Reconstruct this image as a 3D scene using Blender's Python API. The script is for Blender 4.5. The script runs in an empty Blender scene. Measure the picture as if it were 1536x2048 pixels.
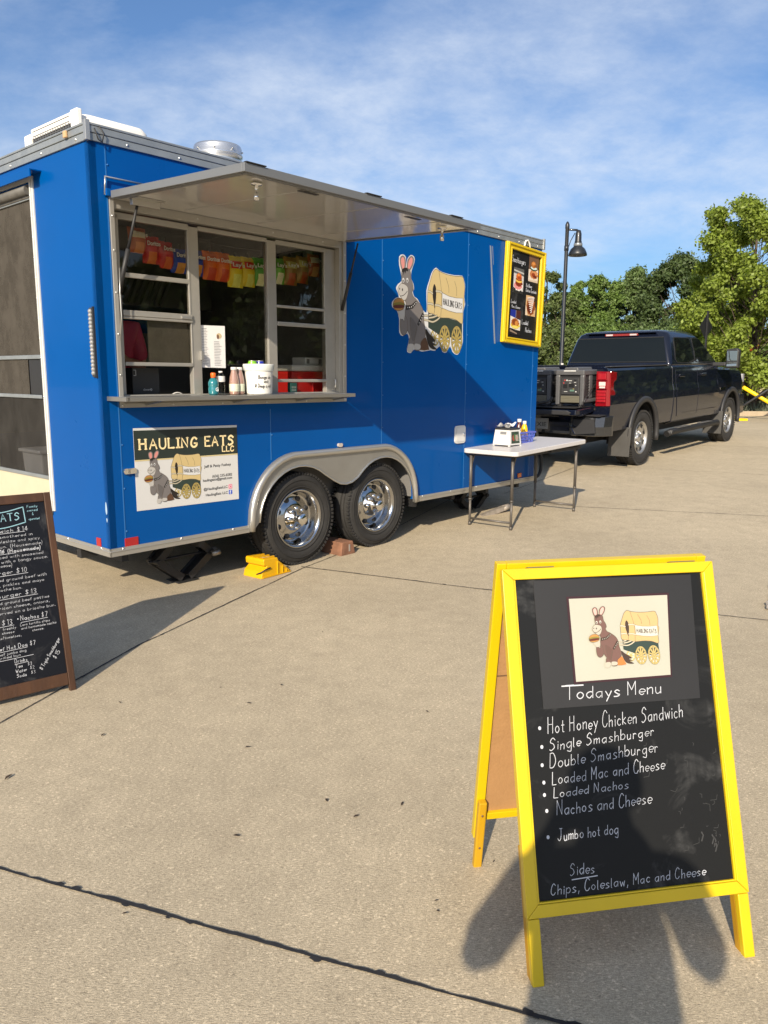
import bpy, bmesh, math, random
import numpy as np
from mathutils import Vector, Matrix
from mathutils.geometry import tessellate_polygon
rad = math.radians
R = random.Random(7)
scene = bpy.context.scene

# ------------------------------------------------------------ camera
cam_data = bpy.data.cameras.new("camera")
cam = bpy.data.objects.new("camera", cam_data)
scene.collection.objects.link(cam)
cam_data.sensor_fit = 'VERTICAL'
cam_data.sensor_height = 24.0
cam_data.lens = 24.0 * 1547.75 / 2048.0
cam_data.clip_start = 0.02
cam_data.clip_end = 3000.0
CAM_H = 1.5
def cam_matrix(pitch, roll):
    f = Vector((0, math.cos(pitch), -math.sin(pitch)))
    r = Vector((1, 0, 0)); u = r.cross(f)
    r2 = r * math.cos(roll) + u * math.sin(roll)
    u2 = -r * math.sin(roll) + u * math.cos(roll)
    m = Matrix((r2, u2, -f)).transposed().to_4x4()
    m.translation = Vector((0, 0, CAM_H))
    return m
cam.matrix_world = cam_matrix(rad(9.942), rad(0.3173))
scene.camera = cam

# ------------------------------------------------------------ light
CLOUD, SKYS = 0.72, 0.108
SUN_AZ, SUN_EL = 15.6 + 180.0, 27.9
sd = bpy.data.lights.new("sun", 'SUN'); sd.energy = 5.0; sd.angle = rad(0.53)
sd.color = (1.0, 0.87, 0.68)
so = bpy.data.objects.new("sun", sd); scene.collection.objects.link(so)
_az, _el = rad(SUN_AZ), rad(SUN_EL)
to_sun = Vector((math.sin(_az) * math.cos(_el), math.cos(_az) * math.cos(_el), math.sin(_el)))
so.rotation_euler = to_sun.to_track_quat('Z', 'Y').to_euler()
so.location = to_sun * 40

w = bpy.data.worlds.new("World"); scene.world = w; w.use_nodes = True
nt = w.node_tree; N = nt.nodes; L = nt.links; N.clear()
out = N.new('ShaderNodeOutputWorld'); bg = N.new('ShaderNodeBackground')
sky = N.new('ShaderNodeTexSky'); sky.sky_type = 'NISHITA'; sky.sun_disc = False
sky.sun_elevation = _el; sky.sun_rotation = _az
sky.air_density = 1.0; sky.dust_density = 2.0; sky.ozone_density = 6.5; sky.altitude = 100
bg.inputs['Strength'].default_value = SKYS
tc = N.new('ShaderNodeTexCoord')
# thin wind-drawn cloud: the view direction is laid on a flat high layer, then stretched noise
sep = N.new('ShaderNodeSeparateXYZ'); L.new(tc.outputs['Generated'], sep.inputs[0])
mz = N.new('ShaderNodeMath'); mz.operation = 'MAXIMUM'; mz.inputs[1].default_value = 0.0; L.new(sep.outputs['Z'], mz.inputs[0])
az = N.new('ShaderNodeMath'); az.operation = 'ADD'; az.inputs[1].default_value = 0.30; L.new(mz.outputs[0], az.inputs[0])
dv = N.new('ShaderNodeVectorMath'); dv.operation = 'DIVIDE'
cb = N.new('ShaderNodeCombineXYZ')
for k in 'XYZ': L.new(az.outputs[0], cb.inputs[k])
L.new(tc.outputs['Generated'], dv.inputs[0]); L.new(cb.outputs[0], dv.inputs[1])
mp = N.new('ShaderNodeMapping'); mp.inputs['Rotation'].default_value = (0, 0, rad(-32)); mp.inputs['Scale'].default_value = (1.1, 1.6, 1)
mp.inputs['Location'].default_value = (0.35, 1.9, 0)
L.new(dv.outputs[0], mp.inputs[0])
n1 = N.new('ShaderNodeTexNoise'); n1.inputs['Scale'].default_value = 0.75; n1.inputs['Detail'].default_value = 9; n1.inputs['Roughness'].default_value = 0.62; n1.inputs['Distortion'].default_value = 0.12
L.new(mp.outputs[0], n1.inputs['Vector'])
mp2 = N.new('ShaderNodeMapping'); mp2.inputs['Rotation'].default_value = (0, 0, rad(-25)); mp2.inputs['Scale'].default_value = (3.0, 3.3, 1)
L.new(dv.outputs[0], mp2.inputs[0])
n2 = N.new('ShaderNodeTexNoise'); n2.inputs['Scale'].default_value = 2.0; n2.inputs['Detail'].default_value = 8; n2.inputs['Roughness'].default_value = 0.65; n2.inputs['Distortion'].default_value = 0.15
L.new(mp2.outputs[0], n2.inputs['Vector'])
r1 = N.new('ShaderNodeMapRange'); r1.inputs['From Min'].default_value = 0.43; r1.inputs['From Max'].default_value = 0.63; L.new(n1.outputs['Fac'], r1.inputs['Value'])
r2 = N.new('ShaderNodeMapRange'); r2.inputs['From Min'].default_value = 0.34; r2.inputs['From Max'].default_value = 0.70; r2.inputs['To Min'].default_value = 0.35; L.new(n2.outputs['Fac'], r2.inputs['Value'])
mu = N.new('ShaderNodeMath'); mu.operation = 'MULTIPLY'; L.new(r1.outputs[0], mu.inputs[0]); L.new(r2.outputs[0], mu.inputs[1])
mu2 = N.new('ShaderNodeMath'); mu2.operation = 'MULTIPLY'; mu2.inputs[1].default_value = CLOUD; L.new(mu.outputs[0], mu2.inputs[0])
mx = N.new('ShaderNodeMix'); mx.data_type = 'RGBA'; L.new(mu2.outputs[0], mx.inputs['Factor'])
L.new(sky.outputs[0], mx.inputs['A']); mx.inputs['B'].default_value = (5.2, 5.75, 6.6, 1)
L.new(mx.outputs['Result'], bg.inputs['Color']); L.new(bg.outputs[0], out.inputs[0])

scene.view_settings.view_transform = 'Standard'
scene.view_settings.look = 'None'
scene.view_settings.exposure = 0.48
scene.view_settings.gamma = 1.0
scene.render.engine = 'CYCLES'
scene.cycles.max_bounces = 8
scene.cycles.transparent_max_bounces = 16
scene.cycles.use_denoising = True

# ------------------------------------------------------------ helpers
def hexc(h):
    v = [int(h[i:i + 2], 16) / 255 for i in (0, 2, 4)]
    return tuple(c / 12.92 if c <= 0.04045 else ((c + 0.055) / 1.055) ** 2.4 for c in v)

MATS = {}
def mat(name, col=(0.5, 0.5, 0.5), rough=0.5, metal=0.0, coat=0.0, var=0.0, vscale=6.0, bump=0.0, bscale=60.0, spec=0.5, rvar=0.0, stretch=None, coat_rough=0.03, trans=0.0):
    if name in MATS: return MATS[name]
    if isinstance(col, str): col = hexc(col)
    m = bpy.data.materials.new(name); m.use_nodes = True
    t = m.node_tree; p = t.nodes['Principled BSDF']
    p.inputs['Base Color'].default_value = (*col, 1)
    p.inputs['Roughness'].default_value = rough; p.inputs['Metallic'].default_value = metal
    p.inputs['Coat Weight'].default_value = coat; p.inputs['Coat Roughness'].default_value = coat_rough
    p.inputs['Specular IOR Level'].default_value = spec
    tcn = t.nodes.new('ShaderNodeTexCoord'); vec = tcn.outputs['Object']
    if stretch:
        mpn = t.nodes.new('ShaderNodeMapping'); mpn.inputs['Scale'].default_value = stretch
        t.links.new(vec, mpn.inputs[0]); vec = mpn.outputs[0]
    if var > 0 or rvar > 0:
        n = t.nodes.new('ShaderNodeTexNoise'); n.inputs['Scale'].default_value = vscale; n.inputs['Detail'].default_value = 6; n.inputs['Roughness'].default_value = 0.6
        t.links.new(vec, n.inputs['Vector'])
        if var > 0:
            mr = t.nodes.new('ShaderNodeMapRange'); mr.inputs['From Min'].default_value = 0.25; mr.inputs['From Max'].default_value = 0.75
            mr.inputs['To Min'].default_value = 1 - var; mr.inputs['To Max'].default_value = 1 + var
            t.links.new(n.outputs['Fac'], mr.inputs['Value'])
            vm = t.nodes.new('ShaderNodeVectorMath'); vm.operation = 'SCALE'; vm.inputs[0].default_value = col
            t.links.new(mr.outputs[0], vm.inputs['Scale']); t.links.new(vm.outputs[0], p.inputs['Base Color'])
        if rvar > 0:
            mr2 = t.nodes.new('ShaderNodeMapRange'); mr2.inputs['From Min'].default_value = 0.3; mr2.inputs['From Max'].default_value = 0.7
            mr2.inputs['To Min'].default_value = max(0.02, rough - rvar); mr2.inputs['To Max'].default_value = min(1, rough + rvar)
            t.links.new(n.outputs['Fac'], mr2.inputs['Value']); t.links.new(mr2.outputs[0], p.inputs['Roughness'])
    if bump > 0:
        nb = t.nodes.new('ShaderNodeTexNoise'); nb.inputs['Scale'].default_value = bscale; nb.inputs['Detail'].default_value = 5
        t.links.new(vec, nb.inputs['Vector'])
        b = t.nodes.new('ShaderNodeBump'); b.inputs['Strength'].default_value = bump; b.inputs['Distance'].default_value = 0.01
        t.links.new(nb.outputs['Fac'], b.inputs['Height']); t.links.new(b.outputs[0], p.inputs['Normal'])
    if trans > 0: p.inputs['Transmission Weight'].default_value = trans
    MATS[name] = m; return m

def glass(name, tint=(0.45, 0.5, 0.48), rough=0.0):
    m = bpy.data.materials.new(name); m.use_nodes = True; t = m.node_tree; t.nodes.clear()
    o = t.nodes.new('ShaderNodeOutputMaterial'); tr = t.nodes.new('ShaderNodeBsdfTransparent'); tr.inputs[0].default_value = (*tint, 1)
    gl = t.nodes.new('ShaderNodeBsdfGlossy'); gl.inputs['Roughness'].default_value = rough
    fr = t.nodes.new('ShaderNodeFresnel'); fr.inputs['IOR'].default_value = 1.36
    mn = t.nodes.new('ShaderNodeMath'); mn.operation = 'MINIMUM'; mn.inputs[1].default_value = 0.5
    t.links.new(fr.outputs[0], mn.inputs[0])
    ms = t.nodes.new('ShaderNodeMixShader'); t.links.new(mn.outputs[0], ms.inputs[0])
    t.links.new(tr.outputs[0], ms.inputs[1]); t.links.new(gl.outputs[0], ms.inputs[2]); t.links.new(ms.outputs[0], o.inputs[0])
    MATS[name] = m; return m

class MB:
    """collects shapes and links them as ONE mesh object"""
    def __init__(s): s.v = []; s.f = []; s.mi = []; s.sm = []; s.cur = 0; s.X = Matrix.Identity(4); s.smooth = False
    def add(s, vs, fs, smooth=None):
        b = len(s.v)
        s.v += [s.X @ Vector(p) for p in vs]
        for f in fs:
            s.f.append([b + i for i in f]); s.mi.append(s.cur); s.sm.append(s.smooth if smooth is None else smooth)
        return s
    def box(s, x0, x1, y0, y1, z0, z1):
        if x0 > x1: x0, x1 = x1, x0
        if y0 > y1: y0, y1 = y1, y0
        if z0 > z1: z0, z1 = z1, z0
        vs = [(x, y, z) for z in (z0, z1) for y in (y0, y1) for x in (x0, x1)]
        return s.add(vs, [(0, 2, 3, 1), (4, 5, 7, 6), (0, 1, 5, 4), (2, 6, 7, 3), (0, 4, 6, 2), (1, 3, 7, 5)], False)
    def bar(s, p0, p1, w, h, up=(0, 0, 1)):
        p0, p1 = Vector(p0), Vector(p1); d = (p1 - p0).normalized(); u = Vector(up)
        a = d.cross(u)
        if a.length < 1e-4: a = d.cross(Vector((0, 1, 0)))
        a.normalize(); b = a.cross(d).normalized()
        vs = [p + a * (w / 2 * sx) + b * (h / 2 * sy) for p in (p0, p1) for sx, sy in ((-1, -1), (1, -1), (1, 1), (-1, 1))]
        return s.add(vs, [(3, 2, 1, 0), (4, 5, 6, 7), (0, 1, 5, 4), (1, 2, 6, 5), (2, 3, 7, 6), (3, 0, 4, 7)], False)
    def tube(s, pts, r, n=10, caps=True, smooth=True):
        pts = [Vector(p) for p in pts]; k = len(pts)
        rs = r if isinstance(r, (list, tuple)) else [r] * k
        vs = []; fs = []; prev = None
        for i, p in enumerate(pts):
            d = (pts[min(i + 1, k - 1)] - pts[max(i - 1, 0)]).normalized()
            if prev is None:
                a = d.cross(Vector((0, 0, 1)))
                if a.length < 1e-3: a = d.cross(Vector((0, 1, 0)))
            else: a = prev - d * prev.dot(d)
            a.normalize(); prev = a; b = d.cross(a)
            for j in range(n):
                t = 2 * math.pi * j / n; vs.append(p + (a * math.cos(t) + b * math.sin(t)) * rs[i])
        for i in range(k - 1):
            for j in range(n):
                q = (j + 1) % n; fs.append((i * n + j, i * n + q, (i + 1) * n + q, (i + 1) * n + j))
        s.add(vs, fs, smooth)
        if caps:
            b0 = len(s.v) - len(vs)
            s.f.append([b0 + j for j in range(n)][::-1]); s.mi.append(s.cur); s.sm.append(False)
            s.f.append([b0 + (k - 1) * n + j for j in range(n)]); s.mi.append(s.cur); s.sm.append(False)
        return s
    def lathe(s, prof, n=32, c=(0, 0, 0), axis='Z', smooth=True):
        """prof: (radius, height) pairs"""
        vs = []; fs = []; k = len(prof)
        for (r, h) in prof:
            for j in range(n):
                t = 2 * math.pi * j / n; x, y = r * math.cos(t), r * math.sin(t)
                p = (x, y, h) if axis == 'Z' else ((x, h, y) if axis == 'Y' else (h, x, y))
                vs.append((p[0] + c[0], p[1] + c[1], p[2] + c[2]))
        for i in range(k - 1):
            for j in range(n):
                q = (j + 1) % n
                f = (i * n + j, i * n + q, (i + 1) * n + q, (i + 1) * n + j)
                fs.append(f if axis != 'Y' else f[::-1])
        return s.add(vs, fs, smooth)
    def plate(s, outer, holes, fr, t):
        """polygon with holes in the frame fr (x right, y up, z out); thickness t goes to -z"""
        loops = [outer] + list(holes)
        flat = [p for l in loops for p in l]
        tris = tessellate_polygon([[Vector((p[0], p[1], 0)) for p in l] for l in loops])
        n = len(flat)
        vs = [fr @ Vector((p[0], p[1], 0)) for p in flat] + [fr @ Vector((p[0], p[1], -t)) for p in flat]
        fs = []
        for tr in tris:
            a, b, c = [flat[i] for i in tr]
            if (b[0] - a[0]) * (c[1] - a[1]) - (b[1] - a[1]) * (c[0] - a[0]) < 0: tr = tr[::-1]
            fs.append(tuple(tr)); fs.append(tuple(n + i for i in tr[::-1]))
        b0 = 0
        for li, l in enumerate(loops):
            m = len(l)
            area = sum(l[i][0] * l[(i + 1) % m][1] - l[(i + 1) % m][0] * l[i][1] for i in range(m))
            for i in range(m):
                j = (i + 1) % m; f = (b0 + i, b0 + j, n + b0 + j, n + b0 + i)
                ccw = area > 0
                fs.append(f[::-1] if (ccw == (li == 0)) else f)
            b0 += m
        return s.add(vs, fs, False)
    def face2d(s, pts, fr, z=0.0):
        tris = tessellate_polygon([[Vector((p[0], p[1], 0)) for p in pts]])
        fs = []
        for tr in tris:
            a, b, c = [pts[i] for i in tr]
            if (b[0] - a[0]) * (c[1] - a[1]) - (b[1] - a[1]) * (c[0] - a[0]) < 0: tr = tr[::-1]
            fs.append(tuple(tr))
        return s.add([fr @ Vector((p[0], p[1], z)) for p in pts], fs, False)
    def ribbon(s, pts, w, fr, z=0.0):
        """flat stroke of width w through 2-D points, round-ish ends"""
        P = [Vector(p) for p in pts]
        if len(P) < 2: return s
        vs = []; k = len(P)
        for i, p in enumerate(P):
            d = P[min(i + 1, k - 1)] - P[max(i - 1, 0)]
            if d.length < 1e-9: d = Vector((1, 0))
            d.normalize(); nrm = Vector((-d.y, d.x))
            e = d * (w * 0.35) * (-1 if i == 0 else (1 if i == k - 1 else 0))
            vs.append(fr @ Vector((*(p + e + nrm * w / 2), z))); vs.append(fr @ Vector((*(p + e - nrm * w / 2), z)))
        return s.add(vs, [(2 * i, 2 * i + 1, 2 * i + 3, 2 * i + 2) for i in range(k - 1)], False)
    def loft(s, secs, cap=True, smooth=True, closed=True):
        k = len(secs[0]); vs = [p for sec in secs for p in sec]; fs = []
        for i in range(len(secs) - 1):
            for j in range(k if closed else k - 1):
                q = (j + 1) % k; fs.append((i * k + j, i * k + q, (i + 1) * k + q, (i + 1) * k + j))
        s.add(vs, fs, smooth)
        if cap:
            b0 = len(s.v) - len(vs)
            s.f.append([b0 + j for j in range(k)][::-1]); s.mi.append(s.cur); s.sm.append(False)
            s.f.append([b0 + (len(secs) - 1) * k + j for j in range(k)]); s.mi.append(s.cur); s.sm.append(False)
        return s
    def mesh(s, name, mats):
        me = bpy.data.meshes.new(name)
        me.from_pydata([tuple(p) for p in s.v], [], s.f)
        for m in (mats if isinstance(mats, (list, tuple)) else [mats]): me.materials.append(m)
        me.polygons.foreach_set('material_index', s.mi)
        me.polygons.foreach_set('use_smooth', s.sm)
        me.update(); return me
    def split(s):
        par = list(range(len(s.v)))
        def fd(i):
            while par[i] != i: par[i] = par[par[i]]; i = par[i]
            return i
        for f in s.f:
            a = fd(f[0])
            for q in f[1:]: par[fd(q)] = a
        gr = {}
        for k, f in enumerate(s.f): gr.setdefault(fd(f[0]), []).append(k)
        out = []
        for ks in gr.values():
            m = MB(); mp_ = {}
            for k in ks:
                fc = []
                for q in s.f[k]:
                    if q not in mp_: mp_[q] = len(m.v); m.v.append(s.v[q])
                    fc.append(mp_[q])
                m.f.append(fc); m.mi.append(s.mi[k]); m.sm.append(s.sm[k])
            out.append(m)
        return out
    def builds(s, name, mats, parent=None, **kw):
        '''every separate piece becomes an object of its own'''
        return [m.build(name, mats, parent, **kw) for m in s.split()]
    def build(s, name, mats, parent=None, bevel=0.0, fixn=False, seg=2, angle=40):
        me = s.mesh(name, mats)
        if fixn:
            bm = bmesh.new(); bm.from_mesh(me); bmesh.ops.remove_doubles(bm, verts=bm.verts, dist=1e-5)
            bmesh.ops.recalc_face_normals(bm, faces=bm.faces); bm.to_mesh(me); bm.free()
        o = bpy.data.objects.new(name, me); scene.collection.objects.link(o)
        if parent: o.parent = parent
        if bevel > 0:
            b = o.modifiers.new('bevel', 'BEVEL'); b.width = bevel; b.segments = seg; b.limit_method = 'ANGLE'; b.angle_limit = rad(angle)
            b.harden_normals = False
        return o

def frame(o, x, y):
    x = Vector(x).normalized(); y = Vector(y).normalized(); z = x.cross(y)
    m = Matrix((x, y, z)).transposed().to_4x4(); m.translation = Vector(o); return m

def thing(name, label, cat, loc=(0, 0, 0), rotz=0.0, group=None, rot=None):
    o = bpy.data.objects.new(name, None); scene.collection.objects.link(o)
    o.location = loc; o.rotation_euler = rot if rot else (0, 0, rotz)
    o.empty_display_size = 0.2
    tag(o, label, cat, group); return o
def tag(o, label, cat, group=None):
    o['label'] = label; o['category'] = cat
    if group: o['group'] = group
    return o
def struct(o): o['kind'] = 'structure'; return o

def smooth_closed(pts, n=5):
    P = [Vector(p) for p in pts]; k = len(P); o = []
    for i in range(k):
        a, b, c, d = P[i - 1], P[i], P[(i + 1) % k], P[(i + 2) % k]
        for j in range(n):
            t = j / n
            o.append(tuple(0.5 * ((2 * b) + (c - a) * t + (2 * a - 5 * b + 4 * c - d) * t * t + (-a + 3 * b - 3 * c + d) * t ** 3)))
    return o
def smooth_open(pts, n=5):
    P = [Vector(p) for p in pts]; k = len(P); o = []
    if k < 3: return [tuple(p) for p in P]
    for i in range(k - 1):
        a, b, c, d = P[max(i - 1, 0)], P[i], P[i + 1], P[min(i + 2, k - 1)]
        for j in range(n):
            t = j / n
            o.append(tuple(0.5 * ((2 * b) + (c - a) * t + (2 * a - 5 * b + 4 * c - d) * t * t + (-a + 3 * b - 3 * c + d) * t ** 3)))
    o.append(tuple(P[-1])); return o
def ellipse(cx, cy, rx, ry, n=28, a0=0, a1=360):
    return [(cx + rx * math.cos(rad(a0 + (a1 - a0) * i / n)), cy + ry * math.sin(rad(a0 + (a1 - a0) * i / n))) for i in range(n if a1 - a0 >= 360 else n + 1)]
def rrect(x0, x1, y0, y1, r, n=5):
    o = []
    for cx, cy, a in ((x1 - r, y1 - r, 0), (x0 + r, y1 - r, 90), (x0 + r, y0 + r, 180), (x1 - r, y0 + r, 270)):
        for i in range(n + 1):
            t = rad(a + 90 * i / n); o.append((cx + r * math.cos(t), cy + r * math.sin(t)))
    return o

# ------------------------------------------------------------ writing: printed (built-in font) and hand-drawn strokes
def printed(mb, text, x, y, size, fr, z=0.0, align='LEFT', bold=0.0, width=None, shear=0.0, spacing=1.0):
    cu = bpy.data.curves.new('lettering', 'FONT'); cu.body = text; cu.size = size; cu.align_x = align; cu.offset = bold; cu.shear = shear; cu.space_character = spacing
    cu.resolution_u = 3
    ob = bpy.data.objects.new('lettering', cu); scene.collection.objects.link(ob)
    bpy.context.view_layer.update()
    dg = bpy.context.evaluated_depsgraph_get(); me = bpy.data.meshes.new_from_object(ob.evaluated_get(dg))
    vs = [v.co.copy() for v in me.vertices]; fs = [tuple(p.vertices) for p in me.polygons]
    if vs:
        sx = 1.0
        if width:
            mn = min(v.x for v in vs); mxx = max(v.x for v in vs); sx = width / max(mxx - mn, 1e-6)
        # keep faces looking out
        good = []
        for f in fs:
            a, b, c = vs[f[0]], vs[f[1]], vs[f[2]]
            good.append(f if (b - a).cross(c - a).z > 0 else f[::-1])
        mb.add([fr @ Vector((x + v.x * sx, y + v.y, z)) for v in vs], good, False)
    bpy.data.objects.remove(ob); bpy.data.meshes.remove(me); bpy.data.curves.remove(cu)

GL = {
'a': (7, "~6a4b1a08163557|6b65"), 'b': (7, "0g05|~093b5a68563506"), 'c': (6, "~5a3b1a08163556"), 'd': (7, "~6a4b1a08163557|6g65"),
'e': (6, "~08686a3b1a08163556"), 'f': (5, "~5f4g2e25|0b4b"), 'g': (7, "~6a4b1a08163557|~6b624112"), 'h': (6, "0g05|~093b5a5955"),
'i': (2, "1b15|1d1e"), 'j': (4, "~3b322102|3d3e"), 'k': (6, "0g05|5b0855"), 'l': (2, "0g0615"), 'm': (9, "0b05|~093b4a45|~497b8a85"),
'n': (6, "0b05|~093b5a55"), 'o': (7, "~3b1a08163556685a3b"), 'p': (7, "0b00|~093b5a68563506"), 'q': (7, "~6a4b1a08163557|6b60"),
'r': (5, "0b05|~092b4a"), 's': (6, "~5a3b1a19474657563505|"), 't': (5, "~2f263545|0b4b"), 'u': (6, "~0b07153557|5b55"), 'v': (6, "0b255b"),
'w': (8, "0b254a657b"), 'x': (6, "0b55|5b05"), 'y': (6, "0b36|6b11"), 'z': (6, "0b5b0555"),
'A': (9, "054g85|1979"), 'B': (7, "0g05|~0g4g5d3b0b|~0b4b684505"), 'C': (8, "~7e4g1d08255577"), 'D': (9, "0g05|~0g4g7c784505"),
'E': (7, "6g0g0565|0b5b"), 'F': (7, "6g0g05|0b5b"), 'G': (9, "~7e4g1d0825557779|4979"), 'H': (9, "0g05|7g75|0b7b"), 'I': (4, "2g25|0g4g|0545"),
'J': (9, "~6g68452507|3g8g"), 'K': (8, "0g05|7g0a75"), 'L': (7, "0g0565"), 'M': (9, "050g498g85"), 'N': (9, "050g757g"), 'O': (9, "~4g1d082555787d4g"),
'P': (7, "050g|~0g5g6d4b0b"), 'Q': (9, "~4g1d082555787d4g|5884"), 'R': (8, "050g|~0g5g6d4b0b|3b65"), 'S': (8, "~7e4g1e1c4b69672506|"),
'T': (9, "0g8g|4g45"), 'U': (8, "~0g082555787g"), 'V': (8, "0g358g"), 'W': (11, "0g254d65ag"), 'X': (8, "0g75|7g05"), 'Y': (8, "0g4b8g|4b45"), 'Z': (8, "0g7g0575"),
'0': (7, "~3g1d0835585d3g"), '1': (4, "1e3g35"), '2': (7, "~0e2g5e4b05|0565"), '3': (7, "~0f4g5d2b|~2b584505"), '4': (7, "454g0868"), '5': (7, "5g0g0b|~0b4b684505"),
'6': (7, "~5g1c0825584b08"), '7': (7, "0g6g25"), '8': (7, "~3b0d3g6d3b0835683b"), '9': (7, "~6d4g1e1c4b6d|6d55"),
'$': (8, "~6e3f1d3b59573607|3h34"), '&': (9, "~75162d3g4e08254579"), "'": (2, "1g1d"), '(': (4, "~3h1d1830"), ')': (4, "~0h2d2800"), '.': (3, "1516"), ',': (3, "2613"),
'#': (8, "2g15|6g55|0d8d|0888"), '-': (5, "0a4a"), '/': (6, "055g"), '*': (3, "1911"), '+': (6, "3d37|0a6a"), '@': (9, "~6a4b28466a756c4e1c08255475"), '=': (6, "0d5d|0b5b"), '_': (6, "0555")}
def hand(mb, text, x, y, h, fr, z=0.0, w=0.004, slant=0.12, dx=None, dy=0.0, jit=0.04, width=None, spacing=2.6):
    """h is the capital height. dy: rise per unit of run"""
    un = h / 11.0
    adv = 0.0
    for ch in text: adv += (GL[ch][0] + spacing) if ch in GL else 5.5
    sx = 1.0 if not width else width / (adv * un)
    cx = x
    for ch in text:
        if ch not in GL: cx += 5.5 * un * sx; continue
        wd, st = GL[ch]
        jy = R.uniform(-jit, jit) * h * 0.5
        sc = 1 + R.uniform(-jit, jit)
        low = .80 if ch.islower() else 1.0
        for sg in st.split('|'):
            if not sg: continue
            sm = sg[0] == '~'
            if sm: sg = sg[1:]
            pts = []
            for i in range(0, len(sg) - 1, 2):
                px = int(sg[i], 36); py = (int(sg[i + 1], 36) - 5) * low
                xx = cx + (px + py * slant) * un * sx * sc; yy = y + py * un * sc + jy
                pts.append((xx, yy + (xx - x) * dy))
            ww = w * R.uniform(.78, 1.22)
            if sm: mb.ribbon(smooth_open(pts, 5), ww, fr, z)
            else:
                for pa, pb in zip(pts[:-1], pts[1:]): mb.ribbon([pa, pb], ww, fr, z)
        cx += (wd + spacing) * un * sx
    return cx
# ------------------------------------------------------------ ground (rises gently away from the camera)
def gz(x, y):
    if y < 6: return 0.0
    if y < 8: return .036 * (y - 6) ** 2 / 4
    if y < 16: return .036 * (y - 7)
    if y < 26: return .324 + .02 * (y - 16)
    if y < 44: return .524 + .065 * (y - 26)
    return 1.694 + .012 * (min(y, 120) - 44)

def concrete():
    m = bpy.data.materials.new('concrete'); m.use_nodes = True; t = m.node_tree; p = t.nodes['Principled BSDF']; lk = t.links
    def nd(k, **kw):
        n = t.nodes.new(k)
        for a, v in kw.items():
            if a in n.inputs: n.inputs[a].default_value = v
        return n
    tcn = nd('ShaderNodeTexCoord')
    big = nd('ShaderNodeTexNoise', Scale=0.42, Detail=5.0, Roughness=0.6); lk.new(tcn.outputs['Object'], big.inputs['Vector'])
    mid = nd('ShaderNodeTexNoise', Scale=7.0, Detail=6.0, Roughness=0.7); lk.new(tcn.outputs['Object'], mid.inputs['Vector'])
    mp = nd('ShaderNodeMapping'); mp.inputs['Rotation'].default_value = (0, 0, rad(20)); mp.inputs['Scale'].default_value = (1.0, 3.6, 1)
    lk.new(tcn.outputs['Object'], mp.inputs[0])
    broom = nd('ShaderNodeTexNoise', Scale=70.0, Detail=4.0, Roughness=0.75); lk.new(mp.outputs[0], broom.inputs['Vector'])
    fine = nd('ShaderNodeTexNoise', Scale=240.0, Detail=2.0, Roughness=0.8); lk.new(tcn.outputs['Object'], fine.inputs['Vector'])
    # exposed aggregate: small pale and dark stones
    vo = nd('ShaderNodeTexVoronoi', Scale=150.0); lk.new(tcn.outputs['Object'], vo.inputs['Vector'])
    sepc = nd('ShaderNodeSeparateColor'); lk.new(vo.outputs['Color'], sepc.inputs[0])
    def rng(src, a, b, c, d, clamp=True):
        n = nd('ShaderNodeMapRange'); n.clamp = clamp
        for k, v in zip(('From Min', 'From Max', 'To Min', 'To Max'), (a, b, c, d)): n.inputs[k].default_value = v
        lk.new(src, n.inputs['Value']); return n.outputs[0]
    def mul(a, b):
        n = nd('ShaderNodeMath'); n.operation = 'MULTIPLY'; lk.new(a, n.inputs[0])
        if isinstance(b, float): n.inputs[1].default_value = b
        else: lk.new(b, n.inputs[1])
        return n.outputs[0]
    f = mul(rng(big.outputs['Fac'], .3, .7, .87, 1.12), rng(mid.outputs['Fac'], .3, .7, .90, 1.10))
    f = mul(f, rng(broom.outputs['Fac'], .3, .7, .60, 1.40))
    f = mul(f, rng(fine.outputs['Fac'], .3, .7, .70, 1.30))
    f = mul(f, rng(sepc.outputs[0], .90, .97, 1.0, 1.32)); f = mul(f, rng(sepc.outputs[1], .96, .99, 1.0, .80))
    sc = nd('ShaderNodeVectorMath'); sc.operation = 'SCALE'; sc.inputs[0].default_value = (0.428, 0.360, 0.254); lk.new(f, sc.inputs['Scale'])
    # old water and grease marks
    st = nd('ShaderNodeTexNoise', Scale=1.7, Detail=8.0, Roughness=0.72, Distortion=0.8); lk.new(tcn.outputs['Object'], st.inputs['Vector'])
    mx = nd('ShaderNodeMix'); mx.data_type = 'RGBA'; lk.new(rng(st.outputs['Fac'], .56, .80, 0.0, .34), mx.inputs['Factor'])
    lk.new(sc.outputs[0], mx.inputs['A']); mx.inputs['B'].default_value = (0.28, 0.22, 0.15, 1)
    lk.new(mx.outputs['Result'], p.inputs['Base Color'])
    p.inputs['Roughness'].default_value = 0.88; p.inputs['Specular IOR Level'].default_value = 0.25
    ad = nd('ShaderNodeMath'); ad.operation = 'ADD'; lk.new(broom.outputs['Fac'], ad.inputs[0]); lk.new(mul(fine.outputs['Fac'], .8), ad.inputs[1])
    b = nd('ShaderNodeBump', Strength=0.55, Distance=0.004); lk.new(ad.outputs[0], b.inputs['Height']); lk.new(b.outputs[0], p.inputs['Normal'])
    return m
M_conc = concrete()
def sheet(name, x0, x1, ys, m, dz=0.0, nx=2):
    g = MB(); xs = [x0 + (x1 - x0) * i / (nx - 1) for i in range(nx)]
    vs = [(x, y, gz(x, y) + dz) for y in ys for x in xs]
    fs = [(j * nx + i, j * nx + i + 1, (j + 1) * nx + i + 1, (j + 1) * nx + i) for j in range(len(ys) - 1) for i in range(nx - 1)]
    g.add(vs, fs, True)
    return struct(g.build(name, m))
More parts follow.
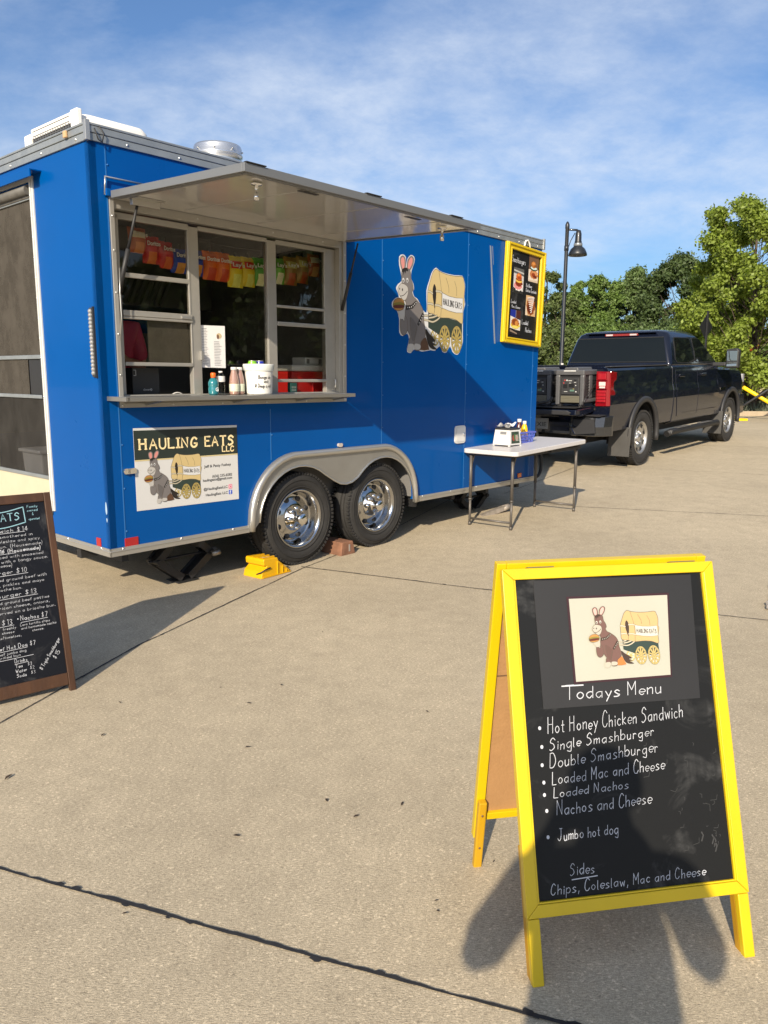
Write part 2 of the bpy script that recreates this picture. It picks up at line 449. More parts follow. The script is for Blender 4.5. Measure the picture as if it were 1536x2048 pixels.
ysA = [-60, -20, 0, 4, 6] + [6 + i * .1 for i in range(1, 21)] + [9, 10, 12, 14, 15, 15.5, 16, 16.5, 18, 22, 26]
ysA = sorted(set(round(y, 3) for y in ysA))
ysB = [26, 27, 30, 35, 40, 43, 44, 45, 60, 120, 400, 1500]
M_grass = mat('lawn', (0.10, 0.105, 0.028), 0.9, var=0.35, vscale=1.3, bump=0.6, bscale=20)
# one ground: paved apron in front, lawn behind it
g = MB(); ys = [-200] + ysA + ysB[1:]; xs = [-900, -60, -20, 20, 60, 900]; nx = len(xs)
vs = [(x, y, gz(x, y)) for y in ys for x in xs]
g.add([], [])
g.v = [Vector(v) for v in vs]
for j in range(len(ys) - 1):
    for i in range(nx - 1):
        g.f.append([j * nx + i, j * nx + i + 1, (j + 1) * nx + i + 1, (j + 1) * nx + i]); g.mi.append(0 if ys[j + 1] <= 26 else 1); g.sm.append(True)
struct(g.build('ground', [M_conc, M_grass]))

# expansion joints filled with black sealant, ragged where it has squeezed out
M_joint = mat('joint_sealant', (0.016, 0.016, 0.018), 0.75, var=0.4, vscale=40)
def joint(pts, w, rag, seed, blobs=0):
    r = random.Random(seed); P = []
    for a, b in zip(pts[:-1], pts[1:]):
        a, b = Vector(a), Vector(b); n = max(2, int((b - a).length / 0.009))
        P += [a.lerp(b, i / n) for i in range(n)]
    P.append(Vector(pts[-1])); d = (P[-1] - P[0]).normalized(); nrm = Vector((-d.y, d.x))
    def lat(step, sd):
        q = random.Random(sd); v = [q.random() for _ in range(int(len(P) / step) + 3)]
        def f(i): t = i / step; k = int(t); u = t - k; u = u * u * (3 - 2 * u); return v[k] * (1 - u) + v[k + 1] * u
        return f
    A, B, C, D = lat(22, seed), lat(5, seed + 50), lat(2, seed + 90), lat(4, seed + 130)
    g = MB(); vs = []; k = len(P); rg0 = rag / .0022
    for i, p in enumerate(P):
        lw = w * (.22 + .75 * A(i) ** 1.4 + .35 * B(i) + .25 * max(0, B(i + 3 if i + 3 < k else i) - .72) * 4 * A(i)) * .62
        c = p + nrm * ((A(i) - .5) * .006 + (D(i) - .5) * .005) * rg0
        a = c + nrm * (lw * .5 + (C(i)) * .0035 * rg0); b = c - nrm * (lw * .5 + (D(i)) * .0035 * rg0)
        vs += [(a.x, a.y, gz(a.x, a.y) + .004), (b.x, b.y, gz(b.x, b.y) + .004)]
    g.add(vs, [(2 * i, 2 * i + 1, 2 * i + 3, 2 * i + 2) for i in range(k - 1)], True)
    # squeezed-out lumps and crumbs beside the joint
    for _ in range(blobs):
        i = r.randrange(k); c = P[i] + nrm * r.uniform(-1, 1) * w * .6; s_ = r.uniform(.004, .012)
        pp = [(c.x + s_ * r.uniform(.6, 1.3) * (1.6 * math.cos(t) * d.x - .7 * math.sin(t) * d.y), c.y + s_ * r.uniform(.6, 1.3) * (1.6 * math.cos(t) * d.y + .7 * math.sin(t) * d.x)) for t in [q * .785 for q in range(8)]]
        g.add([(x, y, gz(x, y) + .005) for x, y in pp], [tuple(range(8))], False)
    return struct(g.build('expansion_joint', M_joint))
joint([(-2.6, 2.66), (-1.176, 2.156), (-.4, 1.876), (-.081, 1.761), (.333, 1.619), (1.6, 1.17)], .017, .0022, 3, 26)
joint([(-2.6, .85), (-1.67, 3.164), (-1.373, 4.171), (-.626, 5.983), (-.27, 6.66), (.95, 9.4), (2.2, 12.4), (3.6, 15.6)], .011, .0018, 4, 14)
joint([(-.66, 6.0), (.692, 5.37), (2.42, 4.681), (4.2, 3.95)], .012, .0026, 5, 16)
joint([(.3, 9.5), (2.182, 8.632), (4.125, 8.184), (9, 7.0)], .010, .002, 6)
joint([(1.0, 12.6), (4.208, 11.394), (5.324, 11.027), (10, 9.4)], .010, .002, 8)
joint([(1.472, 9.401), (2.979, 11.756), (5.4, 15.5), (9.0, 21.0)], .010, .002, 9)
joint([(2.9, 15.2), (7.1, 14.1), (12, 12.7)], .012, .002, 10)

# scattered dry leaves and twig ends
M_leafbit = mat('dry_leaf', (0.035, 0.022, 0.014), 0.8, var=0.4, vscale=9)
g = MB(); r = random.Random(11)
spots = [(-1.41, 2.70, .022), (-.48, 2.33, .013), (-.20, 2.55, .012), (-1.18, 3.05, .014), (.2, 3.3, .012), (-.09, 2.45, .012), (.07, 2.53, .014), (-.5, 3.6, .012), (-.36, 4.4, .012), (1.7, 3.8, .014),
         (1.95, 4.3, .012), (-1.22, 3.38, .012), (-.62, 3.38, .014), (-.55, 2.95, .014), (.35, 2.2, .008), (.16, 1.97, .007)]
spots += [(r.uniform(-1.2, 3.5), r.uniform(1.6, 7.5), r.uniform(.003, .009)) for _ in range(26)]
for (x, y, s) in spots:
    a = r.uniform(0, 6.28); c, sn = math.cos(a), math.sin(a); wd = s * r.uniform(.25, .5)
    pts = [(-s, 0, 0), (-s * .3, wd * .8, .25 * s), (s * .5, wd * .6, .15 * s), (s, 0, .05 * s), (s * .3, -wd, .2 * s), (-s * .5, -wd * .6, .1 * s)]
    base = gz(x, y) + .005
    g.add([(x + px * c - py * sn, y + px * sn + py * c, base + pz) for px, py, pz in pts], [(0, 1, 4, 5), (1, 2, 3, 4)], False)
o = g.build('leaf_litter', M_leafbit); o['kind'] = 'stuff'
# pale scrape across the slab

# ------------------------------------------------------------ food trailer
TR_ROT = rad(90) - 0.727
TR_LOC = Vector((-1.748, 4.840, 0))
trailer = thing('food_trailer', 'long blue food trailer with an open serving window under a raised awning', 'trailer', TR_LOC, TR_ROT)
TL, TW, ZB, ZT, ZR = 5.17, 2.45, .375, 2.855, 2.952
M_blue = mat('blue_paint', (0.0, 0.068, 0.275), 0.32, coat=0.12, coat_rough=0.04, var=0.06, vscale=1.6, rvar=0.06, bump=0.10, bscale=1.7, spec=0.08)
M_blue_d = mat('blue_seam', (0.02, 0.13, 0.36), 0.35)
M_alu = mat('aluminium_trim', (0.36, 0.355, 0.335), 0.42, metal=0.7, var=0.08, vscale=5, rvar=0.06)
M_alu_b = mat('bright_aluminium', (0.50, 0.49, 0.46), 0.36, metal=0.75, rvar=0.05, vscale=3)
M_galv = mat('galvanised_trim', (0.30, 0.325, 0.335), 0.45, metal=0.5, var=0.10, vscale=9, rvar=0.1)
M_anod = mat('window_aluminium', (0.40, 0.385, 0.35), 0.42, metal=0.5, var=0.06, vscale=12)
M_black = mat('black_steel', (0.018, 0.018, 0.019), 0.55, var=0.3, vscale=14)
M_blackp = mat('black_plastic', (0.022, 0.022, 0.023), 0.45)
M_inner = mat('interior_panel', (0.16, 0.155, 0.15), 0.6, var=0.1, vscale=3)
M_innerfl = mat('interior_floor', (0.08, 0.08, 0.08), 0.7)
M_white = mat('white_plastic', (0.60, 0.59, 0.57), 0.4)
M_cream = mat('cream_panel', (0.50, 0.45, 0.32), 0.5, var=0.05, vscale=6)
M_rubber = mat('tyre_rubber', (0.022, 0.021, 0.020), 0.82, var=0.3, vscale=9, bump=0.3, bscale=50)
M_chrome = mat('chrome', (0.78, 0.77, 0.75), 0.10, metal=1.0, rvar=0.05, vscale=10)
M_red = mat('red_reflector', (0.36, 0.008, 0.012), 0.25, coat=0.5)
M_rivet = mat('rivet_steel', (0.6, 0.6, 0.58), 0.3, metal=0.9)
GLASS_T = glass('tinted_glass', (0.95, 0.94, 0.90))

FS = frame((0, 0, 0), (1, 0, 0), (0, 0, 1))           # side wall seen from outside: x along, y up, z toward the viewer
FRR = frame((0, 0, 0), (0, -1, 0), (0, 0, 1))         # rear wall seen from outside: x = -inward
WIN = (.118, 2.135, 1.315, 2.554)
def arc_pts(cx, cz, r, a0, a1, n): return [(cx + r * math.cos(rad(a0 + (a1 - a0) * i / n)), cz + r * math.sin(rad(a0 + (a1 - a0) * i / n))) for i in range(n + 1)]
AX1, AX2, AZ = 1.655, 2.575, .372
# body shell
g = MB()
side_outer = [(0, ZB), (1.155, ZB)] + arc_pts(AX1, .40, .492, 180, 90, 8) + arc_pts(AX2, .40, .492, 90, 0, 8) + [(3.05, ZB), (TL, ZB), (TL, ZT), (0, ZT)]
win_hole = [(WIN[0], WIN[2]), (WIN[1], WIN[2]), (WIN[1], WIN[3]), (WIN[0], WIN[3])]
g.plate(side_outer, [win_hole], FS, .045)
# rear wall with the door opening
D0, D1, DZ0, DZ1 = .765, 1.72, .53, 2.72
g.plate([(0, ZB), (0, ZT), (-TW, ZT), (-TW, ZB)][::-1], [[(-D1, DZ0), (-D0, DZ0), (-D0, DZ1), (-D1, DZ1)]], FRR @ Matrix.Translation((0, 0, -.0)), .045)
body_n = len(g.f)
g.box(.045, TL, TW - .045, TW, ZB, ZT); g.box(TL - .045, TL, .045, TW - .045, ZB, ZT)
g.cur = 1
g.box(.046, TL - .046, .30, TW - .046, ZB + .02, ZB + .06); g.box(.046, TL - .046, .046, .30, ZB + .02, ZB + .06) if False else None
g.box(.046, 1.1, .046, .30, ZB + .02, ZB + .06); g.box(3.06, TL - .046, .046, .30, ZB + .02, ZB + .06)
g.box(1.1, 3.06, .29, .31, ZB + .06, .95); g.box(1.1, 3.06, .046, .29, .90, .93)      # wheel box
g.box(1.08, 1.10, .046, .31, ZB + .06, .93); g.box(3.06, 3.08, .046, .31, ZB + .06, .93)
g.box(.046, TL - .046, .046, TW - .046, ZT - .03, ZT - .002)
g.box(.047, TL - .047, .047, .055, 1.30, 1.312)
g.box(.3, 2.2, .14, .62, 1.27, 1.31)                                                    # counter inside the window
g.box(2.35, 2.38, .05, TW - .05, ZB + .06, ZT - .03)                                      # inner partition
g.box(.046, TL - .046, TW - .09, TW - .05, 1.0, 1.9)
g.build('body_shell', [M_blue, M_inner], trailer)
# vertical panel seams
g = MB()
for x, a, b in ((.105, ZB + .03, ZT - .01), (1.34, .87, WIN[2] - .06), (2.59, .86, ZT - .01), (3.82, ZB + .02, ZT - .01), (5.06, ZB + .02, ZT - .01)):
    g.box(x - .0035, x + .0035, -.0022, 0, a, b)
g.builds('panel_seam', M_blue_d, trailer)
g = MB()
for x in (.105, 1.34, 2.59, 3.82, 5.06):
    for k in range(9):
        z = .5 + k * .28
        if WIN[2] - .08 < z < WIN[3] + .05 and x < 2.2: continue
        if 1.0 < x < 3.1 and z < .95: continue
        g.lathe([(.006, 0), (.005, -.003), (0, -.004)], 8, (x + .012, -.0005, z), 'Y')
g.build('rivet_row', M_blue_d, trailer)
# roof, roof trim
g = MB()
g.box(.02, TL - .02, .02, TW - .02, ZT - .001, ZR - .012)
g.loft([[(x, .03, ZR - .013), (x, TW / 2 - .6, ZR + .005), (x, TW / 2, ZR + .012), (x, TW / 2 + .6, ZR + .005), (x, TW - .03, ZR - .013)] for x in (.03, TL - .03)], closed=False, cap=False)
g.build('roof', mat('roof_sheet', (0.55, 0.56, 0.57), 0.5, metal=0.3), trailer)
g = MB()
h = ZR - ZT
for (a, b, o) in ((0, .042, .012), (.045, .082, .016), (.084, h, .02)):
    g.box(-o, TL + o, -o, .0, ZT + a, ZT + b)
    g.box(-o, 0, 0, TW + o, ZT + a, ZT + b)
    g.box(TL, TL + o, 0, TW + o, ZT + a, ZT + b)
    g.box(0, TL, TW, TW + o, ZT + a, ZT + b)
g.build('roof_trim', M_galv, trailer, bevel=.003)
g = MB()
for k in range(14):
    x = .25 + k * .37; g.lathe([(.009, 0), (.007, -.004), (0, -.006)], 8, (x, -.012, ZT + .02), 'Y')
for k in range(6):
    y = .12 + k * .45; g.lathe([(.009, 0), (.007, -.004), (0, -.006)], 8, (-.012, y, ZT + .02), 'X')
g.build('trim_screw', M_rivet, trailer)
g = MB()
g.box(-.024, .006, -.024, .006, ZT - .004, ZR + .012); g.box(TL - .006, TL + .024, -.024, .006, ZT - .004, ZR + .012)
g.builds('roof_corner_cap', M_alu_b, trailer, bevel=.003)
g = MB()
g.box(-.034, -.017, .20, .235, ZT + .045, ZT + .085)
g.build('clearance_light', mat('amber_lens', (0.55, 0.35, 0.18), 0.3), trailer, bevel=.005)
# bottom skirt trim
g = MB()
for (x0, x1) in ((-.012, 1.115), (3.065, TL + .012)):
    g.box(x0, x1, -.012, -.001, ZB - .028, ZB + .026); g.box(x0, x1, -.017, -.001, ZB + .002, ZB + .012)
g.box(-.012, -.001, -.012, TW + .01, ZB - .028, ZB + .026); g.box(-.017, -.001, -.012, TW + .01, ZB + .002, ZB + .012)
g.builds('skirt_trim', M_alu_b, trailer, bevel=.002)
g = MB()
for k in range(12):
    x = .08 + k * .44
    if 1.05 < x < 3.1: continue
    g.lathe([(.008, 0), (.006, -.004), (0, -.006)], 8, (x, -.012, ZB + .018), 'Y')
for k in range(5): g.lathe([(.008, 0), (.006, -.004), (0, -.006)], 8, (-.012, .1 + k * .45, ZB + .018), 'X')
g.build('trim_screw', M_rivet, trailer)
# chassis
g = MB()
for y in (.5, 1.9): g.box(.05, TL + .2, y, y + .06, .25, ZB)
for k in range(9): g.box(.1 + k * .6, .15 + k * .6, .05, TW - .05, .29, ZB + .015)
for x in (AX1, AX2): g.tube([(x, .28, AZ), (x, TW - .28, AZ)], .045, 10)
g.bar((TL - .1, .55, .33), (TL + 1.15, TW / 2 - .04, .38), .06, .12); g.bar((TL - .1, TW - .5, .33), (TL + 1.15, TW / 2 + .04, .38), .06, .12)
g.box(TL + 1.1, TL + 1.45, TW / 2 - .05, TW / 2 + .05, .40, .50)
g.build('chassis', M_black, trailer)

# fender with the dip between the wheels
g = MB()
outer = [(1.10, ZB - .02)] + arc_pts(1.60, .425, .495, 178, 96, 10) + arc_pts(2.57, .425, .495, 84, 2, 10) + [(3.075, ZB - .02)]
inner = [(3.03, ZB - .02)] + arc_pts(AX2 + .03, .38, .425, 4, 128, 12) + [(2.27, .655), (2.20, .622), (2.13, .612), (2.06, .622), (1.99, .655)] + arc_pts(AX1 - .03, .38, .425, 52, 176, 12) + [(1.145, ZB - .02)]
g.plate(outer + inner, [], FS @ Matrix.Translation((0, 0, .016)), .016)
g.build('fender_plate', M_alu, trailer)
g = MB()
op = [(x, z) for x, z in outer]
for w_, o_ in ((.0, .0),):
    secs = []
    for i, (x, z) in enumerate(op):
        a = Vector(op[max(i - 1, 0)]); b = Vector(op[min(i + 1, len(op) - 1)]); d = (b - a).normalized(); nn_ = Vector((d.y, -d.x))
        p = Vector((x, z)); sec = []
        for k in range(8):
            t = 2 * math.pi * k / 8; q = p + nn_ * (.024 + .026 * math.cos(t)); sec.append((q.x, -.024 + .022 * math.sin(t), q.y))
        secs.append(sec)
    g.loft(secs)
g.build('fender_flange', M_alu_b, trailer, fixn=True)
g = MB()
g.tube([(x, -.020, z) for x, z in inner[1:-1]], .008, 6)
for (x, z) in ((1.27, .76), (1.62, .905), (2.08, .905), (2.5, .905), (2.93, .74), (1.14, .50), (3.04, .48)):
    g.lathe([(.010, 0), (.008, -.005), (0, -.007)], 8, (x, -.016, z - .028), 'Y')
g.build('fender_bead', M_rivet, trailer)

# wheels
def tyre_prof(ro, ri, w, o=0.0):
    h = w / 2
    return [(ri, -h * .72), (ri + .012, -h * .86), (ri + (ro - ri) * .45, -h * 1.0), (ro - .045, -h * .97), (ro - .018, -h * .86), (ro - .004, -h * .66), (ro, -h * .55),
            (ro, -h * .40), (ro - .008, -h * .38), (ro - .008, -h * .33), (ro, -h * .31), (ro, -h * .05), (ro - .008, -h * .04), (ro - .008, h * .04), (ro, h * .05), (ro, h * .5), (ro - .01, h * .75), (ro - .05, h * .97), (ri + .02, h * .9), (ri, h * .7)]
def trailer_wheel(x, y):
    hub = bpy.data.objects.new('wheel', None); scene.collection.objects.link(hub); hub.parent = trailer; hub.location = (x, y, AZ); hub.empty_display_size = .1
    g = MB(); g.lathe(tyre_prof(.372, .232, .225), 64, axis='Y')
    # tread blocks
    for k in range(72):
        t = 2 * math.pi * k / 72; c, s_ = math.cos(t), math.sin(t)
        for (a, b) in ((-.105, -.075), (.075, .105)):
            g.X = Matrix.Rotation(-t, 4, 'Y'); g.box(.355, .3735, a, b, -.010, .010)
    g.X = Matrix.Identity(4)
    # raised sidewall ring and lettering blocks
    g.lathe([(.318, -.1125), (.318, -.1165), (.312, -.1165), (.312, -.1125)], 64, axis='Y')
    g.lathe([(.262, -.098), (.262, -.108), (.254, -.106), (.254, -.096)], 64, axis='Y')
    g.build('tyre', M_rubber, hub)
    g = MB()
    g.lathe([(.236, -.085), (.240, -.092), (.236, -.099), (.226, -.096), (.214, -.080), (.206, -.050), (.200, -.020), (.192, -.004), (.180, .0), (.150, -.010), (.118, -.030), (.100, -.032), (.0, -.032)], 56, axis='Y')
    g.build('rim', mat('rim_chrome', (0.50, 0.50, 0.50), 0.13, metal=1.0, rvar=0.05, vscale=6), hub)
    g = MB()
    for k in range(8):
        t = 2 * math.pi * (k + .5) / 8
        cx, cz = .158 * math.cos(t), .158 * math.sin(t)
        g.lathe([(.023, -.004), (.021, -.012), (.0, -.012)], 14, (cx, -.006, cz), 'Y')
    g.builds('rim_hole', M_black, hub)
    g = MB()
    g.lathe([(.105, -.030), (.098, -.040), (.078, -.060), (.066, -.085), (.050, -.105), (.047, -.135), (.042, -.142), (0, -.143)], 32, axis='Y')
    for k in range(8):
        t = 2 * math.pi * k / 8
        g.lathe([(.024, -.034), (.022, -.062), (.013, -.074), (0, -.077)], 14, (.079 * math.cos(t), 0, .079 * math.sin(t)), 'Y')
    g.build('hub_cover', M_chrome, hub)
    return hub
trailer_wheel(AX1, .135); trailer_wheel(AX2, .135)
for x in (AX1, AX2):
    hub = bpy.data.objects.new('wheel', None); scene.collection.objects.link(hub); hub.parent = trailer; hub.location = (x, TW - .15, AZ)
    g = MB(); g.lathe(tyre_prof(.372, .232, .225), 40, axis='Y'); g.lathe([(.235, -.05), (.1, 0), (0, 0)], 32, axis='Y'); g.build('tyre', M_rubber, hub)
# marker light over the fender
g = MB(); g.plate(rrect(2.045, 2.095, .925, .955, .012), [], FS @ Matrix.Translation((0, 0, .018)), .018)
g.build('marker_light', mat('clear_lens', (0.45, 0.40, 0.36), 0.15, coat=.5), trailer, bevel=.004)
# red reflectors
g = MB(); g.box(.098, .196, -.006, 0, .395, .455); g.build('red_reflector', M_red, trailer, bevel=.003)
g = MB(); g.box(-.006, 0, .115, .172, .395, .455); g.build('red_reflector', M_red, trailer, bevel=.003)
g = MB(); g.box(4.83, 4.90, -.012, 0, .41, .46); g.build('amber_reflector', mat('amber_reflector', (0.6, 0.13, 0.01), 0.25, coat=.5), trailer, bevel=.004)
# side latch and hatch
g = MB(); g.plate(rrect(.112, .205, .872, .908, .014), [], FS @ Matrix.Translation((0, 0, .012)), .012); g.box(.15, .168, -.028, -.012, .875, .905); g.tube([(.118, -.012, .89), (.118, -.024, .89)], .012, 10)
g.build('hold_back_latch', M_chrome, trailer, bevel=.003)
g = MB(); g.plate(rrect(3.655, 3.825, .855, 1.028, .03), [], FS @ Matrix.Translation((0, 0, .014)), .014); g.plate(rrect(3.672, 3.808, .872, 1.011, .022), [], FS @ Matrix.Translation((0, 0, .020)), .004)
g.build('inlet_hatch', M_white, trailer, bevel=.004)
g = MB(); g.lathe([(.010, 0), (.010, -.006), (0, -.007)], 12, (3.785, -.020, .95), 'Y'); g.tube([(3.785, -.024, .955), (3.785, -.026, .925)], .005, 8); g.build('hatch_lock', M_chrome, trailer)

# scissor jack under the rear corner
def scissor_jack(x, y, gap):
    g = MB(); zt = ZB - .02; zb = .012; zm = .5 * (zt + zb) + .0; wx = gap
    for yy in (y - .05, y + .05):
        for s in (-1, 1):
            g.bar((x + s * .04, yy, zt), (x + s * wx, yy, zm), .012, .055); g.bar((x + s * wx, yy, zm), (x + s * .03, yy, zb + .02), .012, .055)
    for s in (-1, 1):
        g.bar((x + s * .045, y, zt), (x + s * (wx - .01), y, zm + .012), .085, .008, up=(s, 0, 1)); g.bar((x + s * (wx - .01), y, zm - .012), (x + s * .03, y, zb + .03), .085, .008, up=(s, 0, 1))
        g.tube([(x + s * wx, y - .075, zm), (x + s * wx, y + .075, zm)], .020, 10)
    g.tube([(x - wx - .05, y, zm), (x + wx + .07, y, zm)], .012, 8)
    g.box(x - .09, x + .09, y - .08, y + .08, zb - .008, zb); g.box(x - .05, x + .05, y - .055, y + .055, zt - .01, zt + .03)
    return g
g = scissor_jack(.72, .30, .23); j = g.build('scissor_jack', M_black, trailer, bevel=.002)
g = MB(); g.lathe([(.028, -.01), (.030, .03), (.022, .05), (0, .05)], 12, (.72 + .23 + .03, .30, .5 * (ZB - .02 + .012)), 'X'); g.tube([(.93, .22, .18), (.99, .20, .19)], .022, 10); g.build('jack_nut', mat('worn_steel', (0.30, 0.29, 0.27), 0.4, metal=.7, var=.2, vscale=20), j)
g = scissor_jack(4.55, .42, .24); j = g.build('scissor_jack', M_black, trailer, bevel=.002)
g = MB(); g.bar((4.30, .10, .03), (4.62, .02, .10), .05, .05); g.tube([(4.6, .03, .09), (4.68, .0, .11)], .035, 8); g.build('jack_arm', mat('worn_steel2', (0.34, 0.30, 0.26), 0.5, metal=.4, var=.3, vscale=20), j)
# ------------------------------------------------------------ serving window, awning, shelf
WX0, WX1, WZ0, WZ1 = WIN
g = MB()
# flat flange round the opening + jamb lining
t_ = .028
g.box(WX0 - .006, WX0 + .022, -.012, .0, WZ0 - .02, WZ1 + .01); g.box(WX1 - .022, WX1 + .012, -.012, .0, WZ0 - .02, WZ1 + .01)
g.box(WX0 + .022, WX1 - .022, -.012, .0, WZ0 - .02, WZ0 + .008)
g.box(WX0 + .0005, WX0 + .03, .0005, .12, WZ0 + .002, WZ1 - .002); g.box(WX1 - .055, WX1 - .0005, .0005, .12, WZ0 + .002, WZ1 - .002)
g.box(WX0 + .03, WX1 - .055, .0005, .12, WZ1 - .055, WZ1 - .002); g.box(WX0 + .03, WX1 - .055, .0005, .12, WZ0 + .002, WZ0 + .03)
win = g.build('service_window', M_anod, trailer, bevel=.002)
def bars(name, lst, y0=.055, y1=.085, m=M_anod, par=win, bev=.003):
    g = MB()
    for (x0, x1, z0, z1) in lst: g.box(x0, x1, y0, y1, z0, z1)
    return g.build(name, m, par, bevel=bev)
ZW0, ZW1 = 1.372, 2.478
bars('mullion', [(.708, .782, ZW0, ZW1)], .050, .095); bars('mullion', [(1.383, 1.466, ZW0, ZW1)], .050, .095)
bars('mullion', [(1.975, 2.08, ZW0 - .02, ZW1 + .01)], .050, .095)
bars('mullion', [(.148, .197, ZW0, ZW1)], .05, .095)
bars('head_rail', [(.148, .708, 2.452, 2.49), (.782, 1.383, 2.462, 2.49), (1.466, 1.975, 2.458, 2.49)], .050, .09)
bars('sill_track', [(.148, 2.08, 1.345, 1.374)], .02, .11)
bars('sash_rail', [(.197, .700, 2.105, 2.135)], .046, .070, bev=.004)
bars('sash_rail', [(.197, .712, 1.868, 1.905), (.197, .712, 1.850, 1.866)], .038, .066, bev=.004)
bars('sash_rail', [(.197, .706, 1.558, 1.582)], .044, .068, bev=.004)
bars('sash_rail', [(1.466, 1.975, 2.005, 2.025)], .046, .070, bev=.004)
bars('sash_rail', [(1.466, 1.980, 1.872, 1.902)], .038, .066, bev=.004)
bars('sash_rail', [(1.466, 1.980, 1.452, 1.475)], .044, .068, bev=.004)
bars('sash_stile', [(.694, .708, 1.90, 2.452), (.700, .712, 1.56, 1.87)], .046, .064, bev=.003)
bars('sash_stile', [(1.958, 1.975, 1.90, 2.458)], .046, .064, bev=.003)
def pane(x0, x1, z0, z1, y=.058):
    g = MB(); g.box(x0, x1, y, y + .004, z0, z1); return g.build('pane', GLASS_T, win)
pane(.197, .700, 2.135, 2.452, .056); pane(.197, .700, 1.905, 2.105, .056); pane(.197, .704, 1.582, 1.850, .052)
pane(.782, 1.383, 1.575, 2.462, .072); pane(1.466, 1.96, 2.025, 2.458, .056); pane(1.466, 1.96, 1.902, 2.005, .056); pane(1.466, 1.975, 1.475, 1.872, .052)
# insect screen slid behind the left sash (grey mesh sheet)
M_mesh = mat('screen_mesh', (0.11, 0.105, 0.095), 0.85, var=0.2, vscale=30)
def mesh_mat(name, col, op):
    m = bpy.data.materials.new(name); m.use_nodes = True; t = m.node_tree; t.nodes.clear()
    o = t.nodes.new('ShaderNodeOutputMaterial'); tr = t.nodes.new('ShaderNodeBsdfTransparent'); d = t.nodes.new('ShaderNodeBsdfDiffuse')
    n = t.nodes.new('ShaderNodeTexNoise'); n.inputs['Scale'].default_value = 5; n.inputs['Detail'].default_value = 9; n.inputs['Roughness'].default_value = .75
    mp_ = t.nodes.new('ShaderNodeMapping'); mp_.inputs['Scale'].default_value = (1, 1.1, .8); tcn = t.nodes.new('ShaderNodeTexCoord')
    t.links.new(tcn.outputs['Object'], mp_.inputs[0]); t.links.new(mp_.outputs[0], n.inputs['Vector'])
    cr = t.nodes.new('ShaderNodeMapRange'); cr.inputs['From Min'].default_value = .3; cr.inputs['From Max'].default_value = .72; cr.inputs['To Min'].default_value = .72; cr.inputs['To Max'].default_value = 1.45
    t.links.new(n.outputs['Fac'], cr.inputs['Value'])
    v = t.nodes.new('ShaderNodeVectorMath'); v.operation = 'SCALE'; v.inputs[0].default_value = col; t.links.new(cr.outputs[0], v.inputs['Scale']); t.links.new(v.outputs[0], d.inputs[0])
    ms = t.nodes.new('ShaderNodeMixShader'); ms.inputs[0].default_value = op
    t.links.new(tr.outputs[0], ms.inputs[1]); t.links.new(d.outputs[0], ms.inputs[2]); t.links.new(ms.outputs[0], o.inputs[0])
    return m
g = MB(); g.box(.385, .700, .075, .077, 1.582, 1.868); g.build('insect_screen', mesh_mat('fine_screen', (0.12, 0.11, 0.095), .8), win)
# latch, catches, hardware on the window
g = MB(); g.box(.764, .782, .028, .05, 1.605, 1.665); g.box(.62, .70, .030, .040, 1.874, 1.892); g.tube([(2.05, .04, 1.40), (2.05, .02, 1.41), (2.05, .02, 1.47), (2.05, .04, 1.48)], .006, 8)
g.build('window_catch', M_alu_b, win, bevel=.002)
g = MB()
for x in (.3, .75, 1.4, 1.9): g.lathe([(.007, 0), (.005, -.004), (0, -.005)], 8, (x, .0005, WZ1 - .03), 'Y')
for z in (1.5, 1.75, 2.0, 2.25, 2.45):
    g.lathe([(.007, 0), (.005, -.004), (0, -.005)], 8, (WX1 - .005, -.012, z), 'Y'); g.lathe([(.007, 0), (.005, -.004), (0, -.005)], 8, (WX0 + .008, -.012, z), 'Y')
for x in (.13, .5, .9, 1.3, 1.7, 2.125): g.lathe([(.007, 0), (.005, -.004), (0, -.005)], 8, (x, -.012, WZ0 - .006), 'Y')
g.build('frame_screw', M_rivet, win)
# paper notice taped inside the centre pane
g = MB(); FP = frame((0, .0695, 0), (1, 0, 0), (0, 0, 1)); g.plate([(.786, 1.555), (.996, 1.552), (.998, 1.845), (.783, 1.841)], [], FP, .001)
pp = g.build('paper_notice', mat('paper', (0.80, 0.79, 0.78), 0.8), win)
g = MB()
for col in ((.80, .865), (.90, .98)):
    for k in range(24):
        if col[0] > .85 and k < 8: continue
        z = 1.822 - k * .0108; g.face2d([(col[0], z), (col[0] + (col[1] - col[0]) * R.uniform(.5, 1), z), (col[0] + (col[1] - col[0]) * .6, z - .0035), (col[0], z - .0035)], FP, .0012)
g.cur = 1; g.face2d(ellipse(.945, 1.775, .022, .018), FP, .0013); g.cur = 2; g.face2d(ellipse(.935, 1.768, .010, .016), FP, .0016)
g.build('notice_print', [mat('print_grey', (0.30, 0.30, 0.31), .8), mat('print_tan', (0.6, 0.48, 0.28), .8), mat('print_brown', (0.18, 0.1, 0.06), .8)], pp)

# steel shelf under the window
g = MB()
g.box(.045, 2.035, -.215, .05, 1.352, 1.366); g.box(.045, 2.035, -.220, -.202, 1.340, 1.3665)
g.box(.03, .06, -.220, .0, 1.340, 1.3675)
for x in (.3, 1.0, 1.6, 2.0): g.bar((x, -.20, 1.345), (x, -.004, 1.31), .022, .012)
g.build('serving_shelf', mat('steel_shelf', (0.40, 0.39, 0.365), 0.34, metal=.8, rvar=.06, vscale=3), trailer, bevel=.002)
g = MB(); g.box(WX0 + .03, WX1 - .03, -.010, .0, WZ0 - .012, WZ0 + .003); g.build('sill_strip', M_alu, trailer)
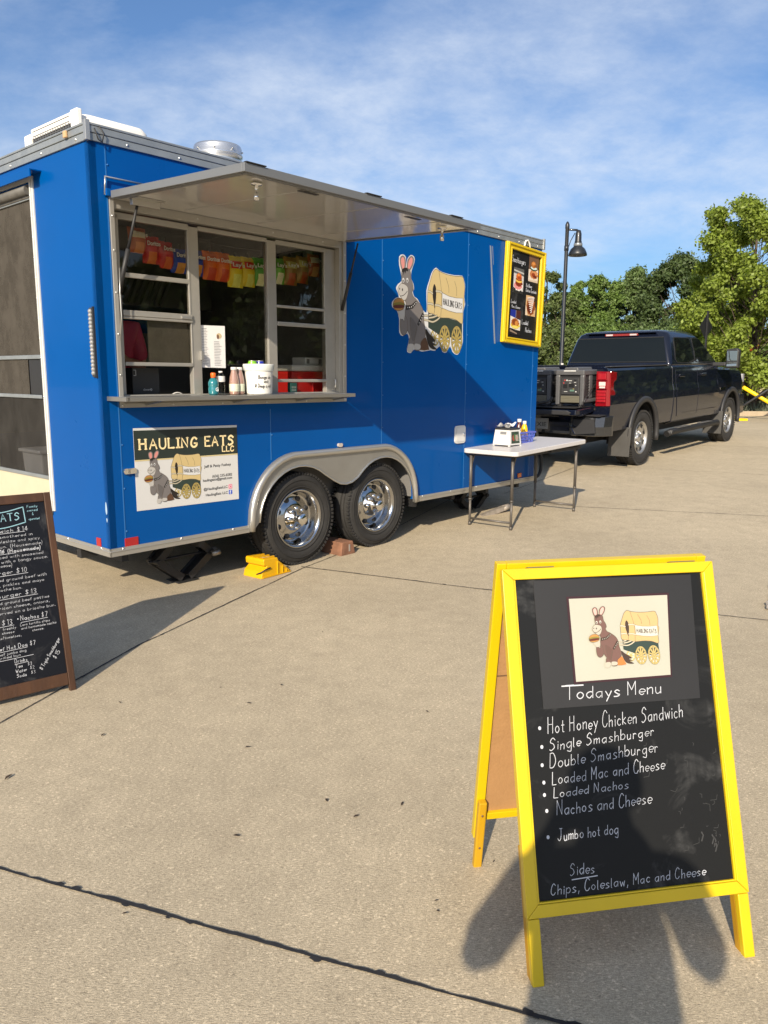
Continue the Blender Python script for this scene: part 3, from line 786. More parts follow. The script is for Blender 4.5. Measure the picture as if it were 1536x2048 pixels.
# wire frame hook over the left top corner of the opening
g = MB(); g.tube([(.085, -.01, 2.565), (.085, -.02, 2.665), (.36, -.02, 2.665)], .006, 8); g.tube([(.085, -.012, 2.565), (.11, -.02, 2.57), (.12, -.02, 2.59)], .005, 8)
g.build('drip_rail', M_alu_b, trailer)
g = MB(); g.box(.085, 2.2, -.03, .0, 2.557, 2.60); g.build('awning_hinge', M_blue, trailer, bevel=.004)

# awning: flap swung up level, white glossy lining, aluminium edge
AW = 1.275
A0, A1 = .118, 2.125
FA = frame((0, 0, 2.556), (1, 0, 0), Vector((0, -AW, -.052)))        # x along, y outward, z up?
FA = frame((0, -.030, 2.553), (1, 0, 0), Vector((0, -1.0, -.040)))
# in FA: x along the trailer, y outward, z = x cross y (downward)
def abox(g, x0, x1, y0, y1, z0, z1):
    o = g.X; g.X = FA; g.box(x0, x1, y0, y1, z0, z1); g.X = o
g = MB(); abox(g, A0, A1, .02, AW, -.030, .0); g.build('awning_panel', M_blue, trailer)
def lining():
    m = mat('awning_lining', (0.54, 0.52, 0.49), 0.16, coat=0.5, coat_rough=.06, var=.04, vscale=1.4, rvar=.05); return m
g = MB(); abox(g, A0 + .02, A1 - .02, -.022, AW - .02, .0005, .004)
aw = g.build('awning_lining', lining(), trailer)
g = MB()
for x in (.62, 1.2, 1.78): abox(g, x - .02, x + .02, .05, AW - .06, .0045, .0065)
g.builds('lining_rib', lining(), aw)
g = MB()
abox(g, A0 - .012, A1 + .012, AW - .012, AW + .008, -.034, .008); abox(g, A0 - .012, A0 + .012, .01, AW - .0125, -.034, .008); abox(g, A1 - .012, A1 + .012, .01, AW - .0125, -.034, .008)
abox(g, A0 + .013, A1 - .013, AW - .045, AW - .0125, .006, .012); abox(g, A0 + .0125, A0 + .04, .03, AW - .05, .006, .010); abox(g, A1 - .04, A1 - .0125, .03, AW - .05, .006, .010)
g.build('awning_edge', mat('edge_grey', (0.23, 0.235, 0.235), .42, metal=.5), trailer, bevel=.003)
g = MB()
for x in (A0 + .06, 1.05, 1.86):
    abox(g, x - .065, x + .065, AW - .01, AW + .016, -.041, -.0345)
for x in (.62, 1.52): abox(g, x - .07, x + .07, AW - .1, AW - .07, .0125, .017)
g.builds('awning_rubber_stop', M_blackp, trailer, bevel=.004)
g = MB(); g.X = FA
g.lathe([(.03, .012), (.03, .018), (.009, .020), (.009, .060), (.014, .062), (.014, .095), (.0, .096)], 14, (A0 + .20, AW - .16, 0), 'Z')
g.lathe([(.03, .012), (.03, .018), (.009, .020), (.009, .060), (.014, .062), (.014, .095), (.0, .096)], 14, (A1 - .20, AW - .16, 0), 'Z')
g.builds('awning_latch_pin', M_chrome, trailer)
g = MB(); g.X = FA
g.box(A0 + .06, A0 + .25, .10, .13, .005, .045); g.box(A0 + .06, A0 + .25, .10, .19, .005, .010)
g.build('strut_bracket', M_alu_b, trailer, bevel=.002)
g = MB(); P0 = FA @ Vector((A0 + .10, .12, .03)); P1 = Vector((.155, .02, 1.98)); g.tube([P0, P0.lerp(P1, .5)], .009, 10); g.tube([P0.lerp(P1, .48), P1], .015, 10); g.build('gas_strut', M_black, trailer)
g = MB(); P0 = FA @ Vector((A1 - .03, .16, .03)); P1 = Vector((2.105, -.005, 2.02)); g.tube([P0, P0.lerp(P1, .45)], .007, 10); g.tube([P0.lerp(P1, .43), P1], .013, 10); g.build('gas_strut', M_black, trailer)
g = MB(); g.tube([(.16, -.004, 2.15), (.145, -.02, 2.0), (.15, -.016, 1.86), (.135, -.008, 1.7)], .004, 6); g.build('strut_cable', M_alu_b, trailer)

# ------------------------------------------------------------ rear door opening with screens
g = MB()
g.box(-.010, .05, D0 - .038, D0 + .006, DZ0 + .03, DZ1 + .02); g.box(-.018, -.010, D0 - .020, D0 - .004, DZ0 + .03, DZ1 + .02)
g.box(-.010, .05, D1 - .006, D1 + .038, DZ0 + .03, DZ1 + .02); g.box(-.010, .05, D0 - .038, D1 + .038, DZ1 + .02, DZ1 + .05)
fr_ = g.build('door_frame', mat('white_frame', (0.55, 0.55, 0.53), .4, var=.06, vscale=20), trailer, bevel=.002)
g = MB()
for k in range(16): g.lathe([(.006, 0), (.004, -.003), (0, -.004)], 8, (-.018, D0 - .012, .7 + k * .13), 'X')
g.build('frame_screw', M_rivet, fr_)
M_scr = mesh_mat('weathered_screen', (0.068, 0.061, 0.052), .84)
def scr(z0, z1, y0=D0 + .008, y1=D1 - .008):
    g = MB(); g.box(.012, .014, y0, y1, z0, z1); return g.build('door_screen', M_scr, trailer)
scr(1.632, 2.635); scr(1.36, 1.605, D0 + .26); scr(.80, 1.335).data.materials[0] = mesh_mat('weathered_screen_low', (0.050, 0.047, 0.043), .50)
g = MB()
for z0, z1 in ((1.605, 1.632), (1.335, 1.36), (.775, .80), (2.635, 2.655)): g.box(.0, .022, D0 + .006, D1 - .006, z0, z1)
g.builds('screen_bar', M_galv, trailer, bevel=.003)
g = MB(); g.box(.014, .03, D0 + .012, D0 + .25, 1.362, 1.603); g.box(-.002, .014, D0 + .02, D0 + .05, 1.335, 1.40)
g.build('screen_latch_panel', M_blackp, trailer, bevel=.003)
g = MB(); g.box(.010, .03, D0 + .006, D1 - .006, DZ0 + .002, .775); g.build('door_kick_panel', M_cream, trailer)
g = MB(); g.box(-.02, .0, D0 + .006, D1 - .006, DZ0 - .005, DZ0 + .03); g.build('door_sill', M_galv, trailer, bevel=.003)
g = MB(); g.tube([(-.012, D0 + .015, 2.69), (-.012, D1, 2.69)], .032, 14); g.tube([(.004, D0 + .02, 2.655), (.004, D1, 2.655)], .014, 8); g.build('rolled_screen', mat('rolled_screen', (0.10, 0.095, 0.085), .6, var=.25, vscale=18), trailer)
g = MB(); g.box(-.075, .0, D0 - .16, D1 + .05, 2.775, 2.785); g.box(-.080, -.068, D0 - .16, D1 + .05, 2.735, 2.785); g.build('rain_gutter', M_blue, trailer, bevel=.003)
# bin behind the door screen
bin_ = thing('trash_bin', 'pale grey plastic bin standing just inside the screened rear doorway', 'bin', trailer.matrix_basis @ Vector((.13, 1.13, .52)), TR_ROT)
g = MB()
g.loft([[(x, y, z) for x, y in ((-.09 * s, -.15 * s), (.09 * s, -.15 * s), (.09 * s, .15 * s), (-.09 * s, .15 * s))] for z, s in ((.0, .85), (.42, 1.05))], smooth=False)
g.build('bin_body', mat('bin_grey', (0.80, 0.81, 0.83), .5), bin_, bevel=.01)
g = MB(); g.box(-.115, .115, -.175, .175, .42, .445); g.build('bin_rim', mat('bin_rim_grey', (0.85, 0.86, 0.88), .5), bin_, bevel=.008)

# led tail lamp strip on the rear wall
g = MB(); FR2 = FRR @ Matrix.Translation((0, 0, .012))
g.plate(rrect(-.086, -.048, 1.485, 1.905, .017), [], FR2, .012); tl = g.build('tail_lamp', mat('lamp_base', (0.07, 0.07, 0.07), .3, metal=.4), trailer, bevel=.003)
g = MB()
for k in range(17):
    z = 1.51 + k * .0233
    g.lathe([(.0145, 0), (.013, -.007), (.007, -.012), (0, -.013)], 10, (-.012, .067, z), 'X')
g.build('tail_lamp_diode', mat('lamp_lens', (0.26, 0.26, 0.26), .2, coat=.5), tl)
g = MB(); g.box(-.013, 0, .035, .044, 1.48, 1.91); g.build('lamp_gasket', M_blackp, tl)
# paint chip
g = MB(); g.face2d(smooth_closed([(-.03, .62), (-.018, .64), (-.022, .69), (-.034, .70), (-.040, .65)]), FRR, .0008); g.face2d(smooth_closed([(-.028, .57), (-.02, .585), (-.026, .6), (-.034, .59)]), FRR, .0008)
g.build('paint_chip', mat('paint_chip', (.3, .42, .55), .6), trailer)

# ------------------------------------------------------------ roof equipment
acr = MB()
acX0, acX1, acY0, acY1 = .12, .64, .31, 1.04
zb = ZR - .005; zt_ = ZR + .168
acr.loft([[(x, y, z) for x, y in rrect(acX0 + s, acX1 - s, acY0 + s, acY1 - s, .07)] for z, s in ((zb, .0), (zt_ - .04, .012), (zt_ - .012, .03), (zt_, .07))], smooth=True)
ac = acr.build('air_conditioner', mat('ac_shell', (0.72, 0.70, 0.66), .5, var=.06, vscale=5), trailer)
g = MB()
g.box(acX0 - .016, acX0 + .02, acY0 - .004, acY0 + .085, zb, zt_ + .004); g.box(acX0 - .016, acX0 + .02, acY1 - .09, acY1 + .004, zb, zt_ - .03); g.box(acX0 - .012, acX0 + .02, acY0 + .0855, acY1 - .0905, zt_ - .07, zt_ - .004)
g.build('ac_front_frame', mat('ac_shell2', (0.76, 0.74, 0.70), .5), ac, bevel=.008)
g = MB(); g.box(acX0 - .006, acX0 + .01, acY0 + .10, acY1 - .12, zb + .05, zt_ - .055); g.build('ac_grille', M_blackp, ac)
g = MB()
for k in range(15): y = acY0 + .115 + k * .035; g.box(acX0 - .012, acX0 - .006, y, y + .006, zb + .05, zt_ - .055)
for k in range(3): z = zb + .085 + k * .03; g.box(acX0 - .014, acX0 - .011, acY0 + .10, acY1 - .12, z, z + .004)
g.build('ac_grille_bar', mat('grille_grey', (.10, .10, .10), .5), ac)
g = MB()
vc = (1.20, .36, 0)
g.lathe([(.235, ZR - .01), (.235, ZR + .012), (.178, ZR + .02), (.172, ZR + .10), (.178, ZR + .105), (.178, ZR + .118), (.172, ZR + .122), (.172, ZR + .165), (.165, ZR + .178), (.0, ZR + .186)], 48, vc, 'Z')
g.build('exhaust_fan', mat('spun_aluminium', (0.66, 0.67, 0.68), .28, metal=.85, rvar=.12, vscale=5, stretch=(1, 1, 12)), trailer)
g = MB()
for a in range(8): t = rad(a * 45); g.tube([(vc[0] + .173 * math.cos(t), vc[1] + .173 * math.sin(t), ZR + .14), (vc[0] + .182 * math.cos(t), vc[1] + .182 * math.sin(t), ZR + .14)], .006, 6)
g.build('fan_screw', M_rivet, trailer)
g = MB(); g.tube([(.03, -.028, ZR - .03), (.05, -.032, ZR - .09), (.075, -.03, ZR - .10), (.09, -.028, ZR - .05), (.06, -.026, ZR - .01)], .004, 6); g.build('wire_loop', M_black, trailer)
# ------------------------------------------------------------ the trailer's emblem: a sitting donkey with a burger, and a covered wagon
# drawn once in emblem units (metres on the trailer side), reused on the decal, the banner and the drawing
def _c(x, y):   # sketch units -> metres on the wall (origin at the emblem's lower left)
    u, v = x / 1536, y / 1963
    s = (1 - v) * (2.624 + 1.301 * u) + v * (2.632 + 1.341 * u)
    z = (1 - v) * (2.588 + .161 * u) + v * (1.639 + .025 * u)
    return (s - 2.70, z - 1.69)
def emblem_pts(l): return [_c(*p) for p in l]
ART_COL = {
 'white': ((0.62, 0.62, 0.61)), 'tan': (.56, .43, .20), 'line': (0.10, 0.075, 0.05), 'dark': (0.02, 0.016, 0.014), 'green': (0.028, 0.045, 0.036), 'gold': (.38, .29, .085),
 'grey': (0.17, 0.155, 0.15), 'pink': (0.62, 0.25, 0.22), 'pale': (0.45, 0.43, 0.40), 'brown': (0.10, 0.05, 0.028), 'bun': (0.40, 0.20, 0.055), 'meat': (0.10, 0.02, 0.012), 'leaf': (0.20, 0.17, 0.03), 'grey2': (0.12, 0.11, 0.107), 'straw': (0.5, 0.45, 0.33)}
def art_mats(prefix, recol=None):
    o = {}
    for k, c in ART_COL.items():
        if recol and k in recol: c = recol[k]
        o[k] = mat(prefix + k, c, 0.42)
    return o
ART_KEYS = list(ART_COL)
def emblem(g, fr, sc=1.0, z0=0.0, dz=.00006, backing=True, ink=1.0):
    """adds the whole emblem to mesh g; material slots follow ART_KEYS"""
    lay = [0]
    def T(pts): return [(p[0] * sc, p[1] * sc) for p in pts]
    def P(col, pts, sm=True, n=4):
        lay[0] += 1; g.cur = ART_KEYS.index(col)
        q = smooth_closed(pts, n) if sm else pts
        g.face2d(T(emblem_pts(q)), fr, z0 + lay[0] * dz)
    def S(col, pts, w, sm=True):
        lay[0] += .2; g.cur = ART_KEYS.index(col)
        q = smooth_open(pts, 5) if sm else pts
        g.ribbon(T(emblem_pts(q)), w * sc, fr, z0 + lay[0] * dz)
    def O(pts, w=.006): S('line', list(pts) + [pts[0]], w * ink, True)
    if backing:
        P('white', [(215,190),(270,155),(320,200),(325,330),(345,230),(400,165),(455,200),(455,290),(410,430),(405,560),(440,650),(450,740),(430,780),(455,870),(500,900),(560,1010),(600,1100),(655,1140),(660,1000),(655,760),(700,600),(740,470),(790,395),(830,380),(880,430),(1000,475),(1150,505),(1290,515),(1325,590),(1345,700),(1330,880),(1345,1000),(1310,1130),(1300,1500),(1300,1650),(1240,1830),(1180,1870),(1110,1820),(1065,1720),(1000,1830),(930,1820),(880,1720),(800,1800),(720,1790),(580,1815),(450,1780),(400,1840),(340,1820),(345,1720),(370,1600),(340,1500),(270,1545),(215,1480),(215,1260),(180,1110),(110,1050),(105,960),(160,890),(210,870),(190,790),(165,720),(200,650),(250,600),(240,460),(215,340)], True, 2)
    # far wheel, wagon box, cover
    fw = (800, 1570)
    P('gold', ellipse(fw[0], fw[1], 78, 150), False); P('white', ellipse(fw[0], fw[1], 58, 118), False)
    for k in range(8): t = rad(k * 45 + 10); S('gold', [(fw[0], fw[1]), (fw[0] + 62 * math.cos(t), fw[1] + 125 * math.sin(t))], .012, False)
    box = [(685,1140),(780,1180),(880,1228),(1050,1240),(1180,1275),(1287,1330),(1287,1560),(1080,1570),(865,1520),(760,1450),(685,1395)]
    P('green', box, False)
    cover = [(830,400),(880,440),(1000,490),(1150,520),(1290,530),(1320,600),(1337,720),(1322,900),(1332,960),(1302,1140),(1290,1330),(1180,1270),(1050,1235),(880,1225),(780,1170),(680,1130),(672,980),(680,760),(720,600),(760,470),(800,410)]
    P('tan', cover); O(cover, .005)
    P('dark', [(790,655),(818,720),(822,840),(812,960),(796,1075),(775,960),(760,840),(765,720)])
    S('line', [(796,1070),(790,1120),(783,1160)], .005)
    for l in ([(870,440),(905,700),(917,900),(900,1215)], [(995,550),(1040,700),(1045,800)], [(1150,610),(1185,740),(1185,855)]): S('line', l, .0045)
    for l in ([(680,775),(720,785),(757,815)], [(822,775),(880,780),(928,808)], [(680,985),(720,985),(765,1000)], [(805,1010),(870,1020),(928,1055)]): S('line', l, .022); S('straw', l, .016)
    ban = [(925,800),(1050,862),(1180,890),(1303,895),(1300,1145),(1180,1145),(1050,1112),(925,1060)]
    P('white', ban, False); O(ban, .004) if False else S('line', ban + [ban[0]], .004, False)
    # sign writing on the wagon
    a = Vector(_c(945, 1000)); b = Vector(_c(1288, 1085)); d = b - a
    lay[0] += 1; g.cur = ART_KEYS.index('dark')
    hand(g, 'HAULING EATS', a.x * sc, a.y * sc, .052 * sc, fr, z0 + lay[0] * dz, w=.0075 * sc, slant=-.05, dy=d.y / d.x, width=d.x * sc, jit=.05)
    # shafts
    for l in ([(600,1190),(680,1195)], [(600,1260),(690,1275)], [(690,1280),(760,1300),(830,1270),(880,1225)], [(700,1230),(770,1220),(830,1195)], [(700,1180),(745,1170)]): S('line', l, .020); S('straw', l, .013)
    # near wheels
    for (cx, cy, rx, ry) in ((968, 1590, 95, 228), (1185, 1612, 100, 238)):
        P('line', ellipse(cx, cy, rx + 3, ry + 6, 36), False); P('gold', ellipse(cx, cy, rx, ry, 36), False)
        P('white', ellipse(cx, cy, rx * .76, ry * .80, 36), False)
        P('green', ellipse(cx, cy - 1, rx * .76, ry * .80, 20, 180, 360), False)
        for k in range(10):
            t = rad(k * 36 + 18); e = (cx + rx * .84 * math.cos(t), cy + ry * .84 * math.sin(t)); S('line', [(cx, cy), e], .026, False)
        for k in range(10):
            t = rad(k * 36 + 18); e = (cx + rx * .84 * math.cos(t), cy + ry * .84 * math.sin(t)); S('gold', [(cx, cy), e], .019, False)
        P('gold', ellipse(cx, cy, rx * .2, ry * .16), False); S('line', ellipse(cx, cy, rx * .2, ry * .16) , .003, False)
    # donkey (a plain one)
    tail = [(640,1420),(700,1500),(780,1590),(805,1640),(755,1650),(815,1700),(765,1705),(830,1775),(750,1770),(690,1710),(650,1560)]
    stump = [(555,1640),(640,1560),(670,1660),(702,1780),(620,1795),(540,1785)]
    P('brown', stump, False); P('dark', tail)
    ear1 = [(225,215),(268,172),(308,215),(318,330),(300,410),(255,415),(230,330)]; ear2 = [(345,250),(398,182),(442,212),(442,290),(400,400),(350,440),(330,400)]
    P('grey', ear1); P('grey', ear2); P('pink', [(240,240),(268,200),(292,235),(298,330),(285,390),(262,390),(245,320)]); P('pink', [(362,265),(400,208),(424,232),(420,300),(385,385),(352,410),(345,370)])
    body = [(255,410),(300,385),(345,390),(388,440),(398,560),(425,650),(435,740),(415,790),(440,870),(480,910),(560,1020),(600,1130),(612,1300),(632,1430),(630,1550),(560,1650),(545,1785),(460,1780),(445,1660),(425,1800),(360,1800),(372,1600),(385,1560),(345,1450),(300,1300),(305,1120),(320,1000),(290,900),(262,800),(255,640),(248,500)]
    P('grey', body); O(body, .005)
    P('grey2', [(385,1215),(480,1330),(500,1450),(440,1640),(400,1560),(385,1400)])
    S('line', [(500,1380),(470,1500),(455,1660)], .005); S('line', [(395,1220),(382,1330),(395,1450)], .005)
    arm = [(300,1180),(335,1260),(345,1420),(320,1500),(275,1530),(235,1470),(225,1330),(235,1235),(262,1240),(290,1290)]
    P('grey', arm); O(arm, .005)
    P('pale', [(190,1100),(290,1085),(300,1150),(290,1240),(235,1245),(210,1190)])
    P('pale', [(352,1690),(438,1690),(428,1790),(390,1830),(345,1800)]); P('pale', [(462,1680),(548,1700),(540,1772),(455,1772)])
    muz = [(205,690),(245,645),(300,660),(345,710),(352,800),(325,900),(288,935),(245,890),(205,810),(190,745)]
    P('pale', muz); O(muz, .004)
    P('dark', ellipse(262, 750, 9, 24), False); P('dark', ellipse(218, 735, 7, 18), False)
    S('dark', [(228,858),(270,850),(310,815),(338,775)], .006)
    for (ex, ey) in ((275, 590), (338, 590)):
        P('white', ellipse(ex, ey, 17, 40), False); P('dark', ellipse(ex - 2, ey + 8, 9, 22), False)
    P('dark', [(255,450),(265,400),(310,380),(345,400),(350,440),(320,430),(305,480),(290,440),(272,510),(270,450)])
    col1 = [(310,1020),(400,1010),(478,935),(498,970),(425,1070),(320,1098)]; col2 = [(582,1140),(614,1182),(520,1372),(496,1340)]
    P('dark', col1, False); P('dark', col2, False)
    for (x, y) in ((345,1055),(375,1052),(405,1042),(432,1020),(455,995),(478,970),(592,1190),(575,1230),(555,1270),(530,1315)): P('white', ellipse(x, y, 6, 12, 8), False)
    P('bun', ellipse(205, 1000, 88, 108, 28), False); P('leaf', [(120,985),(205,960),(290,985),(285,1020),(205,1010),(125,1025)]); P('meat', [(122,1020),(205,1005),(288,1018),(280,1060),(205,1068),(130,1060)]); P('bun', [(132,1062),(205,1072),(280,1060),(262,1095),(205,1108),(150,1095)])
    S('line', ellipse(205, 1000, 88, 108, 28), .004, False)
    return g

# decal on the trailer side
g = MB(); emblem(g, FS @ Matrix.Translation((2.70, 1.69, .0006)))
am = art_mats('decal_'); g.build('emblem_decal', [am[k] for k in ART_KEYS], trailer)

# faded strip beside it
g = MB(); g.plate([(4.175, 2.775), (4.20, 2.775), (4.325, 1.835), (4.30, 1.835)], [], FS @ Matrix.Translation((0, 0, .0012)), .001)
g.face2d([(4.215, 2.775), (4.228, 2.775), (4.25, 2.60), (4.243, 2.60)], FS, .0012); g.build('tape_strip', mat('tape_grey', (0.20, 0.24, 0.30), .5), trailer)

# vinyl banner under the window
FB = FS @ Matrix.Translation((.200, .622, .0022))
BW, BH = .826, .540
def BX(s, z): return (s - .200, z - .622)
g = MB(); bb = [(-.002, 0), (BW, -.013), (BW - .002, BH - .014), (-.002, BH)]
g.plate(bb, [], FB, .002)
banner = g.build('company_banner', mat('banner_white', (0.60, 0.595, 0.58), .45), trailer)
g = MB()
M_bgreen = mat('banner_green', (0.020, 0.030, 0.026), .42); M_bgold = mat('banner_gold', hexc('C9B98A'), .45); M_bcream = mat('banner_cream', hexc('F0DCA8'), .45); M_bbrown = mat('banner_shadow', (0.12, 0.06, 0.03), .5); M_btext = mat('banner_text', (0.06, 0.06, 0.06), .5)
g.cur = 0; g.face2d([BX(.198, 1.147), BX(1.024, 1.132), BX(1.024, .944), BX(.198, .956)], FB, .0008)
g.cur = 1; g.face2d([BX(.198, .956), BX(1.024, .944), BX(1.024, .936), BX(.198, .947)], FB, .0010)
def serif_caps(g, text, x, y, h, fr, z, w, width, dy=0.0):
    adv = sum((GL[c][0] + 2.6) if c in GL else 5.5 for c in text); un = h / 11.0; sx = width / (adv * un); cx = x
    for ch in text:
        if ch not in GL: cx += 5.5 * un * sx; continue
        for sg in GL[ch][1].split('|'):
            if not sg: continue
            sm = sg[0] == '~'; sg = sg[1:] if sm else sg
            pts = []
            for i in range(0, len(sg) - 1, 2):
                xx = cx + int(sg[i], 36) * un * sx; yy = y + (int(sg[i + 1], 36) - 5) * un
                pts.append((xx, yy + (xx - x) * dy))
            a, b = Vector(pts[0]), Vector(pts[-1]); vert = abs((b - a).x) < abs((b - a).y)
            g.ribbon(smooth_open(pts, 5) if sm else pts, w * (1.0 if vert else .8), fr, z)
            if not sm:
                for q in (pts[0], pts[-1]):
                    if vert: g.ribbon([(q[0] - w * .75, q[1]), (q[0] + w * .75, q[1])], w * .32, fr, z + .0002)
        cx += (GL[ch][0] + 2.6) * un * sx
for off, m_ in ((.0035, 3), (0, 2)):
    g.cur = m_
    z_ = .0014 if m_ == 3 else .0020
    serif_caps(g, 'HAULING', .037 + off, .402 - off * .6, .064, FB, z_, .0135, .468, dy=-.018); serif_caps(g, 'EATS', .546 + off, .392 - off * .6, .066, FB, z_, .0135, .262, dy=-.018)
    serif_caps(g, 'LLC', .690 + off, .345 - off * .6, .036, FB, z_, .0085, .112, dy=-.018)
g.cur = 4
for (txt, xr, zb_, wd) in (('Jeff & Patty Futhey', .965, .862, .232), ('(636) 235-6582', .968, .788, .172), ('haulingeats@gmail.com', .968, .765, .252), ('@HaulingEatsLLC', .925, .702, .205), ('HaulingEats LLC', .925, .660, .190)):
    x_, y_ = BX(xr - wd, zb_); printed(g, txt, x_, y_, .026, FB, .0012, width=wd, bold=.0004)
g.cur = 5; g.face2d([(p[0] + .736, p[1] + .072) for p in rrect(0, .031, 0, .031, .007)], FB, .0012)
g.cur = 6; g.face2d([(p[0] + .736, p[1] + .031) for p in rrect(0, .031, 0, .031, .007)], FB, .0012)
g.cur = 7
for k in range(2):
    e = ellipse(.7515, .0875, .007, .007, 16); g.ribbon(e + [e[0]], .0025, FB, .0016)
e = rrect(.741, .762, .077, .098, .006); g.ribbon(e + [e[0]], .0022, FB, .0018); g.face2d(ellipse(.758, .094, .0016, .0016, 8), FB, .0018)
printed(g, 'f', .7455, .034, .034, FB, .0016, bold=.001)
g.build('banner_print', [M_bgreen, M_bgold, M_bcream, M_bbrown, M_btext, mat('icon_pink', (0.75, 0.08, 0.20), .4), mat('icon_blue', (0.04, 0.10, 0.55), .4), mat('icon_white', (.8, .8, .8), .4)], banner)
g = MB(); emblem(g, FB @ Matrix.Translation((.047, .022, .0012)), sc=.43, dz=.00004, backing=False); g.build('banner_emblem', [am[k] for k in ART_KEYS], banner)
# ------------------------------------------------------------ yellow A-frame chalkboard
M_yel = mat('yellow_paint', (0.60, 0.415, 0.003), 0.38, coat=.25, coat_rough=.2, var=.05, vscale=9, bump=.08, bscale=35, stretch=(1, 1, .25))
M_yel2 = mat('yellow_varnished_edge', (0.42, 0.22, 0.008), 0.45, var=.2, vscale=14, stretch=(1, 1, .15))
def chalk(name, c=(0.011, 0.0115, 0.012)):
    m = bpy.data.materials.new(name); m.use_nodes = True; t = m.node_tree; p = t.nodes['Principled BSDF']; lk = t.links
    tcn = t.nodes.new('ShaderNodeTexCoord')
    n = t.nodes.new('ShaderNodeTexNoise'); n.inputs['Scale'].default_value = 4.5; n.inputs['Detail'].default_value = 8; n.inputs['Roughness'].default_value = .65; n.inputs['Distortion'].default_value = 1.2
    lk.new(tcn.outputs['Object'], n.inputs['Vector'])
    n2 = t.nodes.new('ShaderNodeTexNoise'); n2.inputs['Scale'].default_value = 60; n2.inputs['Detail'].default_value = 4
    mp_ = t.nodes.new('ShaderNodeMapping'); mp_.inputs['Scale'].default_value = (1, .15, .15); mp_.inputs['Rotation'].default_value = (0, 0, .5); lk.new(tcn.outputs['Object'], mp_.inputs[0]); lk.new(mp_.outputs[0], n2.inputs['Vector'])
    def mr(s, a, b, c_, d): 
        r_ = t.nodes.new('ShaderNodeMapRange'); [r_.inputs[k].__setattr__('default_value', v) for k, v in zip(('From Min', 'From Max', 'To Min', 'To Max'), (a, b, c_, d))]; lk.new(s, r_.inputs['Value']); return r_.outputs[0]
    a = mr(n.outputs['Fac'], .52, .78, 0, .16); b = mr(n2.outputs['Fac'], .4, .7, .5, 1.2)
    mu_ = t.nodes.new('ShaderNodeMath'); mu_.operation = 'MULTIPLY'; lk.new(a, mu_.inputs[0]); lk.new(b, mu_.inputs[1])
    mx_ = t.nodes.new('ShaderNodeMix'); mx_.data_type = 'RGBA'; lk.new(mu_.outputs[0], mx_.inputs['Factor']); mx_.inputs['A'].default_value = (*c, 1); mx_.inputs['B'].default_value = (.42, .42, .42, 1)
    lk.new(mx_.outputs['Result'], p.inputs['Base Color']); p.inputs['Roughness'].default_value = .42; p.inputs['Specular IOR Level'].default_value = .16
    return m
M_board = chalk('chalkboard'); M_chalk = mat('chalk_white', (0.47, 0.485, 0.52), .8)
SG = Vector((.391, 1.697, 0)); SU = Vector((.968 - .391, 1.802 - 1.697, 0)).normalized(); SN = Vector((-SU.y, SU.x, 0))
TILT = math.atan2(.33, .993); SUP = SN * math.sin(TILT) + Vector((0, 0, 1)) * math.cos(TILT)
sign = thing('chalkboard_sign', 'yellow wooden sidewalk sign with a chalked menu headed Todays Menu', 'sign', SG, math.atan2(SU.y, SU.x))
# local: x along the width, y back, z up.  front leaf frame: x right, y up the leaf, z toward the reader
st_, ct_ = math.sin(TILT), math.cos(TILT)
FL_ = frame((0, 0, 0), (1, 0, 0), (0, st_, ct_))
def leaf(g, fr, x0, x1, y0, y1, z0, z1):
    o = g.X; g.X = fr; g.box(x0, x1, y0, y1, z0, z1); g.X = o
W0, W1, HT = -.015, .606, 1.045
def stile(x0, x1):
    g = MB(); leaf(g, FL_, x0, x1, 0, HT - (.0 if True else 0), -.022, 0); return g.build('frame_stile', [M_yel], sign, bevel=.0025)
g = MB(); g.X = FL_
g.plate([(W0, .160), (W0 + .031, .192), (W0 + .031, HT - .030), (W0, HT)], [], Matrix.Identity(4), .022); g.plate([(W1, .160), (W1, HT), (W1 - .031, HT - .030), (W1 - .031, .192)], [], Matrix.Identity(4), .022)
g.plate([(W0 + .0006, .160), (W1 - .0006, .160), (W1 - .0316, .1915), (W0 + .0316, .1915)], [], Matrix.Identity(4), .022); g.plate([(W0 + .0006, HT), (W0 + .0316, HT - .0295), (W1 - .0316, HT - .0295), (W1 - .0006, HT)], [], Matrix.Identity(4), .022)
g.build('front_frame', M_yel, sign, bevel=.0016)
for x0 in (W0 + .002, W1 - .033):
    g = MB(); g.cur = 0; leaf(g, FL_, x0, x0 + .031, 0, .1585, -.020, -.001); o = g.build('leg', M_yel, sign, bevel=.0025)
    g = MB(); leaf(g, FL_, x0 + .001, x0 + .030, 0.001, .33, -.044, -.0205); g.build('leg_batten', M_yel2, sign, bevel=.0025)
g = MB(); leaf(g, FL_, W0 + .0312, W1 - .0312, .1925, HT - .0305, -.016, -.010); brd = g.build('chalkboard', M_board, sign)
g = MB(); leaf(g, FL_, W0 + .031, W0 + .036, .1925, HT - .0305, -.0098, -.003); leaf(g, FL_, W1 - .036, W1 - .031, .1925, HT - .0305, -.0098, -.003); leaf(g, FL_, W0 + .0362, W1 - .0362, .1925, .1965, -.0098, -.003)
g.build('inner_bead', M_yel, sign)
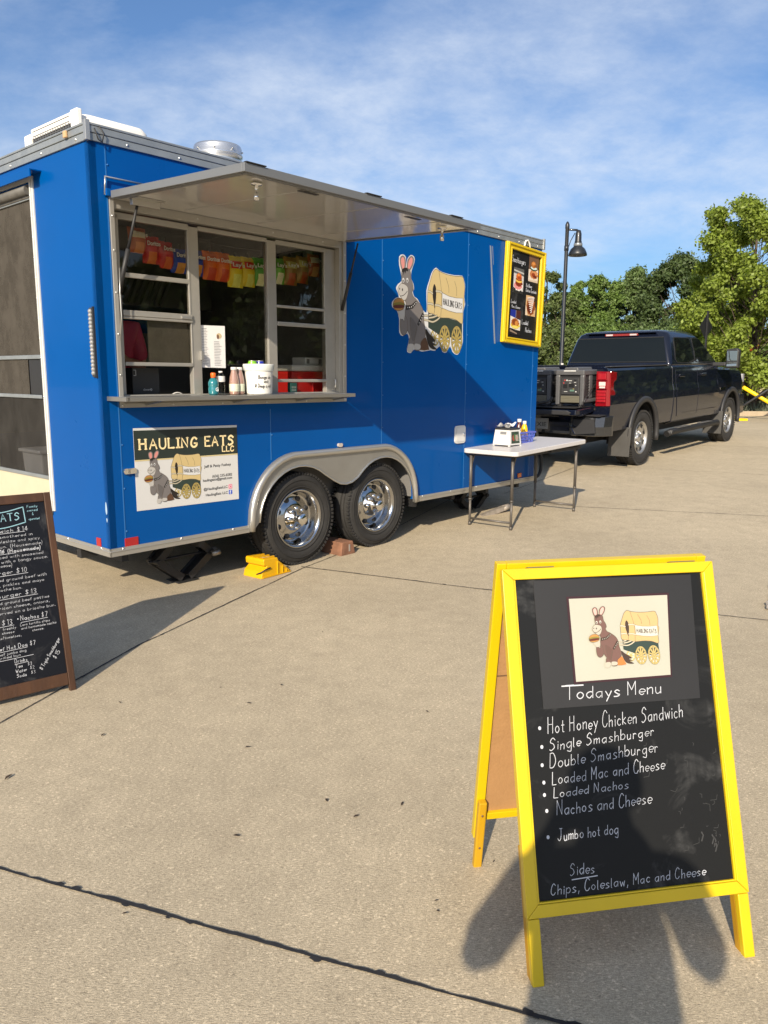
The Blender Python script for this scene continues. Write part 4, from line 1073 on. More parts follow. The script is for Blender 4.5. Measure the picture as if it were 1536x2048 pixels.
# back leaf
BT = math.atan2(.19, .99); TOPV = Vector((0, st_ * HT, ct_ * HT))
BACKF = Vector((0, .53, 0)); bu = (TOPV + Vector((0, .040, .012)) - BACKF).normalized(); BLN = (TOPV + Vector((0, .040, .012)) - BACKF).length
FBk = frame(BACKF, (1, 0, 0), bu)      # z = x cross y -> away from the back? (toward the reader side)
g = MB()
leaf(g, FBk, W0 - .006, W0 + .022, .10, BLN, -.006, .018); leaf(g, FBk, W1 - .034, W1 - .006, .10, BLN, -.006, .018)
leaf(g, FBk, W0 + .0225, W1 - .0345, .165, .188, -.006, .018); leaf(g, FBk, W0 + .0225, W1 - .0345, BLN - .03, BLN, -.006, .018)
g.build('back_frame', M_yel, sign, bevel=.002)
for x0 in (W0 - .004, W1 - .036):
    g = MB(); leaf(g, FBk, x0, x0 + .026, 0, .245, .0185, .040); o = g.build('back_leg', mat('yellow_leg_paint', (0.48, 0.27, 0.008), .42, var=.12, vscale=12, stretch=(1, 1, .2)), sign, bevel=.004)
    g = MB(); [g.lathe([(.004, .040), (.003, .0425), (0, .043)], 8, (0, 0, 0), 'Z') for _ in ()]
    for zz in (.08, .20): g.X = FBk @ Matrix.Translation((x0 + .013, zz, 0)); g.lathe([(.004, .040), (.003, .0425), (0, .043)], 8, (0, 0, 0), 'Z')
    g.build('screw', mat('rusty_screw', (.12, .06, .03), .6), o)
g = MB(); leaf(g, FBk, W0 + .0225, W1 - .0345, .1885, BLN - .0305, .000, .006); g.build('back_board', mat('brown_hardboard', (0.36, 0.20, 0.085), .6, var=.08, vscale=14, bump=.15, bscale=120), sign)
g = MB(); leaf(g, FBk, W0 + .0225, W1 - .04, .66, .664, .0062, .0075); g.build('board_joint', mat('joint_brown', (.14, .08, .04), .7), sign)
g = MB()
for x in (.06, .48): leaf(g, FL_, x, x + .075, HT + .0005, HT + .004, -.05, -.004)
g.build('hinge', mat('hinge_dark', (.16, .13, .05), .5), sign, bevel=.001)
# black card with the drawing
FC = FL_ @ Matrix.Translation((0, 0, -.0075))
g = MB(); g.plate([(.074, .672), (.528, .671), (.539, 1.010), (.073, 1.011)], [], FC, .0016)
card = g.build('poster_card', mat('black_card', (0.013, 0.013, 0.014), .55, var=.1, vscale=5), sign)
g = MB(); g.plate([(.165, .732), (.450, .733), (.466, .962), (.164, .964)], [], FC @ Matrix.Translation((0, 0, .0012)), .001); g.build('drawing_mat', mat('maroon_card', (0.035, 0.010, 0.012), .4), card)
g = MB(); g.plate([(.171, .737), (.446, .739), (.460, .956), (.170, .958)], [], FC @ Matrix.Translation((0, 0, .0022)), .0008); g.build('drawing_paper', mat('laminated_paper', (0.39, 0.385, 0.315), .3, coat=.15, var=.03, vscale=6), card)
am2 = art_mats('drawing_', {'grey': (0.14, 0.075, 0.06), 'grey2': (0.12, 0.065, 0.05), 'pale': (0.40, 0.37, 0.30), 'tan': (.46, .33, .15), 'white': (0.5, 0.49, 0.42), 'brown': (0.45, 0.16, 0.04), 'gold': (.42, .33, .12), 'dark': (.05, .03, .02), 'pink': (.55, .35, .3)})
g = MB(); emblem(g, FC @ Matrix.Translation((.210, .764, .0030)), sc=.200, dz=.00006, backing=False, ink=1.25); g.build('drawing', [am2[k] for k in ART_KEYS], card)
g = MB(); hand(g, 'Todays Menu', .137, .692, .036, FC, .001, w=.0022, slant=.10, width=.285, jit=.06)
g.ribbon([(.130, .728), (.190, .7275)], .0034, FC, .0012)
g.build('heading', M_chalk, card)
g = MB(); FW = FL_ @ Matrix.Translation((0, 0, -.0096))
rows = [('Hot Honey Chicken Sandwich', .082, .607, .040, .395, .042), ('Single Smashburger', .083, .565, .031, .305, .056), ('Double Smashburger', .080, .521, .034, .315, .058), ('Loaded Mac and Cheese', .083, .478, .033, .325, .045),
        ('Loaded Nachos', .084, .446, .025, .215, .03), ('Nachos and Cheese', .089, .401, .034, .272, .03), ('Jumbo hot dog', .086, .338, .030, .172, .02), ('Sides', .112, .251, .031, .072, .0), ('Chips, Coleslaw, Mac and Cheese', .056, .208, .028, .440, .012)]
bl = [(.060, .624), (.062, .576), (.059, .530), (.060, .486), (.059, .455), (.062, .415), (.060, .350)]
for i, (t_, x, y, h_, wd, dy) in enumerate(rows):
    g = MB(); hand(g, t_, x, y, h_, FW, 0, w=.0015, slant=.16, width=wd, dy=dy, jit=.08)
    if i < 7: g.face2d(ellipse(bl[i][0], bl[i][1], .0042, .005, 10), FW, .0003)
    if t_ == 'Sides': g.ribbon([(.116, .240), (.186, .243)], .0024, FW)
    g.build('chalk_line', M_chalk, brd)
g = MB()
r = random.Random(5)
for _ in range(26):
    x, y = r.uniform(.34, .55), r.uniform(.30, .56)
    if r.random() < .3: x, y = r.uniform(.42, .53), r.uniform(.27, .42)
    a = r.uniform(-.6, 1.6); l = r.uniform(.004, .018); g.ribbon([(x, y), (x + l * math.cos(a), y + l * math.sin(a)), (x + l * 1.4 * math.cos(a + .5), y + l * 1.4 * math.sin(a + .5))], .0014, FW, -.0001)
for (x, y) in ((.49, .30), (.525, .283), (.527, .27), (.52, .29)): 
    g.ribbon([(x, y), (x + .006, y + .014), (x + .002, y + .022)], .004, FW, -.0001)
g.build('chalk_smudge', mat('rubbed_chalk', (0.030, 0.031, 0.032), .8), sign)

# ------------------------------------------------------------ dark wood A-frame chalkboard at the left edge
BG = Vector((-1.481, 3.537, 0)); BU = Vector((.7726, .6348, 0)).normalized(); BN = Vector((-BU.y, BU.x, 0)); BTI = .2225
M_wood = mat('stained_wood', (0.055, 0.024, 0.010), .5, var=.45, vscale=11, stretch=(1, 1, .12), bump=.15, bscale=60)
bs = thing('chalkboard_sign', 'dark brown wooden chalkboard sign with a long handwritten price menu', 'sign', BG, math.atan2(BU.y, BU.x))
FK = frame((0, 0, 0), (1, 0, 0), (0, math.sin(BTI), math.cos(BTI)))
BWd, BHt = .60, .965
g = MB()
leaf(g, FK, -.031, 0.0, 0, BHt, -.022, 0); leaf(g, FK, -BWd, -BWd + .031, 0, BHt, -.022, 0)
leaf(g, FK, -BWd + .0312, -.0312, .032, .090, -.020, -.001); leaf(g, FK, -BWd + .0312, -.0312, BHt - .042, BHt, -.021, -.0008)
g.X = Matrix.Identity(4); g.build('front_frame', M_wood, bs, bevel=.003)
g = MB(); leaf(g, FK, -BWd + .0315, -.0315, .0905, BHt - .0425, -.014, -.008); g.build('chalkboard', chalk('slate', (0.0085, 0.0095, 0.013)), bs)
top = Vector((0, math.sin(BTI) * BHt, math.cos(BTI) * BHt)); bf = Vector((0, .50, 0)); bup = (top + Vector((0, .03, -.01)) - bf); bl = bup.length
FKb = frame(bf, (1, 0, 0), bup)
g = MB(); leaf(g, FKb, -.03, 0, 0, bl, -.004, .018); leaf(g, FKb, -BWd, -BWd + .03, 0, bl, -.004, .018); leaf(g, FKb, -BWd + .0302, -.0302, .05, .09, -.004, .018); leaf(g, FKb, -BWd + .0302, -.0302, bl - .04, bl, -.004, .018)
g.build('back_frame', M_wood, bs, bevel=.003)
g = MB(); leaf(g, FKb, -BWd + .0302, -.0302, .0902, bl - .0402, .002, .008); g.build('back_board', M_board, bs)
g = MB(); FKw = FK @ Matrix.Translation((0, 0, -.0076))
def rt(t_, xr, y, h_, wd, w_=.0011, dy=.0, sl=.06): hand(g, t_, xr - wd, y, h_, FKw, 0, w=w_, slant=sl, width=wd, dy=dy, jit=.06)
def ul(x0, x1, y): g.ribbon([(x0, y), (x1, y + .002)], .0018, FKw)
T1, T2, T3 = .020, .0155, .013
rt('Sandwich $14', -.115, .793, T1, .205, .0016); ul(-.33, -.135, .788)
rt('breast smothered in', -.099, .768, T2, .235); rt('homemade coleslaw and spicy', -.070, .746, T2, .31); rt('brioche bun. (Housemade)', -.058, .722, T2, .30)
rt('Cheese $16 (Housemade)', -.070, .698, T2 * 1.1, .29, .0024); ul(-.33, -.185, .692)
rt('topped with seasoned', -.062, .674, T2, .235); rt('served with a tangy sauce.', -.043, .652, T2, .29); rt('cheese)', -.205, .634, T2, .075)
rt('Smashburger $10', -.142, .600, T1 * 1.05, .26, .0016); ul(-.34, -.145, .592)
rt('seasoned ground beef with', -.060, .569, T2, .29); rt('onions, pickles and mayo', -.074, .545, T2, .27); rt('brioche bun.', -.175, .524, T2, .125)
rt('Smashburger $13', -.112, .493, T1 * 1.05, .28, .0016); ul(-.34, -.115, .485)
rt('seasoned ground beef patties', -.062, .463, T2, .30); rt('American cheese, onions,', -.062, .441, T2, .27); rt('all served on a brioche bun.', -.037, .417, T2, .30)
rt('$13', -.235, .368, T1 * 1.15, .05, .0018); ul(-.33, -.236, .36)
rt('Nachos $7', -.080, .376, T1 * 1.1, .125, .0018); ul(-.205, -.085, .367); g.face2d(ellipse(-.216, .386, .003, .003, 8), FKw, 0)
rt('Corn tortilla chips', -.075, .350, T3, .135); rt('and homemade nacho', -.047, .334, T3, .160); rt('cheese.', -.105, .317, T3, .055)
rt('freshly', -.226, .345, T3, .06); rt('cheese', -.236, .327, T3, .055); rt('onions/tomatoes,', -.208, .305, T3, .13)
rt('Beef Hot Dog $7', -.150, .254, T1 * .95, .185, .0016); ul(-.33, -.195, .247); rt('beef jumbo dog', -.196, .231, T3, .13); rt('grilled bun', -.222, .215, T3, .10); ul(-.34, -.17, .207)
rt('Drinks', -.196, .186, T1 * .9, .058, .0016); ul(-.255, -.196, .180)
rt('Tea', -.220, .162, T2, .033, .0016); rt('$3', -.178, .164, T2 * .9, .022); rt('Water', -.203, .140, T2, .052, .0016); rt('$2', -.170, .144, T2 * .9, .022); rt('Soda', -.208, .118, T2, .045, .0016); rt('$3', -.168, .122, T2 * .9, .022)
FD = FKw @ Matrix.Translation((-.140, .128, 0)) @ Matrix.Rotation(rad(53), 4, 'Z')
hand(g, '# Triple Smashburger', 0, 0, .017, FD, 0, w=.0017, width=.165); hand(g, '$15', .07, -.030, .018, FD, 0, w=.0017)
g.build('chalk_writing', M_chalk, bs)
g = MB(); ban_ = [(-.42, .84), (-.30, .818), (-.22, .815), (-.126, .832), (-.129, .905), (-.22, .888), (-.30, .892), (-.42, .915), (-.42, .84)]
g.ribbon(smooth_open(ban_[:4], 5), .0042, FKw, .0002); g.ribbon([ban_[3], ban_[4]], .0042, FKw, .0002); g.ribbon(smooth_open(ban_[4:8], 5), .0042, FKw, .0002); g.ribbon([ban_[7], ban_[8]], .0042, FKw, .0002)
for (t_, xr, y, wd) in (('EATS', -.142, .845, .115), ('HAULING', -.275, .85, .14)): serif_caps(g, t_, xr - wd, y, .034, FKw, .0002, .0042, wd, dy=.02)
for (t_, x, y) in (('Family', -.112, .899), ('owned', -.113, .881), ('&', -.092, .862), ('operated', -.110, .840)): hand(g, t_, x, y, .012, FKw, .0002, w=.0015, width=.05 if t_ != '&' else .008)
g.build('blue_chalk_banner', mat('chalk_blue', (0.22, 0.40, 0.46), .8), bs)

# ------------------------------------------------------------ framed menu hanging from the trailer's roof edge
mb_loc = trailer.matrix_basis @ Vector((4.795, -.025, 2.337))
mbd = thing('menu_board', 'tall yellow framed menu board with food photos hanging on the blue trailer', 'menu board', mb_loc, TR_ROT)
lean = frame((0, 0, 0), (1, 0, .004), (-.045, -.02, 1))
lean = frame((0, 0, 0), (1, 0, .0), (.048, .0, 1))
FM = Matrix(((1, .055, 0, 0), (0, 0, -1, 0), (0, 1, 0, 0), (0, 0, 0, 1)))     # hangs a little askew
FM = frame((0, 0, 0), (1, 0, .0), (.0, .0, 1)) @ Matrix.Rotation(rad(-2.6), 4, 'Z')
X0, X1, Y0, Y1 = -.372, .372, -.50, .50
IX0, IX1, IY0, IY1 = X0 + .082, X1 - .082, Y0 + .06, Y1 - .065
g = MB()
for pts in ([(X0, Y0), (IX0, IY0), (IX0, IY1), (X0, Y1)], [(X1, Y0), (X1, Y1), (IX1, IY1), (IX1, IY0)], [(X0 + .001, Y0), (X1 - .001, Y0), (IX1 - .001, IY0), (IX0 + .001, IY0)], [(X0 + .001, Y1), (IX0 + .001, IY1), (IX1 - .001, IY1), (X1 - .001, Y1)]):
    g.plate(pts, [], FM @ Matrix.Translation((0, 0, .012)), .036)
g.build('frame', M_yel, mbd, bevel=.006)
g = MB(); g.X = FM; k = .022
for (x0, x1, y0, y1) in ((X0 + .004, X0 + .030, Y0 + .004, Y1 - .004), (X1 - .030, X1 - .004, Y0 + .004, Y1 - .004), (X0 + .031, X1 - .031, Y0 + .004, Y0 + .026), (X0 + .031, X1 - .031, Y1 - .026, Y1 - .004)): g.box(x0, x1, y0, y1, .0125, .026)
for (x0, x1, y0, y1) in ((IX0 - .018, IX0 - .001, IY0 - .016, IY1 + .016), (IX1 + .001, IX1 + .018, IY0 - .016, IY1 + .016), (IX0, IX1, IY0 - .016, IY0 - .001), (IX0, IX1, IY1 + .001, IY1 + .016)): g.box(x0, x1, y0, y1, .0122, .019)
g.build('frame_moulding', M_yel, mbd, bevel=.004)
g = MB(); g.plate([(IX0 - .004, IY0 - .004), (IX1 + .004, IY0 - .004), (IX1 + .004, IY1 + .004), (IX0 - .004, IY1 + .004)], [], FM @ Matrix.Translation((0, 0, -.004)), .006); g.build('board', M_board, mbd)
FMw = FM @ Matrix.Translation((0, 0, -.0035))
def mxy(s, z): return (s - 4.795 + (z - 2.337) * -.02, z - 2.337)
g = MB()
def mh(t_, s, z, h_, wd, w_=.006): x, y = mxy(s, z); hand(g, t_, x, y, h_, FMw, .0006, w=w_, width=wd, slant=.05, jit=.05)
mh('Smashburgers', 4.545, 2.655, .062, .265, .0055); mh('Hot Honey', 4.835, 2.440, .034, .12, .0045); mh('Chicken Sandwich', 4.835, 2.392, .036, .215, .0045)
mh('Loaded', 4.560, 2.246, .034, .10, .0045); mh('Mac n Cheese', 4.575, 2.200, .030, .165, .004); mh('Loaded', 4.785, 2.052, .048, .13, .0055); mh('Nachos', 4.860, 1.978, .048, .13, .0055)
g.build('chalk_writing', M_chalk, mbd)
def photo(s0, s1, z0, z1, layers):
    g = MB(); cols = []
    x0, y0 = mxy(s0, z0); x1, y1 = mxy(s1, z1); wd, ht = x1 - x0, y1 - y0
    for i, (c, pts) in enumerate(layers):
        g.cur = i; cols.append(mat('print_%s' % c, c, .35)); g.face2d([(x0 + p[0] * wd, y0 + p[1] * ht) for p in pts], FMw, .0006 + i * .0004)
    return g.build('food_photo', cols, mbd)
full = [(0, 0), (1, 0), (1, 1), (0, 1)]
E_ = lambda cx, cy, rx, ry, s=0: [(cx + rx * (1 + .12 * math.sin(3.3 * k + s)) * math.cos(k * .2618), cy + ry * (1 + .12 * math.cos(2.7 * k + s)) * math.sin(k * .2618)) for k in range(24)]
photo(4.585, 4.781, 2.353, 2.605, [('C9C4BE', full), ('5A5A58', [(0, .78), (1, .72), (1, 1), (0, 1)]), ('B8B8B4', [(0, .86), (1, .80), (1, .86), (0, .92)]), ('2A2927', [(0, 0), (1, 0), (1, .10), (0, .22)]), ('E2DDD6', E_(.5, .32, .46, .22)), ('D98A86', E_(.45, .30, .40, .15, 2)), ('7A2F16', E_(.52, .42, .36, .15, 1)), ('E0B24C', E_(.52, .50, .32, .08, 4)), ('5E2A12', E_(.5, .56, .30, .06, 3)), ('C8642A', E_(.5, .66, .28, .14)), ('A5481C', E_(.55, .62, .2, .06, 2)), ('E08E4E', E_(.44, .72, .12, .05, 1))])
photo(4.868, 5.065, 2.503, 2.770, [('6B4F3C', full), ('D9CBB9', [(0, 0), (1, 0), (1, .50), (0, .46)]), ('C6B49E', [(0, 0), (1, 0), (1, .10), (0, .05)]), ('B9703F', E_(.55, .30, .42, .17, 1)), ('C98A58', E_(.60, .34, .30, .12, 3)), ('8C3A1C', E_(.5, .28, .18, .08, 2)), ('6B2412', E_(.68, .22, .2, .05, 5)), ('2E4A3A', E_(.48, .50, .34, .07, 1)), ('CFE0DA', E_(.5, .54, .32, .06, 2)), ('A8682E', E_(.46, .66, .26, .13)), ('D08A4A', E_(.44, .70, .15, .06, 1)), ('8A4A1E', E_(.62, .62, .1, .05))])
photo(4.842, 5.046, 2.151, 2.358, [('C9A477', full), ('3A1E14', [(.85, .5), (1, .45), (1, 1), (.75, 1)]), ('D9C6AE', [(0, 0), (.2, 0), (.1, .4), (0, .5)]), ('8A4A24', E_(.5, .48, .42, .44, 1)), ('5A2413', E_(.45, .40, .28, .26, 2)), ('B06A34', E_(.55, .65, .24, .18, 3)), ('7A3418', E_(.6, .34, .22, .14, 4))] + [('EDE6DE', [(.12 + .05 * k, .88 - k * .10), (.80 - .03 * k, .96 - k * .10), (.82 - .03 * k, .91 - k * .10), (.14 + .05 * k, .84 - k * .10)]) for k in range(0, 8, 1)])
photo(4.554, 4.755, 1.927, 2.181, [('2B3346', full), ('1E2C8A', [(0, .68), (.5, .68), (.5, 1), (0, 1)]), ('4A2420', [(.55, .68), (1, .68), (1, 1), (.55, 1)]), ('7A7A88', [(.5, .68), (.55, .68), (.55, 1), (.5, 1)]), ('D8D2C8', [(.0, .25), (1, .20), (1, .62), (0, .74)]), ('D8B93E', E_(.5, .40, .44, .15, 1)), ('A9602A', E_(.48, .50, .38, .17, 2)), ('7E3C1A', E_(.45, .52, .25, .11, 3)), ('C8843E', E_(.6, .48, .15, .1, 5)), ('E2CE62', E_(.5, .32, .34, .06, 4)), ('1E1A1E', [(0, .0), (1, 0), (1, .18), (0, .26)]), ('8A7868', [(0, .12), (.7, .04), (.7, .09), (0, .20)])])
g = MB(); g.tube([FM @ Vector((-.05, Y1 - .01, .0)), FM @ Vector((-.02, Y1 + .055, -.004)), FM @ Vector((.015, Y1 + .07, -.002)), FM @ Vector((.05, Y1 + .04, .0)), FM @ Vector((.07, Y1 - .01, .0))], .009, 8); g.build('hanging_hook', mat('white_hook', (.75, .75, .72), .4), mbd)
# ------------------------------------------------------------ folding table with condiments
ang = rad(90 - 40.5); slope = math.atan2(.04, 1.46)
T_NF = Vector((1.247, 7.284, 0))
tE = Vector((math.cos(ang), math.sin(ang), 0)); tN = Vector((-tE.y, tE.x, 0))
TLn, TWd, TZ = 1.46, .62, .800
tc0 = T_NF + tE * TLn / 2 + tN * TWd / 2
zc = gz(tc0.x, tc0.y)
tb = thing('folding_table', 'white plastic folding table on thin grey legs beside the trailer', 'table', (tc0.x, tc0.y, 0), ang)
def ttop(x): return TZ + (x + TLn / 2) * math.tan(slope)
g = MB()
out_ = rrect(-TLn / 2, TLn / 2, -TWd / 2, TWd / 2, .045, 6)
def dip(x): return -.010 * (1 - min(1, abs(x) / (.25)) ** 2) if abs(x) < .25 else 0
secs = []
for dz, s in ((-.044, .006), (-.040, 0), (-.006, 0), (-.001, .003), (0, .009)): secs.append([(x * (1 - s * 1.2), y * (1 - s * 2.6), ttop(x) + dz) for x, y in out_])
g.loft(secs, smooth=False); g.build('tabletop', mat('granite_white_plastic', (0.55, 0.53, 0.52), .34, var=.05, vscale=80), tb, bevel=.002)
g = MB(); g.box(-TLn / 2 + .04, TLn / 2 - .04, -TWd / 2 + .05, TWd / 2 - .05, TZ - .062, TZ - .035); g.box(-.012, .012, -TWd / 2 + .02, TWd / 2 - .02, TZ - .05, TZ - .02); g.build('table_frame', M_black, tb)
M_leg = mat('grey_powder_steel', (0.095, 0.085, 0.075), .45, metal=.2, var=.1, vscale=10)
inv = Matrix.Rotation(-ang, 4, 'Z') @ Matrix.Translation((-tc0.x, -tc0.y, 0))
legw = [(.866, 7.692), (1.243, 7.453), (2.083, 8.384), (1.696, 8.617)]
legl = [inv @ Vector((x, y, gz(x, y))) for x, y in legw]
for i, p in enumerate(legl):
    g = MB(); zt2 = ttop(p.x) - .045; zm = p.z + (.30 if i in (1, 3) else .28)
    g.tube([(p.x, p.y, zm - .02), (p.x, p.y, zt2)], .0155, 12); g.tube([(p.x, p.y, p.z), (p.x, p.y, zm)], .0125, 12); g.tube([(p.x, p.y, zm - .022), (p.x, p.y, zm - .004)], .0185, 12); g.tube([(p.x, p.y, p.z), (p.x, p.y, p.z + .035)], .0155, 12)
    lg = g.build('leg', M_leg, tb)
    s = 1 if p.x < 0 else -1
    g = MB(); g.bar((p.x, p.y, zt2 - .13), (p.x + s * .06, p.y, zt2 - .01), .012, .020); g.build('leg_brace', M_leg, lg)
for a, b in ((0, 1), (3, 2)):
    pa, pb = legl[a], legl[b]; g = MB(); g.tube([(pa.x, pa.y, pa.z + .07), (pb.x, pb.y, pb.z + .07)], .011, 10); g.build('crossbar', M_leg, tb); g = MB(); g.tube([(pa.x, pa.y, ttop(pa.x) - .06), (pb.x, pb.y, ttop(pb.x) - .06)], .012, 10); g.build('crossbar', M_leg, tb)
def on_table(x, y): v = Matrix.Rotation(ang, 4, 'Z') @ Vector((x, y, 0)); return (tc0.x + v.x, tc0.y + v.y, ttop(x))
# napkin dispenser
nd_ = thing('napkin_dispenser', 'white box napkin dispenser with a black top on the table', 'napkin dispenser', on_table(-.285, .07), ang - rad(4))
g = MB(); s0, s1 = (.105, .105), (.088, .090)
g.loft([[(x * a, y * b, z) for x, y in ((-1, -1), (1, -1), (1, 1), (-1, 1))] for z, a, b in ((.012, .105, .105), (.165, .090, .090))], smooth=False)
for x in (-.095, .095):
    for y in (-.095, .095): g.box(x - .012, x + .012, y - .012, y + .012, 0, .0122)
g.build('dispenser_body', M_white, nd_, bevel=.006)
g = MB(); g.loft([[(x * a, y * a, z) for x, y in ((-1, -1), (1, -1), (1, 1), (-1, 1))] for z, a in ((.1652, .093), (.178, .090), (.186, .080))], smooth=False); g.build('dispenser_top', M_blackp, nd_, bevel=.004)
g = MB(); FN = frame((0, -.1032, .030), (1, 0, 0), (0, .1, 1)); g.face2d([(-.072, .0), (.072, .0), (.064, .118), (-.064, .118)], FN, .0012)
for i, c in enumerate(((.15, .05, .04), (.06, .12, .05), (.25, .10, .08))): g.cur = i + 1; g.face2d([(p[0] * .12 - .06, p[1] * .1 + .01) for p in E_(.25 + .22 * i, .45 + .1 * (i % 2), .2, .3, i)], FN, .0016 + i * .0003)
for k in range(5): g.cur = 4; g.face2d([(.0, .085 - k * .014), (.055, .085 - k * .014), (.055, .079 - k * .014), (.0, .079 - k * .014)], FN, .0028)
g.build('dispenser_poster', [mat('poster_green', (.035, .055, .04), .35), mat('poster_red', (.25, .05, .04), .4), mat('poster_leaf', (.06, .14, .05), .4), mat('poster_pink', (.4, .2, .16), .4), mat('poster_text', (.3, .36, .3), .4)], nd_)
g = MB(); FN2 = frame((-.1032, 0, .03), (0, -1, 0), (.1, 0, 1)); g.face2d([(-.02, .09), (.055, .09), (.055, .118), (-.02, .118)], FN2, .0012); g.build('dispenser_badge', mat('badge_grey', (.2, .2, .2), .5), nd_)
nk = thing('paper_napkin', 'crumpled white paper napkin sticking out of the dispenser top', 'napkin', on_table(-.285, .07)[:2] + (on_table(-.285, .07)[2] + .184,), ang)
g = MB(); n = 9; vs = []; r = random.Random(2)
for i in range(n):
    for j in range(n):
        u, v = i / (n - 1) - .5, j / (n - 1) - .5
        vs.append((u * .19 - .01, v * .13, .004 + .055 * abs(u + .08) ** .8 + .012 * math.sin(9 * u + 4 * v) + .010 * math.sin(11 * v) + r.uniform(0, .006)))
g.add(vs, [(i * n + j, (i + 1) * n + j, (i + 1) * n + j + 1, i * n + j + 1) for i in range(n - 1) for j in range(n - 1)], False); g.build('napkin_sheet', mat('tissue', (.62, .62, .63), .9), nk)
# basket and bottles
bk = thing('plastic_basket', 'small blue violet plastic basket holding condiment bottles on the table', 'basket', on_table(.055, .14), ang - rad(2))
M_bask = mat('violet_plastic', (0.085, 0.115, 0.46), .38)
g = MB(); BX_, BY_, BH_ = .125, .085, .115
def bk_ring(z, s, t): 
    for (x0, x1, y0, y1) in ((-BX_ * s, BX_ * s, -BY_ * s - t, -BY_ * s), (-BX_ * s, BX_ * s, BY_ * s, BY_ * s + t), (-BX_ * s - t, -BX_ * s, -BY_ * s - t, BY_ * s + t), (BX_ * s, BX_ * s + t, -BY_ * s - t, BY_ * s + t)): g.box(x0, x1, y0, y1, z, z + (.016 if z > .09 else .009))
bk_ring(BH_ - .014, 1.22, .008); bk_ring(0.0, 1.0, .004); bk_ring(.034, 1.065, .004); bk_ring(.066, 1.13, .004)
g.box(-BX_, BX_, -BY_, BY_, 0, .004)
for k in range(11):
    u = -1 + 2 * k / 10
    for s in (-1, 1): g.bar((u * BX_, s * BY_, .004), (u * BX_ * 1.22, s * BY_ * 1.22, BH_ - .006), .009, .004)
for k in range(8):
    u = -1 + 2 * k / 7
    for s in (-1, 1): g.bar((s * BX_, u * BY_, .004), (s * BX_ * 1.22, u * BY_ * 1.22, BH_ - .006), .004, .009)
g.build('basket_body', M_bask, bk)
def bottle(name, label, x, y, prof, m, capprof, mc, base=None, lab=None, cat='bottle', sq=1.0, group=None):
    p = base if base is not None else on_table(x, y)
    b = thing(name, label, cat, p, ang, group)
    g = MB(); g.lathe(prof, 20); g.build('bottle_body', m, b)
    g = MB(); g.lathe(capprof, 16); g.build('cap', mc, b)
    if lab:
        g = MB(); g.lathe(lab[0], 24); g.build('bottle_label', lab[1], b)
    return b
def up(p, d): return (p[0], p[1], p[2] + d)
M_must = mat('mustard_yellow', hexc('F2B705'), .35, coat=.3); M_ketch = mat('ketchup_brown', (0.10, 0.022, 0.010), .2, coat=.5)
bottle('mustard_bottle', 'yellow mustard bottle with white lid standing in the violet basket', 0, 0, [(0, 0), (.034, .0), (.036, .02), (.036, .10), (.034, .135), (.026, .165), (.016, .182), (.0155, .19)], M_must, [(.0, .215), (.019, .215), (.020, .19), (.019, .183), (.012, .183)], M_white, up(on_table(.125, .115), .006), ([(.0365, .045), (.037, .05), (.037, .105), (.0365, .11)], mat('mustard_label', hexc('E0A800'), .4)))
bottle('ketchup_bottle', 'dark brown sauce bottle with white lid behind the mustard', 0, 0, [(0, 0), (.032, .0), (.034, .02), (.034, .12), (.028, .16), (.020, .19), (.019, .205)], M_ketch, [(0, .232), (.022, .232), (.023, .205), (.021, .198), (.012, .198)], M_white, up(on_table(.145, .19), .006))
bottle('squeeze_bottle', 'white squeeze bottle with pointed nozzle standing in the violet basket', 0, 0, [(0, 0), (.026, 0), (.028, .015), (.028, .11), (.022, .125), (.021, .135)], mat('milky_plastic', (.70, .68, .62), .35), [(0, .185), (.004, .185), (.007, .150), (.022, .146), (.024, .136), (.024, .122), (.012, .122)], M_white, up(on_table(.005, .115), .006))
bottle('relish_bottle', 'olive amber condiment bottle in the violet basket beside the mustard', 0, 0, [(0, 0), (.026, 0), (.028, .015), (.028, .095), (.022, .115), (.014, .122)], mat('olive_sauce', (.16, .11, .008), .2, coat=.4), [(0, .135), (.016, .135), (.016, .120), (.01, .12)], mat('olive_cap', (.16, .12, .01), .4), up(on_table(.06, .085), .006))

# ------------------------------------------------------------ wheel chocks
ck = thing('wheel_chock', 'bright yellow plastic wheel chock wedged against the rear trailer tyre', 'wheel chock', trailer.matrix_basis @ Vector((1.262, -.01, 0)), TR_ROT + rad(4)); ck.scale = (.86, .9, .92)
g = MB(); ys_ = (-.105, .115)
prof = [(.20, 0), (.19, .018), (.10, .085), (.045, .125), (.035, .150), (-.125, .160), (-.135, .145), (-.130, .105), (-.095, .098), (-.105, .085), (-.150, .055), (-.165, .0)]
g.loft([[(x, y, z) for x, z in prof] for y in ys_], smooth=False)
ckb = g.build('chock_body', mat('chock_yellow', (0.66, 0.36, 0.002), .42, var=.06, vscale=14), ck, bevel=.006, fixn=True)
g = MB()
for y in (-.108, .108):
    for (a, b) in (((.03, .01), (.03, .12)), ((.09, .01), (.09, .08)), ((.14, .01), (.14, .045)), ((.03, .115), (.17, .02)), ((-.15, .008), (.19, .008))): g.bar((a[0], y, a[1]), (b[0], y, b[1]), .010, .012)
for k in range(3): g.box(-.11, .03, -.075 + k * .06, -.055 + k * .06, .150, .162)
g.build('chock_rib', mat('chock_yellow_rib', (0.58, 0.31, 0.002), .45), ck, bevel=.002)
g = MB(); g.lathe([(.0, 0), (.0, 0)], 3); g = MB(); FCk = frame((-.055, -.062, .1565), (1, 0, -.06), (0, 1, 0))
hand(g, 'Wheel', -.06, -.012, .030, FCk, .0068, w=.006, width=.11); g.build('raised_lettering', mat('worn_white', (.65, .6, .45), .6), ck)
